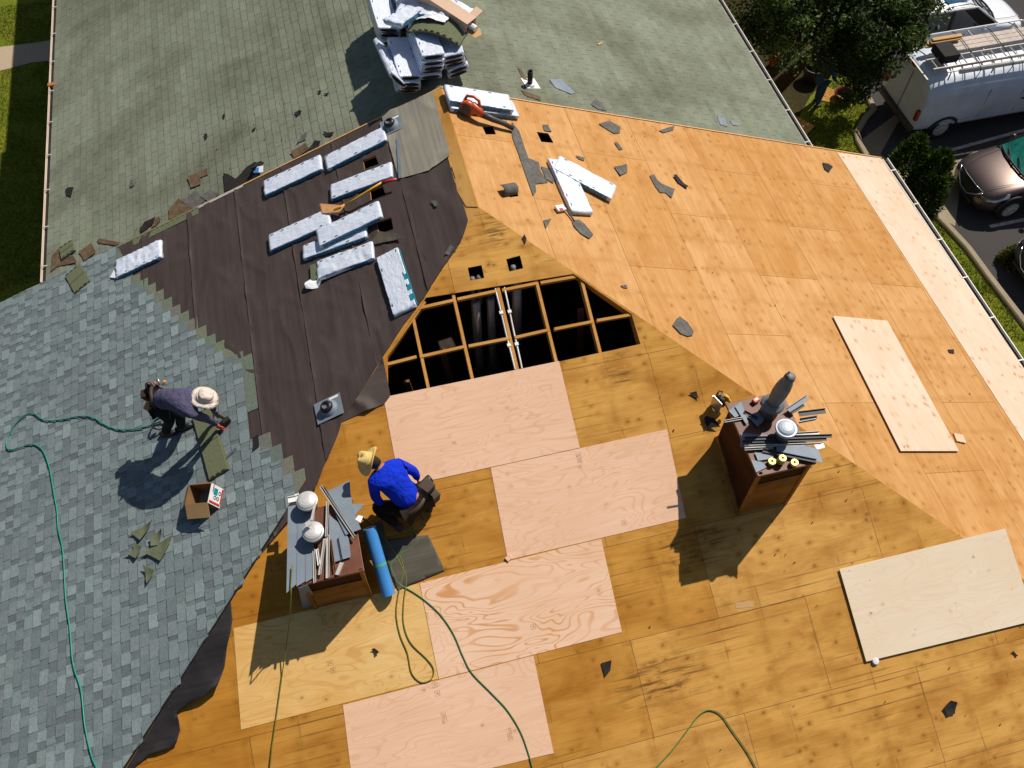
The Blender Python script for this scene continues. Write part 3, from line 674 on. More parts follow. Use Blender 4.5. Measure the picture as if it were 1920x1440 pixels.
# ---------------------------------------------------------------- pipe flashings
def flashing(pl, q, rot, sz, boot_r, label, ring=0):
    Fr = PL[pl][1]; x, y = l2(pl, *q); T = Fr @ Matrix.Translation((x, y, 0.036)) @ Matrix.Rotation(rot, 4, 'Z')
    m = MB(); m.box((0, 0, 0), (sz[0], sz[1], 0.004), T); m.lathe([(boot_r * 1.75, 0.002), (boot_r * 1.6, 0.02), (boot_r * 1.25, 0.05), (boot_r * 1.02, 0.075), (boot_r * 0.9, 0.075)], T, 24)
    f = m.build('pipe_flashing', M['galv'], house, T, label=label)
    m = MB(); m.lathe([(boot_r * 1.22, 0.055), (boot_r * 1.1, 0.085), (boot_r * 0.7, 0.10), (boot_r * 0.62, 0.10), (boot_r * 0.55, 0.06), (0.001, 0.05)], T, 24); m.build('pipe_boot', M['black_rubber'], f, T, smooth=True)
    m = MB(); m.box((-sz[0] * 0.25, -sz[1] * 0.40, 0.004), (sz[0] * 0.35, sz[1] * 0.1, 0.001), T); m.build('maker_label', M['white'], f, T)
    return f
flashing('B', (619, 768), math.radians(90) + 0.04, (0.40, 0.33), 0.075, 'square blue grey flashing low on the felt')
flashing('B', (735, 238), math.radians(86), (0.36, 0.32), 0.075, 'square flashing beside the pale felt near the peak')
x, y = l2('AR', 994, 161); T = FAR @ Matrix.Translation((x, y, 0.012))
m = MB(); m.box((-0.05, 0.03, 0), (0.26, 0.28, 0.004), T @ Matrix.Rotation(0.2, 4, 'Z')); m.build('vent_flashing', M['white'], house, T)
p = onAR(993.5, 160, 0.0); m = MB(); m.lathe([(0.085, 0), (0.08, 0.03), (0.06, 0.05)], Matrix.Translation(p), 16); m.build('pipe_collar', M['white'], house, smooth=True)
m = MB(); m.lathe([(0.045, 0), (0.045, 0.29), (0.036, 0.29), (0.034, 0.18), (0.001, 0.15)], Matrix.Translation(p), 16); m.build('vent_pipe', M['black_rubber'], house, smooth=True)

# ---------------------------------------------------------------- chimneys
R90_ = math.pi / 2
M['chase_pale'] = ply('pale tan chimney plywood', (0.50, 0.27, 0.07), (0.42, 0.20, 0.045), (0.25, 0.10, 0.02), knots=0.3, dirt=0.4)
def chimney(x0, x1, y0, y1, zt, over, label):
    """x0..x1, y0..y1 of the box at the roof, zt top height, over = cap overhang"""
    m = MB(); zb = y0 * TD - 0.4
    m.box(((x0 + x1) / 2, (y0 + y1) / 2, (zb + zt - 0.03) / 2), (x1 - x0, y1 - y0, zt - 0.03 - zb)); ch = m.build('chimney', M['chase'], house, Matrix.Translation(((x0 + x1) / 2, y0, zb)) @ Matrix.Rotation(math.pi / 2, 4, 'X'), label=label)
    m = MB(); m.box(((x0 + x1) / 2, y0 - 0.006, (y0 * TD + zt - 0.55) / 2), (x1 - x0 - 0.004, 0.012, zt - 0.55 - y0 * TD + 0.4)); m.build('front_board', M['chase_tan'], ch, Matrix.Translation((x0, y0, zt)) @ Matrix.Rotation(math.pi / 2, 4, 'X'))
    w_ = x1 - x0; zl = y0 * TD; TT = Matrix.Translation((x0, y0 - 0.0058, zl)) @ Matrix.Rotation(R90_, 4, 'X')
    m = MB(); m.prism([(0.03, -.1), (w_ - .03, -.1), (w_ - .04, .20), (w_ * .8, .30), (w_ * .55, .26), (w_ * .35, .16), (w_ * .15, .12), (0.03, .04)], 0, .004, m=TT); m.build('pale_patch', M['chase_pale'], ch, TT)  # paler patch with an arched top edge, low on the front board
    for cx in (x0, x1): m = MB(); m.box((cx, y0 - 0.014, (y0 * TD + zt - 0.1) / 2), (0.045, 0.03, zt - 0.1 - y0 * TD + 0.2)); m.build('corner_board', M['chase_tan'], ch)
    m = MB(); pa, pb = V((x0 - 0.02, y0, y0 * TD + 0.05)), V((x0 - 0.02, y1, y1 * TD + 0.05)); m.bar(pa, pb, 0.03, 0.12); m.build('base_board', M['chase_tan'], ch)
    m = MB(); m.box(((x0 + x1) / 2, (y0 + y1) / 2, zt - 0.02), (x1 - x0 + 2 * over, y1 - y0 + 2 * over, 0.04)); m.build('chase_cap', M['rust'], ch, bevel=0.006)
    return ch
Z1, Z2 = -0.54, -0.82
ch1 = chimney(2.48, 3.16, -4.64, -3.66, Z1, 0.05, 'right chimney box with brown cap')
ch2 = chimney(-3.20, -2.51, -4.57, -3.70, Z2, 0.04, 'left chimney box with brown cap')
# right chimney: tall flue with storm collar, and a domed cap
p = onZ(1440, 775, Z1); T = Matrix.Translation(p)
m = MB(); m.lathe([(0.115, 0), (0.115, 0.20), (0.145, 0.21), (0.15, 0.235), (0.118, 0.26), (0.10, 0.27), (0.10, 0.28)], T, 24); m.build('flue_base', M['flue'], ch1, T, smooth=True)
tilt = T @ Matrix.Translation((0, 0, 0.26)) @ Matrix.Rotation(0.10, 4, 'Y')
m = MB(); m.lathe([(0.075, 0), (0.09, 0.10), (0.10, 0.22), (0.098, 0.36), (0.085, 0.46), (0.068, 0.50), (0.07, 0.55), (0.065, 0.60), (0.04, 0.62), (0.001, 0.62)], tilt, 22); m.build('flue_pipe', M['flue'], ch1, T, smooth=True)
m = MB(); m.box((-0.055, 0, 0.585), (0.02, 0.05, 0.12), tilt); m.box((-0.035, 0.02, 0.64), (0.012, 0.012, 0.08), tilt); m.build('flue_flap', M['galv_dark'], ch1, T)
p = onZ(1464, 822, Z1); T = Matrix.Translation(p)
m = MB(); m.lathe([(0.095, 0), (0.095, 0.26), (0.10, 0.26)], T, 24); m.build('flue_pipe', M['flue'], ch1, T, smooth=True)
m = MB(); m.lathe([(0.122, 0.225), (0.132, 0.228), (0.133, 0.262), (0.130, 0.268), (0.112, 0.270), (0.110, 0.276), (0.095, 0.292), (0.065, 0.305), (0.03, 0.311), (0.001, 0.313)], T, 36); m.build('flue_cap', M['flue_cap'], ch1, T)
# left chimney: two pale domed caps
for q, h in (((581, 951), 0.20), ((592, 1008), 0.20)):
    p = onZ(*q, Z2); T = Matrix.Translation(p)
    m = MB(); m.lathe([(0.095, 0), (0.095, h), (0.1, h)], T, 24); m.build('flue_pipe', M['flue'], ch2, T, smooth=True)
    m = MB(); m.lathe([(0.118, h - 0.045), (0.128, h - 0.045), (0.130, h - 0.040), (0.130, h - 0.012), (0.126, h - 0.006), (0.119, h - 0.004), (0.117, h + 0.002), (0.105, h + 0.016), (0.08, h + 0.028), (0.04, h + 0.036), (0.001, h + 0.038)], T, 36); m.build('flue_cap', M['steel_cap'], ch2, T)

# ================================================================ THINGS ON THE ROOF
def pl_mat(pl, quad, h, keep=True):
    """frame (x along the long edge, z = surface normal) and size of a slab whose TOP corners are the four given pixels"""
    f, Fr = PL[pl]; nz_ = (Fr.to_3x3() @ V((0, 0, 1)))
    if keep is False:
        e = [(f(*quad[i]) - f(*quad[(i + 1) % 4])).length for i in range(4)]
        if e[1] + e[3] > e[0] + e[2]: quad = [quad[1], quad[2], quad[3], quad[0]]
    p = [f(*q, h / max(0.2, nz_.z)) for q in quad]
    c = (p[0] + p[1] + p[2] + p[3]) / 4; ex = (p[1] - p[0]) + (p[2] - p[3]); ex = (ex - nz_ * ex.dot(nz_)).normalized(); ey = nz_.cross(ex)
    L = ((p[1] - p[0]).length + (p[2] - p[3]).length) / 2; W = ((p[3] - p[0]).length + (p[2] - p[1]).length) / 2
    return frame(c, ex, ey, nz_), L, W
def slab_mesh(m, T, L, W, t, seed, bend=None, crumple=1.0, nx=34, open_end=0):
    prof = [(-.5, -.95), (-.5, -.5), (-.498, -.08), (-.488, -.01), (-.465, 0), (-.36, 0), (-.24, 0), (-.12, 0), (0, 0), (.12, 0), (.24, 0), (.36, 0), (.465, 0), (.488, -.01), (.498, -.08), (.5, -.5), (.5, -.95), (.44, -1), (0, -1), (-.44, -1)]
    rs = []
    for i in range(nx + 1):
        u = -0.5 + i / nx; e = 1 - 0.02 * max(0, (abs(u) - .46) / .04) ** 2
        ring = []
        for (a, z) in prof:
            x, y = u * L, a * W * e; zz = z * t
            x += 0.012 * crumple * nz(y * 9, z * 3 + seed, 3) * (abs(u) > .4); y += 0.006 * crumple * nz(x * 6 + seed, z * 5, 7)
            if z > -0.5: zz += 0.005 * crumple * nz(x * 4 + seed, y * 6, 1) + 0.0045 * crumple * (1 - 3 * abs(nz(x * 9 + y * 4, y * 11 + seed, 2))) - 0.008 * (abs(u) > .49)
            p = V((x, y, zz))
            if bend: p = bend(p)
            ring.append(T @ p)
        rs.append(ring)
    m.rings(rs)
def bundle(pl, quad, h, label, t=0.068, side=-1, seed=0, bend=None, crumple=1.0, T=None, L=None, W=None, group='wrapped bundles of roofing shingles', open_end=False, faceup=0):
    if T is None: T, L, W = pl_mat(pl, quad, h, False); W = min(W, 0.38)
    o = thing('shingle_bundle', T @ Matrix.Translation((0, 0, -t)), label, 'shingle bundle', group)
    m = MB(); slab_mesh(m, T, L, W, t, seed, bend, crumple); m.build('wrapper', M['wrap'], o, T, smooth=True)
    bf = bend or (lambda p: p)
    m = MB(); n = 14; yy = side * (W * 0.5 + 0.008); rnd = random.Random(seed)
    lo, hi = rnd.uniform(-.5, -.42), rnd.uniform(.36, .48)
    for i in range(n):
        a, c = (lo + (hi - lo) * i / n) * L, (lo + (hi - lo) * (i + 1) / n) * L
        q = [T @ bf(V((a, yy, -t * .93))), T @ bf(V((c, yy, -t * .93))), T @ bf(V((c, yy * 1.002, -t * .14))), T @ bf(V((a, yy * 1.002, -t * .14)))]
        m.quad(*(q if side < 0 else q[::-1]))
    if faceup:      # label panels printed on the top face along one edge
        for k in (0.02, 0.2, 0.36): m.box(bf(V((k * L, side * W * 0.44, 0.003))), (0.10, 0.05, 0.003), T)
    m.build('printed_band', M['band'] if not faceup else M['teal'], o, T)
    m = MB()
    for k in range(5):
        x = (-.42 + .2 * k + rnd.uniform(-.04, .04)) * L; y = -side * W * rnd.choice((.40, .40, -.40))
        m.box(bf(V((x, y, 0.003 + 0.006))), (0.05, 0.009, 0.003), T @ Matrix.Translation((0, 0, 0)))
    m.build('vent_slots', M['ink'], o, T)
    if open_end:
        for e in (-1, 1):
            m = MB(); m.rings([[T @ bf(V((e * (L * .5 + dx), W * .40 * math.cos(a), -t * .52 + t * .36 * math.sin(a)))) for a in [k * math.pi / 8 for k in range(16)]] for dx in (-.01, .012)]); m.build('open_end', M['debris_dark'], o, T)
    return o
bundle('B', [(491, 343), (597, 288), (606, 317), (497, 363)], .075, 'white bundle at the lower left end of the top felt row, beside the rake', seed=1)
bundle('B', [(607, 295), (718, 235), (725, 263), (613, 315)], .075, 'white bundle at the top of the felt, left of the upper flashing', seed=2)
bundle('B', [(617, 349), (730, 302), (738, 331), (621, 371)], .075, 'white bundle lying just above the yellow shingle shovel', seed=3)
bundle('B', [(502, 441), (613, 391), (622, 418), (505, 470)], .075, 'white bundle under the shovel blade, partly covered by the next bundle', seed=4)
bundle('B', [(592, 434), (708, 374), (717, 407), (597, 460)], .145, 'white bundle laid on top of two others in the middle of the felt', seed=5)
bundle('B', [(565, 459), (684, 420), (688, 440), (569, 487)], .075, 'white bundle with a blue edge squeezed between two neighbours', seed=6)
ob = bundle('B', [(591, 492), (697, 451), (701, 485), (596, 519)], .075, 'torn open bundle with green shingles showing at its left end', seed=7, crumple=1.8)
T, L, W = pl_mat('B', [(581, 497), (598, 491), (601, 520), (583, 527)], .06); m = MB(); m.box((0, 0, -.03), (L, W, .055), T); m.build('bare_shingles', M['shingle_green'], ob, T)
m = MB(); T2 = PL['B'][1]; a, c = V((*l2('B', 700, 487), .03)), V((*l2('B', 578, 540), .05))
rs = []
for i in range(14):
    t = i / 13; p = a.lerp(c, t); d = (c - a).normalized(); s = V((-d.y, d.x, 0)); w = 0.018 + (0.075 if i > 10 else 0.0) * (1 if i < 13 else 0.5); z = 0.03 * math.sin(i * 2.1) * (i > 9)
    rs.append([T2 @ (p + s * w + V((0, 0, z))), T2 @ (p + V((0, 0, 0.03 + z))), T2 @ (p - s * w + V((0, 0, z))), T2 @ (p + V((0, 0, -0.02)))])
m.rings(rs); m.build('torn_wrap', M['wrap_plain'], ob, smooth=False)
bundle('B', [(705, 482), (745, 464), (780, 571), (737, 592)], .075, 'white bundle turned lengthwise beside the plywood opening, teal labels on its edge', seed=8, faceup=1, side=1)
ob = bundle('B', [(209, 494), (298, 449), (303, 480), (224, 516)], .07, 'crumpled torn bundle at the top of the new shingles, alone', seed=9, crumple=2.6)
m = MB(); T, L, W = pl_mat('B', [(205, 500), (222, 505), (224, 520), (208, 524)], .05); m.prism([(-.06, -.08), (.08, -.09), (.05, .07), (-.05, .06)], -.02, .0, m=T); m.build('torn_wrap', M['wrap_plain'], ob, T)
bundle('C', [(1029, 299), (1066, 297), (1112, 393), (1073, 401)], .08, 'white bundle lying down the right slope beside the second one', seed=10, side=1)
bundle('C', [(1050, 288), (1158, 347), (1146, 375), (1037, 318)], .09, 'white bundle crossing over its neighbour on the right slope', seed=11)
bundle('C', [(840, 172), (970, 190), (966, 216), (842, 203)], .08, 'lower bundle beneath the leaf blower near the peak', seed=12)
bundle('C', [(837, 158), (958, 176), (960, 208), (839, 188)], .16, 'upper bundle behind the orange leaf blower near the peak', seed=13)

# heap of bundles over the rear ridge
def ridge_bend(x0, kl=0.40, kr=0.42, sm=0.06):
    def f(p):
        x = p.x - x0; k = kr if x > 0 else kl
        return V((p.x, p.y, p.z - k * (math.sqrt(x * x + sm * sm) - sm)))
    return f
HG = 'heap of shingle bundles on the rear ridge'
def heap(c, ang, L, W, t, label, seed, tilt=0.0, roll=0.0, bend=None, side=-1, crumple=1.2, open_end=False):
    T = Matrix.Translation(c) @ Matrix.Rotation(ang, 4, 'Z') @ Matrix.Rotation(tilt, 4, 'Y') @ Matrix.Rotation(roll, 4, 'X')
    return bundle(None, None, 0, label, t, side, seed, bend, crumple, T, L, W, HG, open_end)
R90 = math.pi / 2
lab = ['lowest', 'second', 'third', 'fourth', 'topmost', 'sixth']
hz = random.Random(77)
for k in range(4):
    heap((-0.50 + 0.02 * k, 3.36 + hz.uniform(-.05, .06), -0.14 + 0.082 * k), R90 + hz.uniform(-.05, .07), 1.0, .36, .08, '%s bundle of the shaded stack left of the ridge' % lab[k], 20 + k, roll=0.24 - .03 * k, open_end=True)
for k in range(5):
    heap((-0.12 + 0.015 * k, 3.42 + hz.uniform(-.06, .06), 0.06 + 0.082 * k), R90 + hz.uniform(-.06, .06), 1.0, .36, .08, '%s bundle of the stack straddling the rear ridge' % lab[k], 30 + k, roll=0.05, open_end=True)
heap((-0.66, 3.30, 0.10), R90 + 0.10, 0.98, .36, .08, 'blue shaded bundle leaning against the left side of the heap', 29, tilt=0.05, roll=0.95, open_end=True)
for k in range(5):
    heap((0.34 - 0.015 * k, 3.46 + hz.uniform(-.05, .05), -0.02 + 0.082 * k), R90 + hz.uniform(-.05, .05), 0.95, .35, .08, '%s bundle of the stack right of the ridge' % lab[k], 40 + k, roll=-0.25 + .04 * k, open_end=True)
heap((0.10, 3.84, .56), -0.60, 1.05, .36, .08, 'big white bundle draped across the heap from left to right', 50, bend=ridge_bend(0.1, .12, .30, .25), crumple=2.4)
heap((0.32, 3.98, .52), -0.70, 1.0, .36, .08, 'white bundle under the long carton on the heap', 51, bend=ridge_bend(0.1, .1, .3, .2), crumple=2.0)
heap((-0.25, 3.86, .55), 0.75, 0.8, .34, .08, 'ragged white bundle at the back of the heap', 52, crumple=3.0, roll=-.15, tilt=.1)
for k in range(5):
    heap((-0.58, 4.50 + hz.uniform(-.05, .05), -0.10 + 0.082 * k), R90 + hz.uniform(-.05, .08), 1.0, .36, .08, '%s bundle of the blue stack at the top edge of the photo' % lab[k], 60 + k, roll=.22, open_end=True)
for k in range(5):
    heap((-0.16, 4.62 + hz.uniform(-.05, .05), 0.06 + 0.082 * k), R90 + hz.uniform(-.1, .2), 1.0, .36, .08, '%s bundle of the white stack at the back of the ridge' % lab[k], 65 + k, crumple=1.6, open_end=True)
heap((0.50, 4.62, -0.06), R90 - .05, 1.0, .36, .08, 'bundle half hidden behind the long carton', 72, roll=-.3)
# opened shingles bent over the heap
ts = Matrix.Translation((0.14, 3.46, .545)) @ Matrix.Rotation(-0.62, 4, 'Z')
m = MB(); rs = []
for i in range(15):
    u = -.5 + i / 14; x = u * .92; zz = -0.62 * (x - .02) ** 2 - .02
    rs.append([ts @ V((x, y, zz + z)) for y, z in ((-.21, 0), (.21, 0.02), (.21, -.02), (-.21, -.03))])
m.rings(rs); o = m.build('loose_shingles', M['shingle_green'], None, ts, label='bare green grey shingles bent over the heap, wrap torn away', cat='shingles', smooth=False)
m = MB()
for i in range(9):
    x = -.42 + i * .105; m.box((x, -.195, -0.62 * (x - .02) ** 2 - .008), (.06, .016, .006), ts)
m.build('sealant_strip', M['tar_edge'], o, ts)
m = MB(); rs = []
for i in range(12):
    u = -.42 + i * .05; r = []
    for j in range(7):
        y = .02 + j * .045; r.append(ts @ V((u + .02 * nz(i, j * 1.3), y + .03 * nz(i * 1.7, j, 3), -0.62 * u * u + .03 + .05 * abs(nz(i * .9, j * .9, 5)))))
    rs.append(r)
m.rings(rs, close=False, cap=False); m.build('torn_wrap', M['wrap_plain'], o, ts, smooth=False)
# long carton on the heap
a, c = onZ(803, -6, .62), onZ(884, 47, .50); d = (c - a).normalized(); a = a - d * .55; y = V((0, 0, 1)).cross(d).normalized(); z = d.cross(y)
T = frame((a + c) / 2, d, y, z); Lc = (c - a).length
o = thing('long_carton', T @ Matrix.Translation((0, 0, -.1)), 'long open brown carton lying across the heap of bundles', 'cardboard box')
m = MB(); m.box((0, .11, 0), (Lc, .006, .16), T); m.box((0, -.11, 0), (Lc, .006, .16), T); m.box((0, 0, .08), (Lc, .226, .006), T); m.box((0, 0, -.08), (Lc, .226, .006), T); m.build('carton', M['card_pale'], o, T)
for sd in (1, -1):
    Th = T @ Matrix.Translation((Lc / 2 - .075, sd * .113, .08 if sd > 0 else -.02)) @ Matrix.Rotation(sd * (.12 if sd > 0 else -.9), 4, 'X')
    m = MB(); m.box((0, sd * .085, 0), (.14, .17, .005), Th); m.build('end_flap', M['card_pale'], o, T)
m = MB(); m.prism([(Lc / 2, -.1), (Lc / 2 + .17, -.11), (Lc / 2 + .2, .02), (Lc / 2 + .1, .11), (Lc / 2, .11)], -.085, -.078, m=T); m.build('end_flap', M['card'], o, T)
m = MB(); m.tube([T @ V((Lc / 2 - .3, 0, -.02)), T @ V((Lc / 2 + .09, 0.01, -.03))], [.06, .05], 9); m.build('rolled_foil', M['wrap_plain'], o, T)

# ---------------------------------------------------------------- leaf blower
T = frame(onC(876, 209, .0), V((0.9, -0.36, -0.1)).normalized(), V((0.36, 0.9, 0)).normalized(), V((0, 0, 1)))
ex = (onC(950, 244, .12) - onC(884, 207, .12)); ex.z += 0.0; ex.normalize(); ey = NC.cross(ex).normalized(); ez = ex.cross(ey)
T = frame(onC(872, 214, .0), ex, ey, ez)
o = thing('leaf_blower', T, 'orange handheld leaf blower with long grey nozzle near the peak', 'leaf blower')
m = MB(); m.lathe([(0.02, -.07), (.10, -.065), (.125, -.03), (.125, .03), (.10, .065), (.02, .07)], T @ Matrix.Translation((0, -.01, .13)) @ Matrix.Rotation(R90, 4, 'X'), 22)
m.tube([T @ V((-.02, .0, .14)), T @ V((.08, 0, .19)), T @ V((.17, 0, .17)), T @ V((.26, 0, .14))], [.07, .075, .065, .055], 12)
m.build('housing', M['orange'], o, T, smooth=True)
m = MB(); m.tube([T @ V(p) for p in ((-.09, .02, .20), (-.08, .04, .28), (.02, .05, .315), (.12, .04, .30), (.16, .02, .22))], [.026, .024, .022, .024, .03], 10); m.build('handle', M['orange'], o, T, smooth=True)
m = MB(); m.lathe([(.08, 0), (.085, .012), (.03, .02)], T @ Matrix.Translation((0, -.085, .13)) @ Matrix.Rotation(R90, 4, 'X'), 20); m.build('intake_grille', M['grey_plastic'], o, T)
e0, e1 = T @ V((.24, 0, .145)), onC(962, 241, .06)
m = MB(); m.tube([e0, e0.lerp(e1, .35), e0.lerp(e1, .7) + NC * .015, e1], [.052, .045, .040, .036], 12); m.build('nozzle', M['grey_plastic'], o, T, smooth=True)

# ---------------------------------------------------------------- yellow shingle shovel on the felt
def strip_path(pl, pts, hs): return [PL[pl][0](*q, h) for q, h in zip(pts, hs)]
o = thing('roofing_shovel', FB @ V((*l2('B', 640, 388), 0)), 'yellow roofing shovel with toothed blade lying between the bundles', 'shovel')
m = MB(); m.tube(strip_path('B', [(643, 386), (665, 374), (690, 358), (716, 342)], [.09, .14, .16, .17]), .016, 8); m.build('shaft', M['yellow'], o, smooth=True)
m = MB(); m.tube(strip_path('B', [(716, 342), (730, 339), (744, 336)], [.17, .16, .15]), [.018, .022, .018], 8); m.build('grip', M['red'], o, smooth=True)
q = [onB(*p, h) for p, h in (((601, 382), .09), ((606, 400), .09), ((637, 398), .10), ((647, 386), .12), ((627, 384), .11))]
m = MB(); n = NB * .006; 
m.rings([[p for p in q], [p + n for p in q]]); m.build('blade', M['yellow_pale'], o)
m = MB()
for k in range(9):
    p = q[0].lerp(q[1], (k + .5) / 9); d = (q[0] - q[4]).normalized(); s = (q[1] - q[0]).normalized() * .006
    m.rings([[p - s, p + s, p + s + n, p - s + n], [p + d * .03 - s * .3, p + d * .03 + s * .3, p + d * .03 + s * .3 + n, p + d * .03 - s * .3 + n]])
m.build('teeth', M['yellow_pale'], o)
m = MB(); m.tube(strip_path('B', [(628, 392), (640, 388), (646, 384)], [.11, .12, .10]), .02, 8); m.build('socket', M['yellow'], o)
# scraper on the right slope
o = thing('hand_scraper', onC(1060, 392, 0), 'small scraper with white head beside the bundle pair on the right slope', 'scraper')
T, L, W = pl_mat('C', [(1042, 385), (1057, 382), (1062, 392), (1046, 395)], .06); m = MB(); m.box((0, 0, -.02), (L, W, .035), T); m.build('head', M['white'], o, T, bevel=.008); m = MB(); m.box((-.02, -W * .3, .003), (L * .4, W * .3, .036), T @ Matrix.Translation((0, 0, -.018))); m.build('red_stripe', M['red'], o, T)
m = MB(); m.tube([onC(1057, 386, .05), onC(1077, 414, .03)], .014, 8); m.build('handle', M['grey_plastic'], o)

# ---------------------------------------------------------------- shingle packs, cartons, felt sheet, blue roll
def pack(pl, quad, h, t, label, seam=True, cat='shingles'):
    T, L, W = pl_mat(pl, quad, h); o = thing('shingle_stack', T @ Matrix.Translation((0, 0, -t)), label, cat, None)
    m = MB(); n = max(2, int(t / .012)); rnd = random.Random(int(L * 1000))
    for k in range(n): m.box((rnd.uniform(-.01, .01), rnd.uniform(-.008, .008), -t + (k + .5) * t / n), (L, W, t / n * .9), T)
    m.build('shingles', M['shingle_green'], o, T)
    m = MB()
    for s in (-1, 1):
        for k in range(int(L / .09)): m.box((-L / 2 + .05 + k * .09, s * (W / 2 - .012), .002), (.06, .018, .003), T)
    m.box((0, 0, .0015), (L, .006, .003), T); m.build('sealant_strips', M['tar_edge'], o, T); return o
pack('B', [(351, 782), (384, 773), (434, 866), (405, 897)], .07, .06, 'stack of green grey shingles under the arms of the bending roofer')
pack('B', [(118, 519), (147, 497), (169, 523), (143, 549)], .05, .03, 'two green shingles lying skewed on the new grey shingles')
pack('AL', [(109, 466), (134, 449), (141, 467), (116, 485)], .05, .03, 'green shingles at the corner of the old roof by the gutter')
# flat metal strip beside the stack
T = frame(onB(424, 858, .05), (onB(446, 868, .05) - onB(411, 902, .05)).normalized(), NB.cross((onB(446, 868, .05) - onB(411, 902, .05)).normalized()), NB)
m = MB(); m.box((0, 0, 0), (.38, .03, .012), T); m.build('pry_bar', M['steel'], None, T, label='thin steel pry bar at the foot of the shingle stack', cat='pry bar')
# nail carton, open towards the lower left
q0, q1 = onB(405, 950, .02), onB(372, 905, .02)
ex = (onB(418, 905, .0) - onB(372, 930, .0)).normalized(); ey = NB.cross(ex)
T = frame(onB(396, 938, 0), ex, ey, NB) @ Matrix.Rotation(-.42, 4, 'Z')
o = thing('nail_carton', T, 'open cardboard carton with white printed side beside the shingle stack', 'cardboard box')
w, d, hh = .36, .27, .27
m = MB(); th = .006
for c, s in (((0, d / 2, hh / 2), (w, th, hh)), ((0, -d / 2, hh / 2), (w, th, hh)), ((-w / 2, 0, hh / 2), (th, d, hh)), ((0, 0, th), (w, d, th))): m.box(c, s, T)
m.build('carton', M['card_in'], o, T)
m = MB(); m.box((w / 2, 0, hh / 2), (.007, d, hh), T); m.build('printed_side', M['white'], o, T)
m = MB(); m.box((w / 2 + .005, .05, hh * .6), (.003, .09, .08), T); m.build('teal_print', M['teal'], o, T)
m = MB(); m.box((w / 2 + .006, -.105, hh * .55), (.003, .03, .22), T); m.box((w / 2 + .006, .02, hh * .12), (.003, .2, .03), T); m.build('red_print', M['red'], o, T)
m = MB()
for yy, zz in ((-.03, .16), (-.03, .10), (.05, .08)):
    m.tube([T @ V((w / 2 + .006, yy + .022 * math.cos(a), zz + .022 * math.sin(a))) for a in [k * math.pi / 8 for k in range(17)]], .005, 4)
m.box((w / 2 + .006, .08, .22), (.003, .1, .012), T); m.build('black_print', M['ink'], o, T)
for nm, M4 in (('a', T @ Matrix.Translation((0, -d / 2, hh)) @ Matrix.Rotation(.55, 4, 'X') @ Matrix.Translation((0, -d * .36, 0))), ('c', T @ Matrix.Translation((-w / 2, 0, hh)) @ Matrix.Rotation(-.7, 4, 'Y') @ Matrix.Translation((-.08, 0, 0)) @ Matrix.Rotation(R90, 4, 'Z')), ('b', T @ Matrix.Translation((0, d / 2, hh)) @ Matrix.Rotation(-1.1, 4, 'X') @ Matrix.Translation((0, .09, 0)))):
    m = MB(); m.box((0, 0, 0), (w if nm != 'c' else d, .2 if nm == 'a' else .14, .005), M4); m.build('flap', M['card'] if nm != 'b' else M['card_in'], o, T)
# felt offcut and blue roll by the left chimney
T, L, W = pl_mat('D', [(690, 1003), (806, 1002), (834, 1068), (742, 1106)], .02)
bm = grid_poly([l2('D', *q) for q in ((697, 985), (716, 975), (724, 1012), (803, 1003), (834, 1069), (746, 1106))], .05)
for v in bm.verts: v.co.z = .020 + .018 * max(0, nz(v.co.x * 2.5, v.co.y * 2.5, 4)) 
bm_obj('felt_offcut', bm, M['felt_sheet'], None, FD, thick=.008, label='dark grey felt offcut lying under the green hose by the roll', cat='felt sheet')
a, c = onD(692, 990, .33), onD(729, 1115, .10)
T = frame(a, (c - a).normalized(), (c - a).cross(V((0, 0, 1))).normalized() * -1, V((0, 0, 1)))
o = thing('underlayment_roll', c, 'blue roll of underlayment leaning beside the left chimney', 'roll')
m = MB(); m.tube([a, c], .085, 24, cap=False); m.tube([a, c], .035, 16, cap=False)
d = (c - a).normalized(); u = d.orthogonal().normalized(); w_ = d.cross(u)
for e in (a, c):
    for k in range(24):
        t0, t1 = k * math.pi / 12, (k + 1) * math.pi / 12; f = lambda t, r: e + (u * math.cos(t) + w_ * math.sin(t)) * r
        m.quad(f(t0, .085), f(t1, .085), f(t1, .035), f(t0, .035))
m.build('roll', M['roll_blue'], o, smooth=True)
m = MB(); m.tube([a.lerp(c, .52), a.lerp(c, .56)], .0865, 24, cap=False); m.build('printed_band', M['lime'], o, smooth=True)

# ---------------------------------------------------------------- sheet metal heaped on the chimneys
def strips(zt, items, group, where):
    for i, (kind, pts, w, mat, lift, label) in enumerate(items):
        z = zt + .006 + lift
        if kind == 's':
            a, c = onZ(*pts[0], z), onZ(*pts[1], z); m = MB(); m.bar(a, c, w, .006); 
            s = V((0, 0, 1)).cross((c - a).normalized()) * w * .5
            m.bar(a + s + V((0, 0, .012)), c + s + V((0, 0, .012)), .006, .026)
            T = frame((a + c) / 2, (c - a).normalized(), V((0, 0, 1)).cross((c - a).normalized()), V((0, 0, 1)))
            m.build('metal_strip', M[mat], None, T, label=label, cat='metal strip', group=group)
        else:
            P3 = [onZ(*p, z) for p in pts]; T = Matrix.Translation(P3[0]); m = MB(); m.prism([(p.x - P3[0].x, p.y - P3[0].y) for p in P3], -.002, .002, m=T)
            m.build('metal_sheet', M[mat], None, T, label=label, cat='metal sheet', group=group)
g2 = 'sheet metal offcuts on the left chimney'
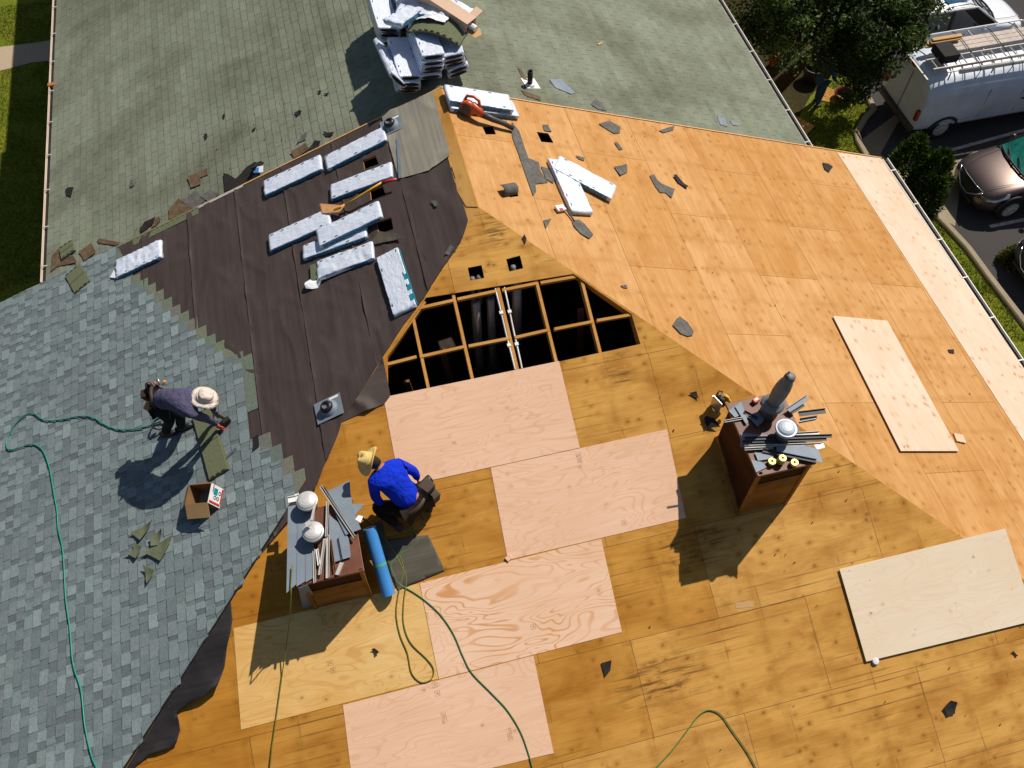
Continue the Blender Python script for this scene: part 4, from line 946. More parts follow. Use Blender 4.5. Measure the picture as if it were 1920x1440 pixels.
strips(Z2, [
 ('p', [(540, 950), (562, 945), (556, 1095), (537, 1112)], 0, 'galv', .004, 'long bluish flashing at the far left of the left chimney'),
 ('p', [(558, 948), (575, 945), (572, 1090), (556, 1100)], 0, 'galv', .012, 'second bluish flashing from the left on the left chimney'),
 ('p', [(572, 950), (590, 946), (588, 1083), (573, 1092)], 0, 'galv', .02, 'third bluish flashing on the left chimney, below the front dome'),
 ('p', [(612, 922), (656, 901), (657, 925), (664, 957), (668, 975), (677, 992), (648, 1003), (627, 960)], 0, 'galv', .05, 'big jagged grey sheet with points on the left chimney'),
 ('p', [(648, 945), (683, 945), (666, 966), (677, 992), (660, 985)], 0, 'galv', .045, 'triangular grey offcut pointing right on the left chimney'),
 ('p', [(617, 965), (640, 985), (654, 1010), (658, 1044), (624, 1055), (617, 1010)], 0, 'galv', .03, 'broad grey sheet in the middle of the left chimney'),
 ('p', [(672, 966), (681, 968), (676, 980), (666, 974)], 0, 'white', .052, 'small white offcut at the right corner of the left chimney heap'),
 ('s', [(601, 912), (665, 1008)], .03, 'galv_light', .075, 'long white angle trim running across the left chimney'),
 ('s', [(607, 914), (660, 1000)], .02, 'galv_dark', .065, 'dark channel trim beside the white angle on the left chimney'),
 ('s', [(614, 940), (612, 1006)], .03, 'galv_light', .06, 'upright pale strip right of the domes on the left chimney'),
 ('s', [(609, 1010), (599, 1078)], .035, 'galv_light', .04, 'pale strip hanging over the front edge of the left chimney'),
 ('s', [(615, 1003), (614, 1084)], .04, 'galv_light', .045, 'widest pale strip over the front edge of the left chimney'),
 ('s', [(620, 1012), (628, 1068)], .02, 'lumber_dark', .055, 'narrow brown wooden strip on the left chimney heap'),
 ('s', [(588, 1030), (590, 1093)], .03, 'galv_light', .035, 'short pale strip below the front dome of the left chimney'),
 ('s', [(594, 1030), (598, 1060)], .03, 'white', .04, 'stubby white strip below the front dome of the left chimney'),
 ('s', [(634, 1008), (642, 1050)], .02, 'galv', .05, 'thin grey strip on the broad sheet of the left chimney'),
 ('s', [(641, 1055), (632, 1078)], .05, 'galv_light', .03, 'short wide pale strip at the front right of the left chimney'),
 ('s', [(540, 938), (560, 934)], .07, 'white', .03, 'white offcut at the back left of the left chimney'),
 ('s', [(556, 926), (562, 950)], .05, 'white', .035, 'small white bracket beside the rear dome of the left chimney')], g2, 'left')
# clamp lying on the front dome
p = onZ(586, 968, Z2 + .30); m = MB(); m.bar(onZ(591, 945, Z2 + .30), onZ(584, 975, Z2 + .31), .03, .006); m.box((0, 0, 0), (.07, .06, .01), Matrix.Translation(onZ(578, 982, Z2 + .30)) @ Matrix.Rotation(.4, 4, 'Z'))
m.build('hanger_strap', M['galv_light'], None, Matrix.Translation(p), label='metal hanger strap resting on the front dome of the left chimney', cat='strap')
# blue flashings leaning down from the left chimney
a = [(559, 1103), (577, 1096), (598, 1132), (568, 1142)]
m = MB(); P3 = [onZ(*a[0], Z2 + .0), onZ(*a[1], Z2 + .0), onD(*a[2], .01), onD(*a[3], .01)]
n = (P3[1] - P3[0]).cross(P3[3] - P3[0]).normalized() * .004; m.rings([P3, [p + n for p in P3]]); m.build('metal_sheet', M['galv'], None, Matrix.Translation(P3[3]), label='grey flashing leaning down the front of the left chimney', cat='metal sheet', group=g2)
g1 = 'sheet metal offcuts on the right chimney'
strips(Z1, [
 ('p', [(1366, 770), (1390, 753), (1396, 775), (1378, 783)], 0, 'galv', .01, 'grey offcut at the back left of the right chimney'),
 ('p', [(1378, 762), (1390, 754), (1403, 793), (1398, 794)], 0, 'galv', .03, 'narrow angled grey offcut on the right chimney'),
 ('p', [(1402, 780), (1420, 773), (1437, 777), (1430, 792), (1420, 800), (1410, 789)], 0, 'galv', .025, 'curved bluish offcut left of the capped flue on the right chimney'),
 ('p', [(1390, 812), (1475, 818), (1472, 835), (1388, 838)], 0, 'galv', .01, 'wide bluish sheet at the middle of the right chimney'),
 ('p', [(1456, 838), (1505, 835), (1534, 842), (1543, 868), (1500, 856), (1456, 846)], 0, 'galv', .045, 'long pointed grey sheet overhanging the right side of the right chimney'),
 ('p', [(1415, 848), (1452, 852), (1448, 860), (1421, 864)], 0, 'galv', .02, 'bluish offcut beside the nail coils on the right chimney'),
 ('p', [(1408, 862), (1428, 866), (1438, 876), (1418, 886)], 0, 'galv', .01, 'grey offcut at the front left corner of the right chimney'),
 ('p', [(1526, 834), (1544, 831), (1547, 839), (1532, 843)], 0, 'white', .05, 'white offcut tip at the right side of the right chimney'),
 ('s', [(1478, 770), (1514, 746)], .06, 'galv', .06, 'grey gutter piece sticking up right behind the capped flue'),
 ('s', [(1484, 775), (1508, 760)], .03, 'galv_dark', .05, 'short dark trim behind the capped flue on the right chimney'),
 ('s', [(1358, 791), (1392, 785)], .02, 'galv_light', .02, 'pale rod sticking out left of the right chimney'),
 ('s', [(1498, 777), (1548, 771)], .06, 'galv_dark', .03, 'wide black trim sticking out right of the right chimney'),
 ('s', [(1500, 788), (1532, 783)], .03, 'galv_dark', .02, 'short black trim below the wide one on the right chimney'),
 ('s', [(1498, 793), (1530, 787)], .012, 'galv_light', .025, 'thin pale trim below the black trims on the right chimney'),
 ('s', [(1396, 823), (1560, 818)], .035, 'galv_dark', .07, 'longest dark channel across the right chimney'),
 ('s', [(1392, 829), (1550, 824)], .03, 'galv_dark', .055, 'dark channel just below the longest one on the right chimney'),
 ('s', [(1440, 818), (1536, 812)], .035, 'galv_light', .062, 'bright pale trim lying above the dark channels'),
 ('s', [(1396, 838), (1540, 833)], .02, 'galv_light', .045, 'thin pale trim below the dark channels on the right chimney'),
 ('s', [(1396, 843), (1450, 840)], .02, 'galv_light', .035, 'short pale trim at the left of the channels on the right chimney'),
 ('s', [(1430, 845), (1530, 865)], .04, 'galv_dark', .04, 'dark slanting trim with punched holes on the right chimney'),
 ('s', [(1395, 772), (1420, 785)], .025, 'galv_dark', .045, 'dark slanting trim at the back of the right chimney')], g1, 'right')
for q, lb, n in (((1446, 868), 'left nail coil on the right chimney, beside the stacked pair', 1), ((1463, 866), 'stacked pair of nail coils on the right chimney', 2), ((1488, 870), 'right nail coil on the right chimney, standing apart', 1)):
    p = onZ(*q, Z1 + .02); o = thing('nail_coil', p, lb, 'nail coil', 'coils of yellow wire nails')
    for k in range(n):
        T = Matrix.Translation(p + V((.004 * k, 0, .055 * k)))
        m = MB(); m.lathe([(.016, 0), (.046, 0), (.05, .01), (.05, .045), (.046, .05), (.016, .05), (.014, .02), (.016, 0)], T, 20); m.build('coil', M['brass'], o, T)
        m = MB()
        for j in range(14):
            a_ = j * .45; m.tube([T @ V((.018 * math.cos(a_), .018 * math.sin(a_), .052)), T @ V((.045 * math.cos(a_ + .15), .045 * math.sin(a_ + .15), .052))], .003, 4)
        m.build('nail_heads', M['brass'], o, T)
# tape measure and white spool
p = onZ(1417, 751, Z1 + .03); o = thing('tape_measure', p, 'red orange tape measure at the back corner of the right chimney', 'tape measure')
T = Matrix.Translation(p) @ Matrix.Rotation(.4, 4, 'Z'); m = MB(); m.box((0, 0, .012), (.10, .07, .045), T); m.build('case', plain('salmon plastic', (.62, .14, .08), .4), o, T, bevel=.014)
m = MB(); m.lathe([(.018, .036), (.018, .038), (.001, .038)], T, 14); m.build('badge', M['white'], o, T); m = MB(); m.box((-.05, 0, 0), (.015, .03, .03), T); m.build('tape_tip', M['red'], o, T)
p = onZ(1436, 748, Z1 + .03); o = MB(); o.lathe([(.03, 0), (.035, .01), (.035, .05), (.028, .065), (.001, .066)], Matrix.Translation(p), 16); o.build('chalk_bottle', M['white'], None, Matrix.Translation(p), label='small white bottle beside the tape measure on the right chimney', cat='bottle', smooth=True)
# circular saw resting on the roof behind the right chimney
p = onD(1352, 752, .16); T = Matrix.Translation(p) @ Matrix.Rotation(.35, 4, 'Z')
o = thing('circular_saw', onD(1352, 752, 0), 'yellow and black circular saw behind the right chimney', 'circular saw')
m = MB(); m.box((-.085, 0, -.02), (.008, .17, .26), T); m.box((-.085, .085, .08), (.03, .02, .02), T); m.build('base_plate', M['steel'], o, T)
m = MB(); m.lathe([(.02, -.02), (.09, -.018), (.095, .018), (.02, .02)], T @ Matrix.Translation((-.03, 0, .02)) @ Matrix.Rotation(R90, 4, 'Y'), 20); m.build('blade_guard', M['black_rubber'], o, T, smooth=True)
m = MB(); m.tube([T @ V((-.01, .0, .03)), T @ V((.05, -.01, .05)), T @ V((.09, -.01, .05))], [.055, .05, .04], 12); m.tube([T @ V(v) for v in ((.03, .03, .09), (.06, -.05, .10), (.06, -.11, .04), (.05, -.12, -.02))], [.026, .022, .022, .028], 8); m.build('motor_body', M['yellow'], o, T, smooth=True)
m = MB(); m.box((.02, .02, .095), (.06, .06, .03), T); m.box((.09, -.02, .03), (.05, .08, .09), T); m.build('battery', M['black_rubber'], o, T, bevel=.008)
m = MB(); m.tube([T @ V((-.02, .09, .05)), T @ V((.04, .11, .08)), T @ V((.08, .08, .06))], .014, 8); m.build('front_handle', M['grey_plastic'], o, T, smooth=True)
pl_ = [onD(1318, 787, .05), onD(1324, 780, .06), onD(1340, 785, .10), onD(1350, 800, .06), onD(1328, 803, .03)]
m = MB(); n = V((0, 0, .006)); m.rings([pl_, [p + n for p in pl_]]); m.build('felt_scrap', M['debris_dark'], None, Matrix.Translation(pl_[0]), label='ragged black scrap caught against the left side of the right chimney', cat='scrap')

# ---------------------------------------------------------------- loose plywood sheets and blocks
def loose_sheet(pl, quad, mat, lift, label, lift2=0):
    Fr = PL[pl][1]; pts = [l2(pl, *q) for q in quad]; c = V((sum(p[0] for p in pts) / 4, sum(p[1] for p in pts) / 4, 0)); T = Fr @ Matrix.Translation(c)
    m = MB(); m.prism([(p[0] - c.x, p[1] - c.y) for p in pts], lift - .012, lift, m=T); m.build('loose_plywood', mat, None, T, label=label, cat='plywood sheet')
loose_sheet('C', [(1559, 595), (1686, 848), (1795, 848), (1661, 604)], M['ply_creamC2'] if 'ply_creamC2' in M else M['ply_creamC'], .038, 'long pale plywood sheet lying loose on the right slope')
loose_sheet('D', [(1572, 1067), (1622, 1240), (1938, 1163), (1882, 991)], M['ply_cream'], .036, 'wide pale plywood sheet lying loose at the lower right')
for pl, quad, lb in (('C', [(1790, 815), (1796, 830), (1810, 827), (1804, 812)], 'small square wood offcut right of the long loose sheet'), ('D', [(946, 1046), (953, 1053), (960, 1046), (954, 1040)], 'tiny wood offcut at the corner of the fresh pink sheets')):
    T, L, W = pl_mat(pl, quad, .03); m = MB(); m.box((0, 0, -.01), (L, W, .02), T); m.build('wood_offcut', M['ply_pink'], None, T, label=lb, cat='wood offcut')
p = onD(1640, 1239, 0); T = FD @ Matrix.Translation((*l2('D', 1640, 1239), .02)); m = MB(); m.lathe([(.03, 0), (.05, .006), (.04, .02), (.001, .024)], T, 14); m.build('white_cap', M['wrap_plain'], None, T, label='white plastic bit peeking from under the loose sheet at lower right', cat='plastic scrap')

# ---------------------------------------------------------------- air hoses
def catmull(pts, n=8):
    out = []; P_ = [pts[0]] + list(pts) + [pts[-1]]
    for i in range(1, len(P_) - 2):
        p0, p1, p2, p3 = P_[i - 1:i + 3]
        for k in range(n):
            t = k / n; out.append(0.5 * ((2 * p1) + (p2 - p0) * t + (2 * p0 - 5 * p1 + 4 * p2 - p3) * t * t + (3 * p1 - p0 - 3 * p2 + p3) * t ** 3))
    out.append(V(pts[-1])); return out
def hose(pl, pts, mat, label, r=.0078, lift=.014, hs=None, lin=False):
    P3 = [(PL[pl][0] if isinstance(pl, str) else pl[i])(*q, lift + (hs[i] if hs else 0)) for i, q in enumerate(pts)]
    m = MB(); m.tube(P3 if lin else catmull(P3), r, 8); m.build('air_hose', mat, None, Matrix.Translation(P3[0]), label=label, cat='hose', smooth=True)
hose('B', [(302, 790), (285, 796), (255, 804), (222, 805), (196, 796), (175, 783), (150, 780), (118, 786), (85, 788), (62, 775), (45, 780), (25, 800), (13, 825), (15, 842), (35, 840), (58, 833), (78, 842), (92, 875), (101, 925), (107, 960), (109, 990), (118, 1035), (123, 1120), (131, 1180), (137, 1245), (152, 1295), (159, 1360), (171, 1415), (181, 1440), (190, 1465)], M['hose_teal'], 'teal air hose curling across the new grey shingles', r=.0095, lift=.05)
hose('D', [(755, 992), (775, 996), (784, 1012), (772, 1026), (748, 1042), (733, 1060), (742, 1085), (752, 1097), (775, 1110), (800, 1128), (828, 1155), (851, 1190), (868, 1230), (885, 1262), (920, 1298), (950, 1330), (975, 1370), (990, 1410), (1000, 1445), (1012, 1480)], M['hose_green'], 'green air hose running down over the fresh plywood sheets', lift=.018)
hose('D', [(680, 968), (705, 990), (735, 1028), (752, 1060), (762, 1085), (757, 1130), (757, 1170), (770, 1205), (800, 1235), (813, 1255), (808, 1274), (790, 1279), (772, 1262), (764, 1225), (750, 1190), (743, 1150), (748, 1108), (757, 1070), (750, 1042)], M['hose_olive'], 'olive air hose looped on the yellow sheet below the blue roll', lift=.018)
fz = lambda x, y, h: onZ(x, y, Z2 + .06)
hose([fz, fz, fz, onD, onD, onD, onD, onD, onD, onD], [(548, 1060), (546, 1100), (545.5, 1114), (544, 1150), (541, 1180), (536, 1215), (529, 1265), (520, 1330), (510, 1400), (503, 1460)], M['hose_olive'], 'olive air hose hanging from the left chimney straight down the photo', lift=.03, hs=(0, 0, 0, .55, .32, .12, 0, 0, 0, 0), lin=True)
hose('D', [(1225, 1445), (1262, 1405), (1290, 1368), (1310, 1342), (1330, 1331), (1352, 1340), (1372, 1368), (1400, 1408), (1422, 1448), (1440, 1480)], M['hose_green'], 'green air hose arching at the bottom edge of the photo', lift=.02)

# ---------------------------------------------------------------- scraps of felt and shingle
def scrap(pl, pts, mat, label, lift=.012, curl=.01, name='felt_scrap', cat='scrap', th=.004):
    q = [l2(pl, *p) for p in pts]; cx = sum(p[0] for p in q) / len(q); cy = sum(p[1] for p in q) / len(q)
    Fr = PL[pl][1] @ Matrix.Translation((cx, cy, 0)); loc = [(p[0] - cx, p[1] - cy) for p in q]
    sz = max(max(abs(p[0]), abs(p[1])) for p in loc)
    if sum(loc[i][0] * loc[(i + 1) % len(loc)][1] - loc[(i + 1) % len(loc)][0] * loc[i][1] for i in range(len(loc))) < 0: loc = loc[::-1]
    bm = grid_poly(loc, max(.02, sz / 5))
    for v in bm.verts: v.co.z = lift + curl * (0.5 + nz(v.co.x * 7 + cx * 3, v.co.y * 7 + cy, 2)) + curl * 1.5 * (v.co.length / max(sz, .01)) ** 2
    bm_obj(name, bm, mat, None, Fr, smooth=False, thick=th, label=label, cat=cat)
def z3(pts, ox, oy, s=3.0): return [(ox + x / s, oy + y / s) for x, y in pts]
dg, dd, db = M['debris_grey'], M['debris_dark'], M['debris_brown']
scrap('C', [(959, 230), (973, 247), (990, 297), (1010, 305), (1013, 322), (1027, 343), (1003, 346), (1005, 360), (999, 368), (983, 323), (972, 290), (960, 258)], dg, 'long grey torn shingle strip running down from the blower nozzle', curl=.003)
scrap('C', z3([(485, 700), (545, 683), (607, 715), (605, 750), (575, 755), (530, 728)], 960, 0), dg, 'ragged grey shingle scrap right of the larger square hole', curl=.004)
scrap('C', z3([(825, 738), (870, 722), (912, 712), (905, 735), (850, 750)], 960, 0), dg, 'thin grey scrap just below the rake of the right slope', curl=.004)
scrap('C', z3([(572, 803), (600, 815), (622, 842), (602, 846)], 960, 0), dg, 'small slanted grey scrap below the ragged one', curl=.004)
scrap('C', z3([(572, 942), (640, 930), (646, 972), (605, 993)], 960, 0), dg, 'four sided grey shingle scrap right of the crossed bundles', curl=.008)
scrap('C', z3([(772, 992), (798, 985), (812, 1012), (838, 1035), (912, 1068), (908, 1085), (895, 1118), (862, 1088), (830, 1085), (806, 1055)], 960, 0), dg, 'long jagged grey scrap in the middle of the right slope', curl=.004)
scrap('C', z3([(903, 992), (920, 990), (985, 1055), (978, 1064), (930, 1032)], 960, 0), dd, 'narrow dark shingle strip beside the jagged grey scrap', curl=.012)
scrap('C', z3([(355, 878), (405, 890), (404, 908), (375, 898)], 960, 0), dg, 'small oblong scrap above the crossed bundles', curl=.004)
scrap('C', z3([(335, 1248), (372, 1240), (405, 1262), (455, 1325), (432, 1346), (385, 1318), (345, 1275)], 960, 0), dg, 'grey leaf shaped scrap below the scraper handle', curl=.006)
scrap('C', z3([(175, 1242), (218, 1236), (205, 1262), (188, 1288)], 960, 0), dg, 'small hooked grey scrap left of the scraper', curl=.004)
scrap('C', z3([(1743, 918), (1775, 925), (1802, 942), (1780, 972), (1755, 955)], 960, 0), dd, 'dark scrap near the pale eave strip of the right slope', curl=.006)
scrap('C', z3([(160, 940), (200, 950), (235, 1010), (230, 1035), (190, 1010)], 960, 0), dg, 'grey scrap half under the crossed bundles', curl=.003)
scrap('C', z3([(170, 705), (200, 705), (222, 745), (180, 738)], 960, 0), dg, 'small grey scrap above the larger square hole', curl=.003)
scrap('C', z3([(900, 393), (922, 358), (940, 345), (985, 378), (1018, 428), (1012, 450), (985, 455), (945, 440)], 960, 480), dg, 'big grey shingle scrap right of the roof opening', curl=.006)
scrap('C', z3([(607, 170), (640, 165), (648, 185), (625, 182)], 960, 480), dg, 'tiny hooked scrap above the big scrap', curl=.004)
scrap('D', z3([(995, 772), (1035, 762), (1047, 802), (1018, 792)], 960, 480), dd, 'small dark scrap left of the circular saw', curl=.008)
scrap('D', z3([(500, 850), (558, 833), (552, 890), (522, 927)], 960, 960), dd, 'black pointed felt scrap at the lower middle of the hip end', curl=.004)
scrap('D', [(1767, 1328), (1781, 1313), (1792, 1316), (1788, 1338), (1775, 1342)], dd, 'black crumpled felt scrap at the lower right', curl=.012)
scrap('D', [(697, 1217), (702, 1215), (711, 1222), (705, 1227)], dd, 'tiny curled black scrap on the yellow sheet', curl=.015)
scrap('D', [(1895, 1222), (1899, 1221), (1907, 1229), (1904, 1231)], dd, 'thin black sliver below the wide loose sheet', curl=.006)
scrap('C', [(1776, 656), (1787, 656), (1788, 664), (1779, 662)], dd, 'small dark square scrap beside the pale eave strip', curl=.003)
scrap('B', z3([(990, 1135), (1025, 1140), (1028, 1165), (1012, 1172)], 480, 0), dg, 'small pale scrap alone on the dark felt below the peak', lift=.035, curl=.006)
scrap('B', z3([(640, 1390), (700, 1310), (800, 1320), (830, 1350), (720, 1372)], 480, 0), M['felt_sheet'], 'dark felt tongue below the lowest felt hole', lift=.03, curl=.012)
scrap('D', z3([(1062, 1432), (1092, 1378), (1130, 1405), (1092, 1436)], 480, 0), dg, 'grey scrap on the hip left of the pipe holes', lift=.01, curl=.01)
scrap('D', z3([(1495, 1340), (1510, 1320), (1522, 1345), (1515, 1372)], 480, 0), dd, 'tiny dark scrap on the hip end near its top', curl=.005)
scrap('B', [(478, 822), (487, 816), (489, 838), (477, 848)], dd, 'black patch of felt on the step of new shingles', lift=.036, curl=.004)
# curled vent cover over the third hole
q = onC(950, 358, .0); ex = (onC(972, 352, 0) - onC(930, 360, 0)).normalized(); T = frame(q, ex, NC.cross(ex), NC)
m = MB(); rs = []
for i in range(12):
    u = i / 11; a = -.25 + u * 2.6; r = .10 + .02 * nz(i, 3)
    rs.append([T @ V((x, -math.cos(a) * r * .95 - .01, math.sin(a) * r + .02)) for x in (-.13 - .015 * nz(i * .8, 1), -.04, .05, .13 + .015 * nz(i * .8, 7))])
m.rings(rs, close=False, cap=False); ov = m.build('felt_scrap', M['debris_grey'], None, T, label='curled grey scrap standing over the third hole of the right slope', cat='scrap', smooth=True)
b_ = ov.modifiers.new('t', 'SOLIDIFY'); b_.thickness = .008
# scraps on the rear left roof, along the rake
for pts, mt, lb in (
 ([(1060, 1000), (1168, 952), (1175, 985), (1130, 1002), (1135, 1040), (1080, 1062)], db, 'brown torn shingle with a pale underside on the old left roof'),
 ([(372, 1072), (385, 1058), (418, 1056), (405, 1110), (378, 1100)], dd, 'dark scrap on the old left roof near the gutter'),
 ([(732, 1045), (742, 1008), (762, 1045), (740, 1058)], dg, 'small brownish scrap in the middle of the old left roof'),
 ([(1262, 980), (1290, 985), (1330, 1010), (1390, 945), (1440, 915), (1470, 930), (1410, 1010), (1380, 1040), (1270, 1080)], dd, 'large crumpled black scrap by the rake of the old left roof'),
 ([(955, 1185), (1010, 1120), (1060, 1150), (1090, 1180), (1010, 1215), (960, 1240)], db, 'curled brown shingles by the rake, leftmost of the row'),
 ([(1030, 1140), (1100, 1080), (1165, 1120), (1130, 1160), (1090, 1178)], dg, 'bent brown shingle in the row by the rake'),
 ([(1130, 1110), (1185, 1070), (1240, 1095), (1180, 1140)], dg, 'last bent shingle of the row by the rake'),
 ([(792, 1290), (820, 1250), (880, 1225), (870, 1262), (800, 1312)], dd, 'black pointed scrap by the rake below the brown row'),
 ([(870, 1240), (900, 1222), (912, 1240), (880, 1275), (860, 1285)], db, 'small tan scrap touching the black pointed scrap'),
 ([(1640, 860), (1720, 810), (1745, 845), (1660, 895)], db, 'brown shingle piece near the top bundle row'),
 ([(1675, 810), (1700, 765), (1732, 750), (1720, 790)], dg, 'grey shingle piece above the brown one'),
 ([(1740, 840), (1775, 795), (1808, 800), (1800, 825), (1750, 850)], dd, 'dark shingle scrap beside the brown piece'),
 ([(1822, 745), (1845, 750), (1885, 748), (1870, 768), (1835, 772)], dd, 'small dark two pointed scrap near the felt edge'),
 ([(1660, 640), (1690, 622), (1702, 632), (1675, 658)], dd, 'dark flake on the old left roof'),
 ([(1150, 762), (1168, 755), (1172, 775), (1160, 785)], dd, 'tiny dark flake in the middle of the old left roof'),
 ([(1255, 655), (1268, 645), (1266, 668), (1257, 670)], dd, 'tiny upright dark flake on the old left roof'),
 ([(1420, 735), (1440, 720), (1442, 730), (1428, 742)], dd, 'tiny slanted dark flake on the old left roof'),
 ([(552, 1352), (570, 1345), (685, 1370), (660, 1384), (560, 1370)], db, 'rolled brown strip at the lower end of the old left roof'),
 ([(450, 1420), (520, 1372), (545, 1425), (480, 1470)], db, 'brown shingle square beside the green stack by the gutter'),
 ([(300, 1440), (340, 1400), (420, 1445), (440, 1480), (330, 1500), (292, 1530)], db, 'heap of brown shingle bits in the corner by the gutter'),
 ([(1790, 522), (1805, 512), (1812, 522), (1800, 530)], dd, 'little dark flake above the felt edge, left one'),
 ([(1825, 533), (1848, 526), (1852, 534), (1838, 540)], dd, 'little dark flake above the felt edge, right one')):
    scrap('AL', z3(pts, 0, 0), mt, lb, lift=.016, curl=.008)
# plastic wrapper at the rake
m = MB(); T = PL['AL'][1] @ Matrix.Translation((*l2('AL', 488, 320), .05)); 
for i in range(4): m.prism([(-.14 + .03 * i, -.06 * i + .02), (.05, -.13), (.14 - .02 * i, .03 + .02 * i), (-.02, .11)], .02 * i, .02 * i + .012, m=T @ Matrix.Rotation(.5 * i, 4, 'Z') @ Matrix.Rotation(.25 * (i - 1), 4, 'X'))
o = m.build('plastic_wrapper', M['debris_dark'], None, T, label='crumpled black and blue plastic wrapper at the left rake', cat='wrapper')
m = MB(); m.prism([(-.19, -.10), (-.05, -.12), (-.01, .0), (-.12, .05)], .05, .06, m=T); m.build('white_corner', M['wrap_plain'], o, T); m = MB(); m.prism([(-.17, -.03), (-.06, -.05), (-.02, .05), (-.12, .06)], .065, .072, m=T); m.build('blue_panel', M['roll_blue'], o, T)
# scraps on the rear right roof
for pts, mt, lb in (
 ([(208, 452), (270, 448), (322, 495), (355, 528), (330, 533), (240, 495)], M['galv'], 'bluish grey shingle patch right of the vent pipe'),
 ([(30, 383), (52, 395), (85, 455), (60, 450)], db, 'brown sliver leaning by the vent pipe'),
 ([(440, 590), (470, 556), (500, 585), (530, 628), (480, 618)], dg, 'thin grey flakes above the right rake'),
 ([(1150, 655), (1195, 670), (1210, 715), (1170, 705)], M['galv'], 'pale grey flake low on the old right roof'),
 ([(1222, 680), (1268, 695), (1270, 712), (1240, 706)], M['galv'], 'small pale flake beside the other low on the old right roof'),
 ([(50, 510), (150, 545), (160, 570), (70, 540)], db, 'brown torn shingle below the vent pipe'),
 ([(478, 250), (505, 238), (508, 246), (484, 258)], M['card'], 'tiny wood splinter on the old right roof')):
    scrap('AR', z3(pts, 960, 0), mt, lb, lift=.014, curl=.003)
# green triangular shingle offcuts on the new shingles
for pts, lb in (([(752, 125), (882, 58), (805, 165)], 'topmost green triangular shingle offcut of the five'),
 ([(865, 150), (938, 105), (918, 165), (905, 195), (872, 200)], 'green offcut with a notch, upper right of the group'),
 ([(728, 240), (765, 225), (775, 180), (820, 205), (785, 268)], 'green star shaped offcut at the left of the group'),
 ([(828, 235), (905, 185), (992, 142), (920, 282)], 'largest green triangular offcut, right of the star shaped one'),
 ([(830, 308), (888, 335), (848, 408), (836, 380)], 'lowest green triangular offcut, pointing down')):
    scrap('B', z3(pts, 0, 960), M['shingle_green'], lb, lift=.05, curl=.02, name='shingle_offcut', cat='shingle offcut', th=.006)

# ================================================================ PEOPLE
M['skin'] = plain('skin', (0.46, 0.23, 0.14), 0.55, 0.4, var=0.08)
M['hair'] = plain('dark hair', (0.02, 0.014, 0.01), 0.7)
def cloth(name, c, var=0.18): 
    g = G(name, 0.85, 0.15); n1 = g.noise(g.co(), 7, 4, 0.6, 0.4)
    return g.out(g.mix(g.ramp(n1, (0.3, 0), (0.7, 1)), tuple(x * (1 - var) for x in c), tuple(x * (1 + var) for x in c)), bump=g.noise(g.co((1, 1, .4)), 11, 4, 0.6), bs=0.9, bd=0.05)
M['shirt_purple'] = cloth('dusty purple shirt', (0.080, 0.076, 0.135)); M['shirt_blue'] = cloth('bright blue shirt', (0.006, 0.035, 0.60), .1)
M['trousers'] = cloth('black trousers', (0.012, 0.012, 0.014)); M['trousers_brown'] = cloth('dark brown trousers', (0.022, 0.015, 0.011)); M['denim'] = cloth('faded blue work clothes', (0.035, 0.075, 0.13))
M['hat_cream'] = cloth('cream sun hat', (0.70, 0.60, 0.52), .05); M['straw'] = plain('straw', (0.66, 0.46, 0.17), 0.75, 0.2, var=0.25, scale=60)
M['leather'] = plain('tan leather', (0.42, 0.22, 0.09), 0.6, var=0.3); M['leather_dark'] = plain('dark brown leather', (0.05, 0.028, 0.018), 0.6, var=0.3)
M['glove_red'] = plain('red dipped glove', (0.55, 0.06, 0.03), 0.5); M['glove_grey'] = plain('grey glove', (0.30, 0.27, 0.22), 0.7)
def skin(name, nodes, edges, mat, parent, label=None, sub=2):
    names = list(nodes); c = V(nodes[names[0]][0]); me = bpy.data.meshes.new(name)
    me.from_pydata([tuple(V(nodes[k][0]) - c) for k in names], [(names.index(a), names.index(b_)) for a, b_ in edges], [])
    me.materials.append(mat); o = bpy.data.objects.new(name, me); link(o, Matrix.Translation(c), parent); tag(o, label)
    s = o.modifiers.new('skin', 'SKIN'); s.use_smooth_shade = True
    for i, k in enumerate(names):
        r = nodes[k][1]; r = r if isinstance(r, tuple) else (r, r); me.skin_vertices[0].data[i].radius = r; me.skin_vertices[0].data[i].use_root = (i == 0)
    b_ = o.modifiers.new('sub', 'SUBSURF'); b_.levels = sub; b_.render_levels = sub; return o
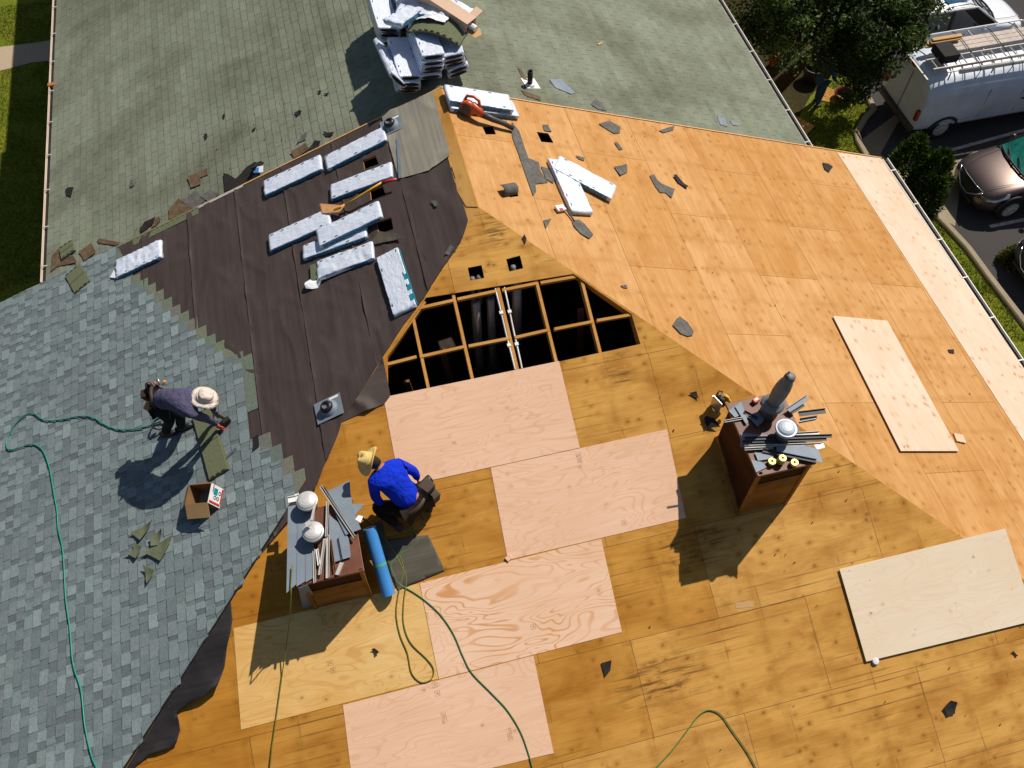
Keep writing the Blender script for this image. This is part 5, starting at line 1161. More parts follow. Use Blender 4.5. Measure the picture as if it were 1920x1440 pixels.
def hand(parent, wrist, d, n, mat, curl=0.5, side=1, name='hand'):
    """palm, four bent fingers of unequal length and a thumb leaving the side of the palm"""
    d = V(d).normalized(); n = (V(n) - d * V(n).dot(d)).normalized(); s = n.cross(d) * side; m = MB(); w = V(wrist)
    P = lambda x, y, z: w + d * x + s * y + n * z
    rs = [[P(x, a * hw, b_ * ht) for a, b_ in ((-1, -.5), (-.6, -1), (.6, -1), (1, -.5), (1, .5), (.6, 1), (-.6, 1), (-1, .5))] for x, hw, ht in ((-.015, .026, .02), (.02, .034, .018), (.055, .041, .016), (.085, .042, .014), (.097, .038, .010))]
    m.smooth = True; m.rings(rs)
    for k, (y, L) in enumerate(((-.031, .062), (-.0105, .075), (.0105, .080), (.031, .072))):
        p = P(.088, y, 0); a = 0.25 * curl; pts = [p]
        for seg in (.45, .32, .25): p = p + (d * math.cos(a) - n * math.sin(a) + s * (y * 1.2)).normalized() * L * seg; pts.append(p); a += curl * (0.75 + .1 * k)
        m.tube(pts, [.0095, .009, .0082, .0065], 8)
    p = P(.022, .030, -.004); q = p + (d * .62 + s * .72 - n * .25).normalized() * .042; r = q + (d * .92 + s * .25 - n * .4 * curl).normalized() * .03
    m.tube([p, q, r], [.013, .0105, .008], 8)
    return m.build(name, mat, parent, Matrix.Translation(w))
def head(parent, c, fwd, up, mat=None, hair=True):
    f = V(fwd).normalized(); u = (V(up) - f * V(up).dot(f)).normalized(); s = u.cross(f); T = frame(V(c), f, s, u)
    m = MB(); m.smooth = True
    rs = []
    for z, r, fx in ((-.118, .03, .045), (-.105, .052, .03), (-.07, .066, .018), (-.03, .073, .01), (.02, .077, 0), (.065, .074, -.005), (.10, .055, -.01), (.117, .02, -.01)):
        rs.append([T @ V((fx + r * 1.22 * math.cos(a), r * math.sin(a), z)) for a in [k * math.pi / 8 for k in range(16)]])
    m.rings(rs); m.tube([T @ V((.085, 0, .012)), T @ V((.112, 0, -.022)), T @ V((.092, 0, -.034))], [.009, .015, .01], 8)
    for k in (-1, 1): m.tube([T @ V((0, k * .074, .015)), T @ V((-.012, k * .088, .005)), T @ V((0, k * .078, -.03))], [.012, .016, .008], 8)
    h = m.build('head', mat or M['skin'], parent, T)
    m = MB()
    for k in (-1, 1): m.lathe([(.001, -.011), (.010, -.004), (.011, .003), (.001, .011)], T @ Matrix.Translation((.083, k * .031, .014)), 10)
    m.build('eyes', M['white'], h, T, smooth=True)
    m = MB(); m.tube([T @ V((.082, -.024, -.066)), T @ V((.092, 0, -.068)), T @ V((.082, .024, -.066))], [.004, .007, .004], 6); m.build('mouth', M['red'], h, T, smooth=True)
    if hair:
        m = MB(); rs = []
        for z, r, fx in ((-.06, .070, -.025), (-.02, .079, -.018), (.03, .083, -.012), (.075, .079, -.010), (.11, .058, -.012), (.125, .02, -.012)):
            rs.append([T @ V((fx + r * 1.2 * math.cos(a) - (.03 if abs(a - math.pi) > 2.0 else 0), r * math.sin(a), z)) for a in [k * math.pi / 8 for k in range(16)]])
        m.rings(rs); m.build('hair', M['hair'], h, T, smooth=True)
    return h, T
def tube_part(name, pts, r, mat, parent, n=10):
    m = MB(); m.tube(pts, r, n); return m.build(name, mat, parent, smooth=True)

# ---- the bending roofer on the new shingles
bp = lambda x, y, h: onB(x, y, h)
w1 = thing('person', onB(318, 806, 0), 'roofer in purple shirt and cream sun hat bending over the new grey shingles', 'person')
hip, wst, cst, shd, nck, hdc = bp(294, 748, .86), bp(314, 748, .94), bp(338, 750, .98), bp(358, 754, .95), bp(368, 753, .92), bp(383, 750, .86)
Y = V((0, 1, 0)); sn, sf = shd + V((.02, -.17, -.05)), shd + V((.02, .17, -.04))
eln, elf = bp(390, 786, .47), bp(398, 756, .50); hn, hf = bp(408, 797, .16), bp(401, 773, .24)
fn, ff = bp(312, 813, .05), bp(341, 803, .05); kn, kf = bp(319, 787, .46), bp(338, 778, .48)
body = {'pelvis': (hip, .12), 'waist': (wst, .115), 'chest': (cst, .13), 'sh': (shd, .10), 'neck': (nck, .055), 'sn': (sn, .055), 'en': (eln, .042), 'hn': (hn, .028), 'sf': (sf, .055), 'ef': (elf, .042), 'hf': (hf, .028), 'pn': (hip - Y * .10 + V((0, 0, -.06)), .085), 'kn': (kn, .055), 'fn': (fn + V((0, 0, .08)), .04), 'pf': (hip + Y * .10 + V((0, 0, -.06)), .085), 'kf': (kf, .055), 'ff': (ff + V((0, 0, .08)), .04)}
BE = [('pelvis', 'waist'), ('waist', 'chest'), ('chest', 'sh'), ('sh', 'neck'), ('sh', 'sn'), ('sn', 'en'), ('en', 'hn'), ('sh', 'sf'), ('sf', 'ef'), ('ef', 'hf'), ('pelvis', 'pn'), ('pn', 'kn'), ('kn', 'fn'), ('pelvis', 'pf'), ('pf', 'kf'), ('kf', 'ff')]
skin('body', body, BE, M['skin'], w1)
sh1 = {'pelvis': (hip, .155), 'waist': (wst, .15), 'chest': (cst, .165), 'sh': (shd, .125), 'neck': (nck, .07), 'sn': (sn, .075), 'en': (eln, .056), 'hn': (hn.lerp(eln, .12), .040), 'sf': (sf, .075), 'ef': (elf, .056), 'hf': (hf.lerp(elf, .12), .040)}
skin('shirt', sh1, BE[:10], M['shirt_purple'], w1)
skin('trousers', {'pelvis': (hip + V((-.06, 0, -.04)), .15), 'pn': body['pn'][:1] + (.118,), 'kn': (kn, .082), 'fn': (fn + V((0, 0, .05)), .062), 'pf': body['pf'][:1] + (.118,), 'kf': (kf, .082), 'ff': (ff + V((0, 0, .05)), .062)}, BE[10:], M['trousers'], w1)
for p, d in ((fn, V((.9, -.3, .35))), (ff, V((.95, -.1, .36)))):
    d = d.normalized(); m = MB(); m.tube([p - d * .09, p, p + d * .10, p + d * .18], [.045, .052, .05, .034], 10); m.build('boot', M['black_rubber'], w1, smooth=True)
hand(w1, hn, (bp(415, 805, .05) - hn), NB, M['glove_red'], 1.0, 1, 'glove'); hand(w1, hf, (bp(412, 780, .12) - hf), NB, M['glove_grey'], 1.2, -1, 'glove')
head(w1, hdc, V((.75, -.1, -.75)), V((.7, 0, .65)))
ha = V((.42, -.02, .9)).normalized(); T = Matrix.Translation(hdc + ha * .02) @ V((0, 0, 1)).rotation_difference(ha).to_matrix().to_4x4()
sq = lambda p, a: V((p.x, p.y, p.z + (.012 * math.sin(3 * a + .5) - .018 * math.cos(2 * a)) * min(1, p.xy.length / .17)))
m = MB(); m.lathe([(.178, .012), (.183, .018), (.15, .036), (.108, .05), (.102, .09), (.095, .13), (.075, .152), (.04, .16), (.001, .158)], T, 32, sq); hb_ = m.build('sun_hat', M['hat_cream'], w1, T, smooth=True)
m = MB(); m.lathe([(.109, .052), (.112, .055), (.110, .075), (.106, .076)], T, 32); m.build('hat_band', M['hat_cream'], hb_, T, smooth=True)
m = MB(); belt = [hip + V((-.02, .17 * math.cos(a), .17 * math.sin(a))) for a in [k * math.pi / 8 for k in range(17)]]; m.tube(belt, .026, 8); m.build('tool_belt', M['leather_dark'], w1, smooth=True)
for q, h, sz, mt, lb in (((281, 726), .86, (.07, .10, .13), 'leather_dark', 'pouch'), ((275, 742), .80, (.08, .12, .16), 'leather_dark', 'pouch'), ((283, 764), .72, (.10, .09, .2), 'leather', 'tan pouch')):
    p = bp(*q, h); m = MB(); m.box((0, 0, 0), sz, Matrix.Translation(p) @ Matrix.Rotation(-.35, 4, 'Y'), taper=1.15); m.build('pouch', M[mt], w1, Matrix.Translation(p), bevel=.02)
for q0, q1, mt in (((300, 722), (295, 708), 'steel'), ((305, 722), (309, 714), 'yellow'), ((294, 722), (288, 716), 'orange'), ((284, 726), (277, 720), 'leather')):
    m = MB(); m.tube([bp(*q0, .90), bp(*q1, .95)], .016, 6); m.build('tool', M[mt], w1, smooth=True)
# nail gun held by the far hand
o = thing('nail_gun', hf, 'dark nail gun held against the shingles by the bending roofer', 'nail gun')
m = MB(); m.tube([bp(407, 773, .20), bp(413, 778, .15), bp(421, 783, .10), bp(428, 786, .07)], [.032, .04, .036, .02], 10); m.build('gun_body', M['grey_plastic'], o, smooth=True)
m = MB(); m.box((0, 0, 0), (.12, .06, .10), Matrix.Translation(bp(424, 790, .09)) @ Matrix.Rotation(.5, 4, 'Z')); m.build('magazine', M['black_rubber'], o, bevel=.008)
m = MB(); m.tube([bp(403, 772, .26), bp(409, 776, .17)], .022, 8); m.build('grip', M['black_rubber'], o, smooth=True)
o = thing('hose_reel', onB(297, 797, 0), 'black coil with teal hose fitting at the feet of the bending roofer', 'hose fitting')
m = MB(); m.tube([bp(297, 795, .10) + V((.09 * math.cos(a), .09 * math.sin(a), .02 * math.sin(a * 2))) for a in [k * .35 for k in range(30)]], .014, 6); m.build('coil', M['black_rubber'], o, smooth=True)
m = MB(); m.lathe([(.02, 0), (.03, .02), (.03, .05), (.001, .055)], Matrix.Translation(bp(300, 784, .20)), 12); m.build('fitting', M['hose_teal'], o, smooth=True)

# ---- the crouching roofer in blue on the hip end
dp = lambda x, y, h: onD(x, y, h)
w2_ = thing('person', onD(765, 990, 0), 'roofer in bright blue shirt and straw hat crouching with his back to us', 'person')
hip, wst, cst, shd, nck, hdc = dp(773, 942, .38), dp(757, 925, .52), dp(738, 903, .66), dp(722, 886, .74), dp(708, 873, .80), dp(696, 866, .84)
X = V((1, 0, 0)); lat = (dp(752, 866, .72) - dp(700, 906, .72)).normalized()
sr, sl = shd + lat * .19 + V((0, 0, -.02)), shd - lat * .18 + V((0, 0, -.02))
er, el = dp(777, 884, .44), dp(704, 934, .46); hr, hl = dp(784, 900, .30), dp(722, 950, .28)
kl, kr = dp(700, 948, .30), dp(792, 905, .32); fl, fr = dp(745, 985, .06), dp(806, 946, .06)
B2 = {'pelvis': (hip, .13), 'waist': (wst, .125), 'chest': (cst, .14), 'sh': (shd, .10), 'neck': (nck, .06), 'sn': (sr, .058), 'en': (er, .044), 'hn': (hr, .03), 'sf': (sl, .058), 'ef': (el, .044), 'hf': (hl, .03), 'pn': (hip + lat * .12, .09), 'kn': (kr, .06), 'fn': (fr + V((0, 0, .06)), .042), 'pf': (hip - lat * .12, .09), 'kf': (kl, .06), 'ff': (fl + V((0, 0, .06)), .042)}
skin('body', B2, BE, M['skin'], w2_)
S2 = {'pelvis': (hip.lerp(wst, .0), (.185, .17)), 'waist': (wst, (.19, .16)), 'chest': (cst, (.205, .17)), 'sh': (shd, .15), 'neck': (nck.lerp(shd, .3), .085), 'sn': (sr, .088), 'en': (er, .066), 'hn': (hr.lerp(er, .1), .045), 'sf': (sl, .088), 'ef': (el, .066), 'hf': (hl.lerp(el, .1), .045)}
skin('shirt', S2, BE[:10], M['shirt_blue'], w2_)
skin('trousers', {'pelvis': (hip + V((.02, -.02, -.02)), .18), 'pn': (hip + lat * .12 + V((0, 0, -.03)), .125), 'kn': (kr, .09), 'fn': (fr + V((0, 0, .04)), .068), 'pf': (hip - lat * .12 + V((0, 0, -.03)), .125), 'kf': (kl, .09), 'ff': (fl + V((0, 0, .04)), .068)}, BE[10:], M['trousers_brown'], w2_)
for p, d in ((fr, V((.35, .8, .3))), (fl, V((-.5, .7, .3)))):
    d = d.normalized(); m = MB(); m.tube([p - d * .1, p, p + d * .10, p + d * .17], [.045, .054, .05, .034], 10); m.build('boot', M['leather_dark'], w2_, smooth=True)
hand(w2_, hr, V((.2, -.5, -.8)), V((1, .2, .2)), M['skin'], .7, 1); hand(w2_, hl, V((.5, -.3, -.8)), V((-.6, 0, .5)), M['glove_grey'], .7, -1, 'glove')
hf_ = V((-.86, .12, -.25)); head(w2_, hdc, V((-.75, .35, -.55)), V((-.55, .15, .8)))
ha = V((-.74, .22, .62)).normalized(); T = Matrix.Translation(hdc + ha * .035 + V((0, 0, .01))) @ V((0, 0, 1)).rotation_difference(ha).to_matrix().to_4x4()
sq = lambda p, a: V((p.x, p.y, p.z + .035 * math.cos(2 * a + 1.0) * min(1, (p.xy.length / .19)) ** 2 - (.02 * math.cos(a * 2 + .4) if p.z > .1 else 0)))
m = MB(); m.lathe([(.188, .0), (.192, .006), (.15, .012), (.105, .02), (.098, .07), (.086, .115), (.062, .135), (.03, .128), (.001, .118)], T, 32, sq); h_ = m.build('straw_hat', M['straw'], w2_, T, smooth=True)
m = MB(); m.lathe([(.105, .022), (.109, .026), (.106, .046), (.101, .048)], T, 32); m.build('hat_band', M['straw'], h_, T, smooth=True)
m = MB(); ax = (wst - hip).normalized(); u = ax.orthogonal().normalized(); v_ = ax.cross(u); m.tube([hip.lerp(wst, .12) + (u * math.cos(a) + v_ * math.sin(a)) * .195 for a in [k * math.pi / 10 for k in range(21)]], .028, 8); m.build('tool_belt', M['leather_dark'], w2_, smooth=True)
for q, h, sz, rot in (((797, 917, ), .36, (.20, .16, .18), .6), ((808, 930), .25, (.16, .18, .2), .5), ((738, 955), .30, (.14, .12, .16), -.3)):
    p = dp(*q, h); m = MB(); m.box((0, 0, 0), sz, Matrix.Translation(p) @ Matrix.Rotation(rot, 4, 'Z'), taper=1.2); m.build('pouch', M['leather_dark'], w2_, Matrix.Translation(p), bevel=.03)
m = MB(); m.tube([dp(800, 893, .30), dp(806, 902, .27), dp(808, 912, .24)], [.035, .045, .04], 10); m.build('knee_pad', M['black_rubber'], w2_, smooth=True)
m = MB(); m.tube([dp(782, 955, .30), dp(795, 974, .22)], [.012, .018], 8); h2 = m.build('hammer', M['leather_dark'], w2_, smooth=True)
m = MB(); m.bar(dp(776, 953, .31), dp(787, 951, .31), .025, .025); m.build('hammer_head', M['steel'], h2)

# ================================================================ THE GROUND
def ground_mat(name, a, b_, c, s1=1.0, s2=14, bs=.4, rough=.95):
    g = G(name, rough, .1); n1 = g.noise(g.co(), s1, 5, .6); n2 = g.noise(g.co(), s2, 5, .7)
    col = g.mix(g.ramp(n1, (.35, 0), (.65, 1)), a, b_); col = g.mix(g.mth('MULTIPLY', g.ramp(n2, (.42, 0), (.66, 1)), .75), col, c)
    return g.out(col, bump=n2, bs=bs, bd=.05)
M['lawn'] = ground_mat('lawn', (.13, .17, .014), (.20, .20, .018), (.06, .09, .008), .8, 13)
M['earth'] = ground_mat('mulch and dry earth', (.035, .026, .012), (.06, .05, .016), (.018, .018, .006), .5, 9)
M['asphalt'] = ground_mat('asphalt', (.062, .058, .058), (.078, .073, .070), (.045, .042, .042), .35, 60, .15)
M['concrete'] = ground_mat('concrete', (.30, .245, .17), (.36, .30, .21), (.24, .19, .13), .6, 24, .1)
M['path'] = ground_mat('pale path', (.40, .31, .22), (.44, .35, .25), (.34, .26, .18), .6, 24, .1)
M['paint'] = plain('worn parking paint', (.42, .40, .38), .7, var=.35, scale=5)
def sheet_px(name, px, mat, lift, th=.0, kind='structure', step=None):
    P3 = [onG(*q) for q in px]; m = MB(); T = Matrix.Translation((0, 0, GZ)); m.prism([(p.x, p.y) for p in P3], lift - .003 - th, lift, m=T); return m.build(name, mat, None, T, kind=kind)
m = MB(); T = Matrix.Translation((0, 0, GZ)); m.quad(*[V((x, y, GZ)) for x, y in ((-120, -120), (120, -120), (120, 120), (-120, 120))]); m.build('ground', M['earth'], None, T, kind='structure')
m = MB(); m.quad(*[V((x, y, GZ + .006)) for x, y in ((-60, -40), (-6.7, -40), (-6.7, 60), (-60, 60))]); m.build('lawn', M['lawn'], None, T, kind='structure')
sheet_px('path', [(-260, 118), (0, 89), (60, 82), (112, 74), (112, 113), (60, 118), (0, 134), (-260, 170)], M['path'], .02)
KERB = [(1560, 40), (1590, 112), (1612, 160), (1637, 208), (1622, 222), (1604, 252), (1608, 268), (1622, 294), (1664, 335), (1705, 368), (1744, 397), (1775, 428), (1812, 468), (1850, 520), (1890, 572), (1935, 630), (1990, 720)]
k3 = [onG(*q) for q in KERB]
lot = [(p.x, p.y) for p in k3]; far = [(60, lot[-1][1] - 6), (60, 40), (lot[0][0] + 3, 40)]
m = MB(); m.prism(lot + far, .010, .016, m=T); m.build('parking_lot', M['asphalt'], None, T, kind='structure')
m = MB(); rs = []
def kr(i):
    d = (k3[min(i + 1, len(k3) - 1)] - k3[max(i - 1, 0)]).normalized(); return V((d.y, -d.x, 0))
for i, p in enumerate(k3):
    n = kr(i); rs.append([p + n * a + V((0, 0, z)) for a, z in ((-.10, -.02), (-.10, .10), (-.07, .12), (.05, .12), (.08, .09), (.08, -.02))])
m.rings(rs); m.build('kerb', M['concrete'], None, T, kind='structure')
sheet_px('concrete_apron', [(1608, 268), (1622, 294), (1664, 335), (1705, 368), (1744, 397), (1790, 425), (1800, 350), (1850, 290), (1800, 300), (1700, 325), (1650, 290), (1700, 200)], M['concrete'], .022)
for a, c in (((1700, 305), (1990, 226)), ((1855, 426), (2010, 395))):
    p, q = onG(*a), onG(*c); m = MB(); m.bar(p + V((0, 0, .028)), q + V((0, 0, .028)), .11, .004); m.build('parking_line', M['paint'], None, T, kind='structure')
sheet_px('lawn', [(1520, 180), (1560, 140), (1600, 150), (1634, 208), (1618, 224), (1600, 252), (1605, 270), (1618, 294), (1660, 337), (1700, 372), (1741, 401), (1771, 432), (1808, 472), (1845, 523), (1885, 575), (1930, 634), (1985, 725), (1700, 700), (1500, 400), (1480, 250)], M['lawn'], .012)
# blades of grass: nobody could count them
def blades(name, regions, n, mat, seed, hgt=(.035, .08)):
    rnd = random.Random(seed); m = MB()
    for reg, share in regions:
        P3 = [onG(*q) for q in reg]; x0, x1 = min(p.x for p in P3), max(p.x for p in P3); y0, y1 = min(p.y for p in P3), max(p.y for p in P3)
        poly = [(p.x, p.y) for p in P3]; k = 0
        while k < int(n * share):
            x, y = rnd.uniform(x0, x1), rnd.uniform(y0, y1); ins = False; j = len(poly) - 1
            for i in range(len(poly)):
                if (poly[i][1] > y) != (poly[j][1] > y) and x < (poly[j][0] - poly[i][0]) * (y - poly[i][1]) / (poly[j][1] - poly[i][1]) + poly[i][0]: ins = not ins
                j = i
            if not ins: k += .25; continue
            k += 1
            if noise.noise(V((x * .9, y * .9, 3))) < -.25 and rnd.random() < .6: continue
            a = rnd.uniform(0, 6.28); h = rnd.uniform(*hgt); w = rnd.uniform(.006, .014); q = rnd.uniform(.6, 1.35); yl = rnd.uniform(.8, 1.5)
            b0 = V((x, y, GZ + .01)); d = V((math.cos(a), math.sin(a), 0)) * w; t = b0 + V((rnd.uniform(-.06, .06), rnd.uniform(-.06, .06), h))
            m.face([m.vert(b0 - d), m.vert(b0 + d), m.vert(t)], col=(.125 * q * yl, .165 * q, .014 * q))
    m.build(name, mat, None, T, kind='stuff', label='short green grass growing on the lawns beside the house', cat='grass')
M['blade'] = None
def leaf_mat(name, trans=.25, rough=.6):
    g = G(name, rough, .25); c = g.n('VertexColor', layer_name='tint'); g.set(g.b, 'Base Color', c)
    tr = g.n('BsdfTranslucent', {'Color': c}); mx = g.n('MixShader', {0: trans, 1: g.b.outputs[0], 2: tr}); g.t.links.new(mx, g.t.nodes['Material Output'].inputs[0]); return g.m
M['blade'] = leaf_mat('grass blades', .3); M['leaf'] = leaf_mat('tree leaves', .22); M['needle'] = leaf_mat('bush foliage', .15)
blades('grass', [([(-60, 20), (112, 0), (108, 74), (0, 88), (-60, 96)], .12), ([(-60, 145), (0, 134), (104, 113), (88, 520), (-60, 570)], .38), ([(1700, 372), (1741, 401), (1771, 432), (1808, 472), (1845, 523), (1885, 575), (1925, 640), (1860, 640), (1660, 350)], .30), ([(1520, 200), (1560, 150), (1600, 150), (1630, 208), (1600, 252), (1618, 294), (1560, 300), (1510, 270)], .20)], 34000, M['blade'], 5)

# ================================================================ TREES AND BUSHES
M['bark'] = plain('dark bark', (.045, .030, .018), .9, .1, var=.4, scale=14, bump=.6)
def tree(base, crown, rx, rz, n_cl, n_leaf, label, seed, limbs=6, leaf=.058, trunk_r=.22, tint=(.030, .056, .007), low=()):
    rnd = random.Random(seed); base = V(base); crown = V(crown); o = thing('tree', base, label, 'tree')
    m = MB(); top = V((crown.x, crown.y, crown.z + rz * .3)); mid = base.lerp(top, .5) + V((rnd.uniform(-.3, .3), rnd.uniform(-.3, .3), 0))
    m.tube(catmull([base, base.lerp(mid, .5), mid, mid.lerp(top, .5), top], 4), [trunk_r * (1.25 if i == 0 else 1) * (1 - .72 * i / 16) for i in range(17)], 10)
    cl = []
    for k in range(n_cl):
        while True:
            p = V((rnd.uniform(-1, 1), rnd.uniform(-1, 1), rnd.uniform(-1, 1)))
            if .25 < p.length < 1: break
        s = 1 + .35 * nz(p.x * 2 + seed, p.y * 2, p.z * 2)
        cl.append((crown + V((p.x * rx * s, p.y * rx * s, p.z * rz * s)), rnd.uniform(.28, .55)))
    for lc, lr in low:
        for k in range(18):
            p = V((rnd.gauss(0, .5), rnd.gauss(0, .5), rnd.gauss(0, .35))) * lr; cl.append((V(lc) + p, rnd.uniform(.22, .4)))
    for k in range(limbs * 3):
        c = cl[k * len(cl) // (limbs * 3)][0]; t = rnd.uniform(.45, .85); a = base.lerp(top, t)
        m.tube(catmull([a, a.lerp(c, .45) + V((0, 0, .25)), c], 4), [.09 * (1 - .85 * i / 8) + .012 for i in range(9)], 6)
    m.build('trunk', M['bark'], o, Matrix.Translation(base), smooth=True)
    m = MB()
    for c, r in cl:
        hue = rnd.choice((.55, .8, 1.0, 1.3, 1.9))
        for k in range(n_leaf):
            d = V((rnd.gauss(0, 1), rnd.gauss(0, 1), rnd.gauss(0, .75))).normalized() * r * rnd.random() ** .45; p = c + d
            u = V((rnd.gauss(0, 1), rnd.gauss(0, 1), rnd.gauss(0, .6))).normalized(); v = u.cross(V((rnd.gauss(0, 1), rnd.gauss(0, 1), rnd.gauss(0, 1)))).normalized()
            s = leaf * rnd.uniform(.6, 1.3); q = hue * rnd.uniform(.65, 1.4); col = (tint[0] * q * rnd.uniform(.8, 1.4), tint[1] * q, tint[2] * q)
            m.quad(p - u * s, p - v * s * .45, p + u * s, p + v * s * .45, col=col)
    m.build('crown', M['leaf'], o, Matrix.Translation(crown)); return o
tb = onG(1446, 175); tc = V((tb.x + 1.5, tb.y + .6, -4.6))
tree(tb, onZ(1632, 30, -4.6), 1.55, 1.05, 95, 280, 'large dark leafy tree between the house and the parked white cars', 3, trunk_r=.24, low=((onZ(1606, 130, -6.4), .8), (V((14.1, 10.4, -6.3)), .65)))  # low crown lobes added to throw shade on the grass
tree(onG(1545, 40), onZ(1470, -10, -4.0), 1.55, 1.3, 70, 220, 'second dark tree close to the gutter at the top edge', 8, trunk_r=.2)
tb2 = V((10.2, 13.4, GZ)); tree(tb2, V((10.0, 12.6, -2.2)), 1.9, 1.4, 60, 220, 'tree at the top edge shading the corner of the old roof', 12, trunk_r=.18)
def bush(pos, lobes, label, seed, n=2600, tint=(.040, .085, .010)):
    rnd = random.Random(seed); o = thing('bush', pos, label, 'bush'); m = MB()
    for (dx, dy, h, r) in lobes:
        c = V(pos) + V((dx, dy, 0))
        for k in range(n):
            t = rnd.random() ** .8; rr = r * (math.sin(math.pi * (0.12 + .88 * (1 - t)) * .5) ** .8) * rnd.uniform(.72, 1.08); a = rnd.uniform(0, 6.283)
            rr *= 1 + .22 * nz(a * 1.3 + seed, t * 5, dx)
            p = c + V((rr * math.cos(a), rr * math.sin(a), t * h)); up = V((math.cos(a) * .7 + rnd.gauss(0, .35), math.sin(a) * .7 + rnd.gauss(0, .35), rnd.uniform(.3, 1.2))).normalized()
            w = up.cross(V((rnd.gauss(0, 1), rnd.gauss(0, 1), rnd.gauss(0, 1)))).normalized() * .028; L = up * rnd.uniform(.08, .17); q = rnd.uniform(.5, 1.5)
            m.quad(p - w, p + w, p + L + w * .4, p + L - w * .4, col=(tint[0] * q * rnd.uniform(.8, 1.5), tint[1] * q, tint[2] * q))
    m.build('foliage', M['needle'], o, Matrix.Translation(pos)); m = MB(); m.tube([V(pos), V(pos) + V((0, 0, .8))], [.06, .03], 8); m.build('stem', M['bark'], o)
bp_ = onG(1706, 358); bush(onG(1712, 372), ((-.25, .55, 1.75, .5), (.30, .05, 1.55, .52), (.05, -.35, 1.25, .45)), 'dense dark green conifer bush at the corner of the eave', 4)
bp2 = onG(1890, 492); bush(bp2, ((0, 0, .35, .26), (.35, .1, .3, .22)), 'low yellow green shrub in front of the dark parked car', 6, 900, (.09, .12, .015))

# ================================================================ VEHICLES
def paint(name, c, metal=0.0, rough=.35): return plain(name, c, rough, .5, metal, var=.04, scale=1.5, coat=.8)
M['car_white'] = paint('white car paint', (.74, .76, .80)); M['van_white'] = plain('worn white van paint with sky tint', (.56, .62, .71), .42, .5, 0, var=.12, scale=2.5, coat=.3)  # van white has the blue of the skylight mixed into its base colour
M['car_brown'] = paint('brown metallic paint', (.085, .058, .05), .6, .3); M['car_dark'] = paint('dark car paint', (.015, .015, .018))
M['glass_dark'] = plain('dark car glass', (.012, .014, .016), .06, .6, var=.1); M['glass_teal'] = plain('teal tinted windscreen', (.012, .17, .13), .08, .6, var=.6, scale=3)
M['tyre'] = plain('tyre rubber', (.015, .015, .015), .85); M['rim'] = plain('alloy rim', (.62, .62, .63), .35, .5, .25); M['chrome'] = plain('chrome', (.7, .72, .75), .12, .5, 1.0, var=.02)
M['lamp_red'] = plain('red tail lamp', (.28, .01, .01), .2, .5); M['lamp_clear'] = plain('clear head lamp', (.55, .58, .6), .1, .6, .4, var=.3, scale=12); M['trim'] = plain('black plastic trim', (.02, .02, .02), .6)
def wheel(T, r, parent, rim=True):
    """axis along local y"""
    Rm = T @ Matrix.Rotation(R90, 4, 'X'); m = MB(); m.lathe([(r * .66, -.10), (r * .92, -.105), (r, -.07), (r, .07), (r * .92, .105), (r * .66, .10), (r * .64, .02), (r * .64, -.02), (r * .66, -.10)], Rm, 28, cap=False); w = m.build('wheel', M['tyre'], parent, T, smooth=True)
    m = MB(); m.lathe([(r * .68, -.09), (r * .68, .085), (r * .62, .095), (r * .60, .06), (.001, .05)], Rm, 28)
    for s in (1, -1):
        for k in range(10): 
            a = k * math.pi / 5; m.bar(Rm @ V((.05 * math.cos(a), .05 * math.sin(a), s * .075)), Rm @ V((r * .62 * math.cos(a), r * .62 * math.sin(a), s * .088)), .05, .02, up=Rm.to_3x3() @ V((0, 0, 1)))
        m.lathe([(.05, s * .06), (.06, s * .085), (.001, s * .092)], Rm, 14)
    m.build('rim', M['rim'], w, T); return w
def loft_body(T, st, name, mat, parent, sub=1):
    """st: x, zbot, zsill, zbelt, ztop, w_bottom, w_mid, w_top"""
    m = MB(); rs = []
    for (x, zb, zs, zl, zt, wb, wm, wt) in st:
        h = [(0, zb), (wb * .7, zb), (wb, zb), (wm, zs), (wm, (zs + zl) * .5), (wm * .985, zl), (wt, zl + (zt - zl) * .55), (wt * .6, zt - (zt - zl) * .12), (0, zt)]
        ring = [(x, y, z) for y, z in h] + [(x, -y, z) for y, z in h[-2:0:-1]]; rs.append([T @ V(p) for p in ring])
    m.rings(rs); return m.build(name, mat, parent, T, smooth=True, autosmooth=sub)
def greenhouse(T, st, paint_m, glass_m, parent, wind_m=None):
    """st: x, zbase, ztop, wbase, wtop from front to rear: first pair is the windscreen"""
    gl = MB(); gr_ = MB(); rf = MB()
    R_ = [[T @ V(p) for p in ((x, wb, zb), (x2, wt, zt), (x2, -wt, zt), (x, -wb, zb))] for (x, x2, zb, zt, wb, wt) in st]
    for a, c in zip(R_, R_[1:]):
        gl.quad(a[0], c[0], c[1], a[1]); gr_.quad(a[3], a[2], c[2], c[3])
        up = V((0, 0, .02)); 
    # roof skin, rounded
    rows = []
    for (x, x2, zb, zt, wb, wt) in st[1:-1] if len(st) > 3 else st:
        rows.append([T @ V((x2, wt * k * 1.03, zt + .05 * (1 - abs(k) ** 2.5) + .008)) for k in (-1, -.93, -.7, -.35, 0, .35, .7, .93, 1)])
    rows2 = [[p - V((0, 0, .05)) for p in r] for r in rows]
    rf.rings([r + s[::-1] for r, s in zip(rows, rows2)])
    g_ = gl.build('side_window', glass_m, parent, T); gr_.build('side_window', glass_m, parent, T); r_ = rf.build('roof', paint_m, parent, T, smooth=True); return g_, r_
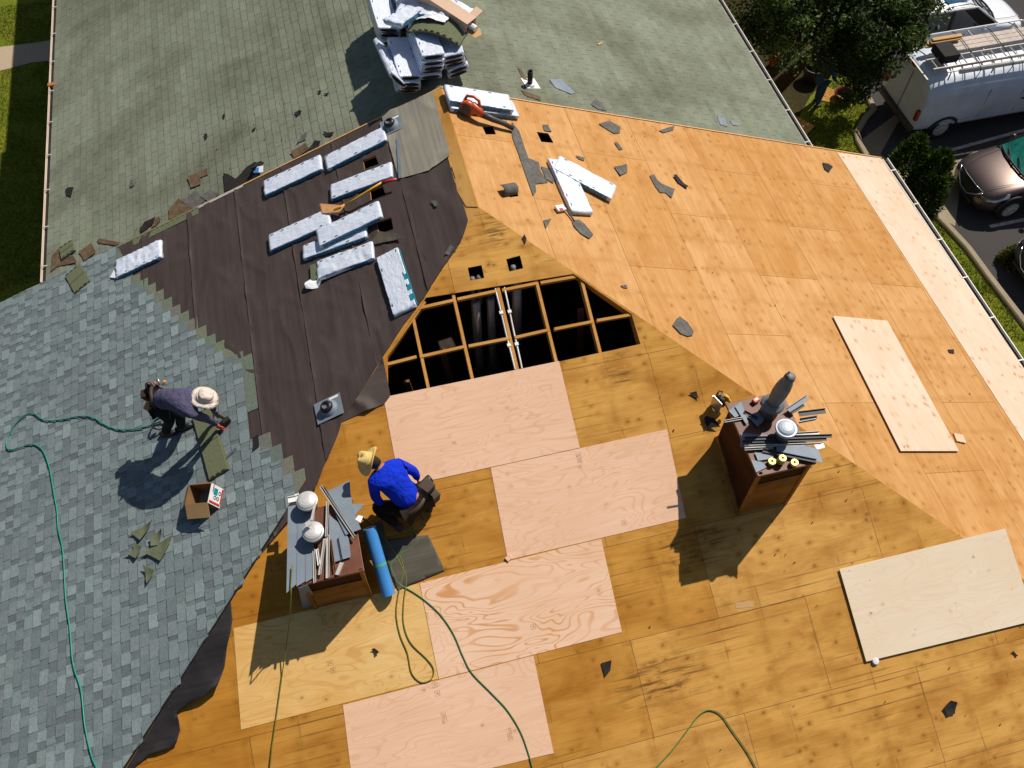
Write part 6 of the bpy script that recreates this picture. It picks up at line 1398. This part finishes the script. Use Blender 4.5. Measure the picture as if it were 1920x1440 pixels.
def car(name, T, paint_m, label, L=4.75, W=.93, rails=False, sunroof=False, wind='glass_dark'):
    o = thing(name, T, label, 'car'); k = L / 4.75
    st = [(0.0, .36, .48, .62, .70, .42, .50, .40), (.05, .26, .42, .70, .79, .62, .70, .58), (.22, .22, .40, .78, .88, .80, .855, .72), (.60, .2, .40, .88, .98, .86, .91, .78), (1.10, .2, .40, .96, 1.05, .88, .93, .80), (1.45, .2, .40, 1.0, 1.08, .88, .93, .82), (2.4, .2, .40, 1.02, 1.06, .88, .93, .84), (3.4, .2, .40, 1.03, 1.08, .88, .93, .84), (4.3, .24, .42, 1.05, 1.10, .86, .91, .80), (4.62, .3, .46, 1.0, 1.06, .78, .84, .70), (4.75, .42, .52, .85, .92, .6, .68, .55)]
    body = loft_body(T, [(s[0] * k,) + s[1:] for s in st], 'body', paint_m, o, 2)
    # windscreen, side glass, rear glass, pillars
    gs = [(1.18, 1.95, 1.0, 1.56, .80, .60), (1.75, 2.05, 1.02, 1.60, .835, .64), (2.5, 2.5, 1.02, 1.64, .84, .66), (3.3, 3.3, 1.03, 1.63, .84, .65), (4.1, 3.95, 1.04, 1.58, .82, .62), (4.55, 4.2, 1.04, 1.5, .74, .56)]
    gs = [(a * k, b_ * k, c, d, e, f) for a, b_, c, d, e, f in gs]
    g_, r_ = greenhouse(T, gs, paint_m, M['glass_dark'], o)
    m = MB(); m.quad(*[T @ V(p) for p in ((1.16 * k, .79, 1.045), (1.16 * k, -.79, 1.045), (1.98 * k, -.60, 1.595), (1.98 * k, .60, 1.595))]); m.build('windscreen', M[wind], o, T)
    m = MB(); m.quad(*[T @ V(p) for p in ((4.58 * k, -.72, 1.05), (4.58 * k, .72, 1.05), (4.12 * k, .58, 1.57), (4.12 * k, -.58, 1.57))]); m.build('rear_window', M['glass_dark'], o, T)
    for s in (1, -1):
        m = MB(); m.tube([T @ V((x * k, s * y, z)) for x, y, z in ((1.15, .82, 1.03), (1.98, .635, 1.60), (2.6, .69, 1.66), (3.4, .685, 1.65), (4.1, .65, 1.58), (4.55, .77, 1.07))], .032, 8); m.build('pillar', paint_m, o, T, smooth=True)
        m = MB(); m.bar(T @ V((2.75 * k, s * .665, 1.65)), T @ V((2.8 * k, s * .855, 1.03)), .07, .03, up=V((0, 0, 1))); m.build('pillar', M['trim'], o, T)
        m = MB(); m.lathe([(.02, -.07), (.07, -.05), (.08, .02), (.05, .07), (.01, .075)], T @ Matrix.Translation((1.72 * k, s * 1.02, 1.05)) @ Matrix.Rotation(R90, 4, 'X'), 14); m.build('mirror', paint_m, o, T, smooth=True)
        # head lamp: wedge on the shoulder
        m = MB(); m.rings([[T @ V((x * k, s * y, z)) for x, y, z in r] for r in (((.11, .50, .70), (.07, .66, .60), (.13, .80, .68), (.16, .62, .80)), ((.42, .70, .82), (.30, .88, .66), (.62, .935, .80), (.66, .86, .91)))]); m.build('headlight', M['lamp_clear'], o, T, bevel=.012)
        m = MB(); m.rings([[T @ V((x * k, s * y, z)) for x, y, z in r] for r in (((4.70, .45, .82), (4.66, .72, .80), (4.60, .74, 1.0), (4.66, .5, 1.02)), ((4.3, .90, .84), (4.35, .925, .80), (4.3, .92, .98), (4.35, .87, 1.0)))]); m.build('taillight', M['lamp_red'], o, T, bevel=.012)
        for x in (.85, 3.85):
            wheel(T @ Matrix.Translation((x * k, s * (W - .05), .36)), .36, o)
            m = MB(); m.tube([T @ V((x * k + .42 * math.cos(a), s * (W - .005), .36 + .42 * math.sin(a))) for a in [i * math.pi / 10 for i in range(11)]], .05, 6); m.build('wheel_arch', M['trim'], o, T, smooth=True)
        if rails: m = MB(); m.tube([T @ V((x * k, s * .60, z)) for x, z in ((2.1, 1.66), (2.25, 1.73), (3.7, 1.72), (3.9, 1.64))], .02, 6); m.build('roof_rail', M['steel'], o, T, smooth=True)
        m = MB(); m.box((2.3 * k, s * .935, .88), (.2, .02, .03), T); m.build('door_handle', M['chrome'], o, T)
    m = MB(); m.rings([[T @ V(p) for p in r] for r in (((-.015, -.40, .42), (-.015, .40, .42), (.0, .46, .70), (-.0, -.46, .70)), ((.12, -.44, .40), (.12, .44, .40), (.10, .5, .76), (.10, -.5, .76)))]); gr = m.build('grille', M['trim'], o, T)
    m = MB(); m.tube([T @ V(p) for p in ((.06, -.56, .78), (.0, -.40, .62), (-.03, -.16, .44), (-.03, .16, .44), (.0, .40, .62), (.06, .56, .78))], .022, 6); m.build('chrome_trim', M['chrome'], gr, T, smooth=True)
    m = MB(); m.tube([T @ V(p) for p in ((.10, -.54, .80), (.055, -.25, .78), (.05, .25, .78), (.10, .54, .80))], .016, 6); m.build('chrome_trim', M['chrome'], gr, T, smooth=True)
    m = MB()
    for s in (1, -1): m.tube([T @ V((x * k, s * y, z)) for x, y, z in ((.26, .52, .925), (.6, .60, .985), (1.0, .64, 1.035), (1.25, .66, 1.065))], .006, 4)
    m.build('bonnet_crease', M['trim'], o, T)
    m = MB(); m.tube([T @ V((x * k, y, z)) for x, y, z in ((1.22, -.76, 1.06), (1.12, -.4, 1.085), (1.10, 0, 1.095), (1.12, .4, 1.085), (1.22, .76, 1.06))], .03, 6); m.build('cowl', M['trim'], o, T)
    m = MB(); m.box((-.035, 0, .36), (.03, .9, .10), T); m.build('lower_grille', M['trim'], o, T, bevel=.01)
    m = MB(); m.tube([T @ V((1.10 * k, -.5, 1.07)), T @ V((1.32 * k, .15, 1.17))], .014, 6); m.tube([T @ V((1.06 * k, -.05, 1.08)), T @ V((1.28 * k, .55, 1.13))], .014, 6); m.build('wiper', M['trim'], o, T)
    if sunroof: m = MB(); m.prism([(2.2 * k, -.4), (2.9 * k, -.4), (2.9 * k, .4), (2.2 * k, .4)], 1.70, 1.712, m=T); m.build('sunroof', plain('blue sunroof glass', (.01, .08, .17), .1, .6), o, T)
    return o
def at_g(p, heading): return Matrix.Translation((p.x, p.y, GZ + .016)) @ Matrix.Rotation(heading, 4, 'Z')
# body x axis runs from nose to tail, so heading 0 means the nose points to -X
fw = onG(1893, 402); car('parked_car', at_g(V((fw.x - 1.15, fw.y + .84, 0)), 0.0), M['car_brown'], 'brown metallic car with teal windscreen, nose towards the house', L=5.0, wind='glass_teal')
pd = onG(1870, 480); car('parked_car', at_g(V((pd.x + .0, fw.y - 2.25, 0)), 0.0), M['car_dark'], 'black car in deep shade at the right edge, below the brown one')
pw = onG(1862, 62); car('parked_car', at_g(V((pw.x + .35, onG(1745, 118).y + .95, 0)), math.pi), M['car_white'], 'white car with roof rails and blue sunroof, half hidden by the tree', L=4.9, rails=True, sunroof=True)
# ---- the van
rw = onG(1750, 258); T = Matrix.Translation((rw.x - .95, rw.y + .92, GZ + .016))
van = thing('van', T, 'worn white work van with a loaded roof rack, rear towards the house', 'van')
vs = [(0.0, .50, .62, 1.66, 2.02, .90, .95, .80), (.03, .42, .60, 1.70, 2.08, .95, .99, .84), (.35, .40, .58, 1.72, 2.12, .97, 1.01, .87), (1.2, .40, .58, 1.72, 2.14, .97, 1.02, .88), (2.6, .40, .58, 1.72, 2.14, .97, 1.02, .88), (3.7, .40, .58, 1.70, 2.12, .97, 1.02, .86), (4.15, .40, .58, 1.5, 2.02, .97, 1.02, .84), (4.65, .40, .58, 1.16, 1.45, .95, 1.0, .82), (5.3, .42, .56, .95, 1.12, .92, .96, .78), (5.55, .45, .56, .80, .9, .8, .85, .6)]
loft_body(T, vs, 'body', M['van_white'], van, 2)
for s in (1, -1):
    for x in (.98, 4.45): wheel(T @ Matrix.Translation((x, s * .90, .36)), .36, van)
    for x in (.98, 4.45): m = MB(); m.tube([T @ V((x + .44 * math.cos(a), s * 1.0, .38 + .42 * math.sin(a))) for a in [i * math.pi / 10 for i in range(11)]], .055, 6); m.build('wheel_arch', M['trim'], van, T, smooth=True)
    m = MB(); m.box((-.02, s * .90, 1.0), (.10, .12, .34), T); m.build('taillight', M['lamp_red'], van, T, bevel=.02)
    m = MB(); m.prism([(3.25, 1.3), (4.25, 1.3), (4.0, 1.8), (3.3, 1.82)], .0, .012, m=T @ Matrix.Translation((0, s * .985, 0)) @ Matrix.Rotation(R90 - s * .36 * 0, 4, 'X')); m.build('door_window', M['glass_dark'], van, T)
    for x in (2.0, 3.15): m = MB(); m.box((x, s * 1.012, 1.1), (.012, .012, 1.0), T); m.build('door_seam', M['trim'], van, T)
    m = MB(); m.box((2.3, s * 1.03, .62), (3.0, .02, .05), T); m.build('side_moulding', M['van_white'], van, T)
    m = MB(); m.box((3.3, s * 1.035, 1.08), (.15, .03, .04), T); m.build('door_handle', M['trim'], van, T)
m = MB(); m.box((-.04, 0, .52), (.16, 1.9, .16), T); m.build('rear_bumper', M['grey_plastic'], van, T, bevel=.03)
m = MB(); m.box((-.012, 0, 1.2), (.012, .012, 1.3), T); m.build('door_seam', M['trim'], van, T)
m = MB(); m.box((-.005, 0, 2.03), (.05, 1.3, .03), T); m.build('roof_lip', M['galv_light'], van, T); m = MB(); m.box((.0, .1, 2.0), (.07, .18, .07), T); m.build('brake_light', M['lamp_red'], van, T)
m = MB(); m.quad(*[T @ V(p) for p in ((4.72, -.78, 1.42), (4.72, .78, 1.42), (4.12, .68, 2.04), (4.12, -.68, 2.04))]); m.build('windscreen', M['glass_dark'], van, T)
rk = 2.30
for x in (.55, 1.9, 3.4): m = MB(); m.tube([T @ V((x, -.78, 2.02)), T @ V((x, -.76, rk)), T @ V((x, .76, rk)), T @ V((x, .78, 2.02))], .022, 8); m.build('rack_bar', M['galv_light'], van, T)
for s in (1, -1): m = MB(); m.tube([T @ V((.4, s * .8, rk + .03)), T @ V((3.6, s * .8, rk + .03)), T @ V((3.9, s * .6, rk + .06))], .022, 8); m.build('rack_rail', M['white'], van, T)
M['board_grey'] = plain('weathered grey board', (.50, .43, .38), .8, .15, var=.2, scale=9)
lad = thing('ladder', T @ Matrix.Translation((0, -.45, rk)), 'aluminium extension ladder strapped on the near side of the van roof', 'ladder')
for s in (-.66, -.26): m = MB(); m.bar(T @ V((.0, s, rk + .07)), T @ V((4.9, s, rk + .07)), .03, .08); m.build('rail', M['galv_light'], lad, T)
for k in range(16): m = MB(); m.tube([T @ V((.15 + k * .305, -.65, rk + .08)), T @ V((.15 + k * .305, -.27, rk + .08))], .018, 6); m.build('rung', M['galv_light'], lad, T)
for k in range(3):
    o = MB(); o.box((2.9, .02 + .17 * k, rk + .05), (4.4, .155, .05), T); o.build('board', M['board_grey'], None, T @ Matrix.Translation((2.9, .02 + .17 * k, rk)), label=('board nearest the ladder on the van roof', 'middle board of the three on the van roof', 'board farthest from the ladder on the van roof')[k], cat='board', group='boards on the van roof')
o = MB(); o.tube([T @ V((.75, -.84, rk + .02)), T @ V((5.2, -.84, rk + .02))], .07, 14); o.build('plastic_pipe', M['pvc'], None, T @ Matrix.Translation((2.9, -.84, rk)), label='long white plastic pipe along the near edge of the van roof', cat='pipe', smooth=True)
o = MB(); o.box((.62, -.16, rk + .16), (.5, .62, .26), T @ Matrix.Rotation(.0, 4, 'Z')); o.build('black_crate', M['black'], None, T @ Matrix.Translation((.62, -.16, rk)), label='black crate at the rear end of the van roof rack', cat='crate', bevel=.02)
for k in range(4): o = MB(); o.box((.75 + .06 * k, .32 + .05 * (k % 2), rk + .06 + .05 * k), (.9, .12, .045), T); o.build('wood_block', M['card'], None, T @ Matrix.Translation((.75, .32, rk)), label='short wood block stacked by the black crate on the van roof', cat='wood block', group='wood blocks on the van roof')
for x in (1.3, 2.3, 3.1): o = MB(); o.tube(catmull([T @ V(p) for p in ((x, -.93, rk - .25), (x, -.9, rk + .12), (x + .1, .0, rk + .115), (x + .12, .52, rk + .1), (x + .1, .8, rk + .02))], 5), .012, 6); o.build('strap', M['trim'], None, T, label='dark strap over the load on the van roof, %s' % {1.3: 'nearest the rear', 2.3: 'the middle one', 3.1: 'nearest the cab'}[x], cat='strap', group='straps on the van roof')

# ================================================================ UNDER THE TREE
fp = onG(1527, 196); w3 = thing('person', fp, 'man in blue work clothes and straw hat standing in the shade of the tree', 'person'); z = lambda h, dx=0, dy=0: fp + V((dx, dy, h))
B3 = {'pelvis': (z(.92), .12), 'waist': (z(1.1, .03), .115), 'chest': (z(1.28, .06), .13), 'sh': (z(1.42, .08), .10), 'neck': (z(1.52, .10), .055), 'sn': (z(1.41, .1, -.19), .055), 'en': (z(1.16, .12, -.25), .042), 'hn': (z(.98, .30, -.22), .03), 'sf': (z(1.41, .06, .19), .055), 'ef': (z(1.15, .06, .26), .042), 'hf': (z(.98, .24, .24), .03), 'pn': (z(.88, 0, -.1), .085), 'kn': (z(.48, .03, -.12), .06), 'fn': (z(.08, -.02, -.13), .04), 'pf': (z(.88, 0, .1), .085), 'kf': (z(.48, .06, .12), .06), 'ff': (z(.08, .08, .13), .04)}
skin('body', B3, BE, M['skin'], w3); grow = lambda ks, k: {n: (B3[n][0], B3[n][1] * k + .008) for n in ks}
skin('shirt', grow(['pelvis', 'waist', 'chest', 'sh', 'neck', 'sn', 'en', 'hn', 'sf', 'ef', 'hf'], 1.18), BE[:10], M['denim'], w3); skin('trousers', grow(['pelvis', 'pn', 'kn', 'fn', 'pf', 'kf', 'ff'], 1.25), BE[10:], M['denim'], w3)
head(w3, z(1.65, .13), V((1, -.2, -.3)), V((.2, 0, 1)))
for n in ('fn', 'ff'): p = B3[n][0]; m = MB(); m.tube([p + V((-.06, 0, -.03)), p + V((.06, 0, -.04)), p + V((.17, 0, -.05))], [.045, .05, .03], 10); m.build('boot', M['leather_dark'], w3, smooth=True)
hand(w3, B3['hn'][0], V((.7, .1, -.7)), V((.5, -.3, .7)), M['skin'], .6, 1); hand(w3, B3['hf'][0], V((.7, -.1, -.7)), V((.5, .3, .7)), M['skin'], .6, -1)
T3 = Matrix.Translation(z(1.68, .12)) @ Matrix.Rotation(.25, 4, 'Y'); m = MB(); m.lathe([(.21, .0), (.213, .006), (.16, .02), (.105, .03), (.098, .08), (.08, .12), (.04, .135), (.001, .13)], T3, 28); m.build('straw_hat', M['straw'], w3, T3, smooth=True)
def tub(name, q, r, h, mat, label, rim_m=None, cat='tub'):
    p = onG(*q); T = Matrix.Translation(p); o = thing(name, p, label, cat); m = MB(); m.lathe([(r * .75, 0), (r * .9, h * .5), (r, h), (r * .95, h), (r * .85, h * .5), (r * .7, .04), (.001, .03)], T, 24); m.build('tub', mat, o, T, smooth=True)
    m = MB(); m.tube([p + V((r * math.cos(a), r * math.sin(a), h)) for a in [k * math.pi / 12 for k in range(25)]], .014, 6); m.build('rim', rim_m or mat, o, T, smooth=True)
tub('garden_tub', (1520, 150), .33, .5, plain('dark brown tub', (.03, .015, .01), .6), 'dark round tub with pale wire rim under the tree', M['galv'])
tub('basket', (1579, 187), .30, .25, plain('dark maroon basket', (.12, .01, .02), .6, var=.4, scale=30), 'maroon woven basket on the board by the kerb', None, 'basket')
tub('bucket', (1568, 104), .17, .32, M['red'], 'red bucket beside the man in the straw hat', M['white'], 'bucket')
def slab_g(name, px, h, mat, label, cat, th=.02):
    P3 = [onG(*q, h) for q in px]; c = P3[0]; T = Matrix.Translation((c.x, c.y, c.z)); m = MB(); m.prism([(p.x - c.x, p.y - c.y) for p in P3], -th, 0, m=T); m.build(name, mat, None, T, label=label, cat=cat)
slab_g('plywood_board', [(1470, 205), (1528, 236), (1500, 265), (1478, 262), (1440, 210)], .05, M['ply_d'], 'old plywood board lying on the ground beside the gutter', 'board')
slab_g('plywood_board', [(1552, 163), (1604, 188), (1596, 200), (1540, 188)], .04, M['ply_b'], 'small board under the maroon basket', 'board')
p = onG(1446, 92); o = thing('jug', p, 'white and blue plastic jug near the trunk by the gutter', 'jug'); m = MB(); m.lathe([(.13, 0), (.14, .05), (.14, .25), (.06, .33), (.05, .36), (.001, .36)], Matrix.Translation(p), 18); m.build('jug_body', M['white'], o, smooth=True); m = MB(); m.lathe([(.055, .34), (.055, .39), (.001, .39)], Matrix.Translation(p), 14); m.build('cap', M['roll_blue'], o)
p = onG(1450, 120); o = thing('fuel_can', p, 'red fuel can near the trunk by the gutter', 'fuel can'); m = MB(); m.box((0, 0, .16), (.34, .2, .32), Matrix.Translation(p) @ Matrix.Rotation(.5, 4, 'Z')); m.build('can', M['red'], o, Matrix.Translation(p), bevel=.04); m = MB(); m.tube([p + V((0, 0, .3)), p + V((.1, .05, .42))], .025, 8); m.build('spout', M['black_rubber'], o, smooth=True)

# grit, nails and crumbs left by the tear-off: nobody could count them
def grit(name, pl, px, n, mat, seed, label):
    rnd = random.Random(seed); q = [l2(pl, *p) for p in px]; Fr = PL[pl][1]; m = MB(); k = 0
    x0, x1 = min(p[0] for p in q), max(p[0] for p in q); y0, y1 = min(p[1] for p in q), max(p[1] for p in q)
    while k < n:
        x, y = rnd.uniform(x0, x1), rnd.uniform(y0, y1); ins = False; j = len(q) - 1
        for i in range(len(q)):
            if (q[i][1] > y) != (q[j][1] > y) and x < (q[j][0] - q[i][0]) * (y - q[i][1]) / (q[j][1] - q[i][1]) + q[i][0]: ins = not ins
            j = i
        if not ins or noise.noise(V((x * .8, y * .8, seed))) < rnd.uniform(-.5, .3): k += .02; continue
        k += 1; s = .0045 * rnd.uniform(.7, 1) / max(.25, rnd.random()) ; a = rnd.uniform(0, 6.28); z = .016
        ps = [Fr @ V((x + s * rnd.uniform(.5, 1.1) * math.cos(a + t), y + s * rnd.uniform(.4, 1.0) * math.sin(a + t), z)) for t in (0, 1.4, 2.9, 4.4)]; c = Fr @ V((x, y, z + s * .35))
        ids = [m.vert(p) for p in ps]; ci = m.vert(c); g_ = rnd.choice((.012, .02, .05, .09, .14)); col = (g_ * 1.1, g_, g_ * .85)
        for i in range(4): m.face((ids[i], ids[(i + 1) % 4], ci), col=col)
    m.build(name, mat, None, Fr, kind='stuff', label=label, cat='grit')
M['grit'] = shingle_mat('mineral grit', 0.0, .2)
grit('roof_grit', 'C', [(830, 180), (1560, 290), (1900, 820), (1910, 1010), (1800, 990), (1210, 590), (905, 385)], 150, M['grit'], 31, 'loose grit and nail bits scattered on the right plywood slope')
grit('roof_grit', 'D', [(1210, 660), (1420, 760), (1810, 1010), (1915, 1100), (1915, 1435), (1050, 1435), (1010, 1230), (1165, 1185), (1130, 1010), (1290, 970), (1255, 800)], 100, M['grit'], 32, 'loose grit and nail bits scattered on the plywood hip end')
grit('roof_grit', 'AL', [(110, 460), (200, 440), (450, 320), (700, 190), (690, 110), (560, 150), (330, 300), (110, 400)], 150, M['grit'], 33, 'shingle crumbs scattered on the old left roof near the felt')
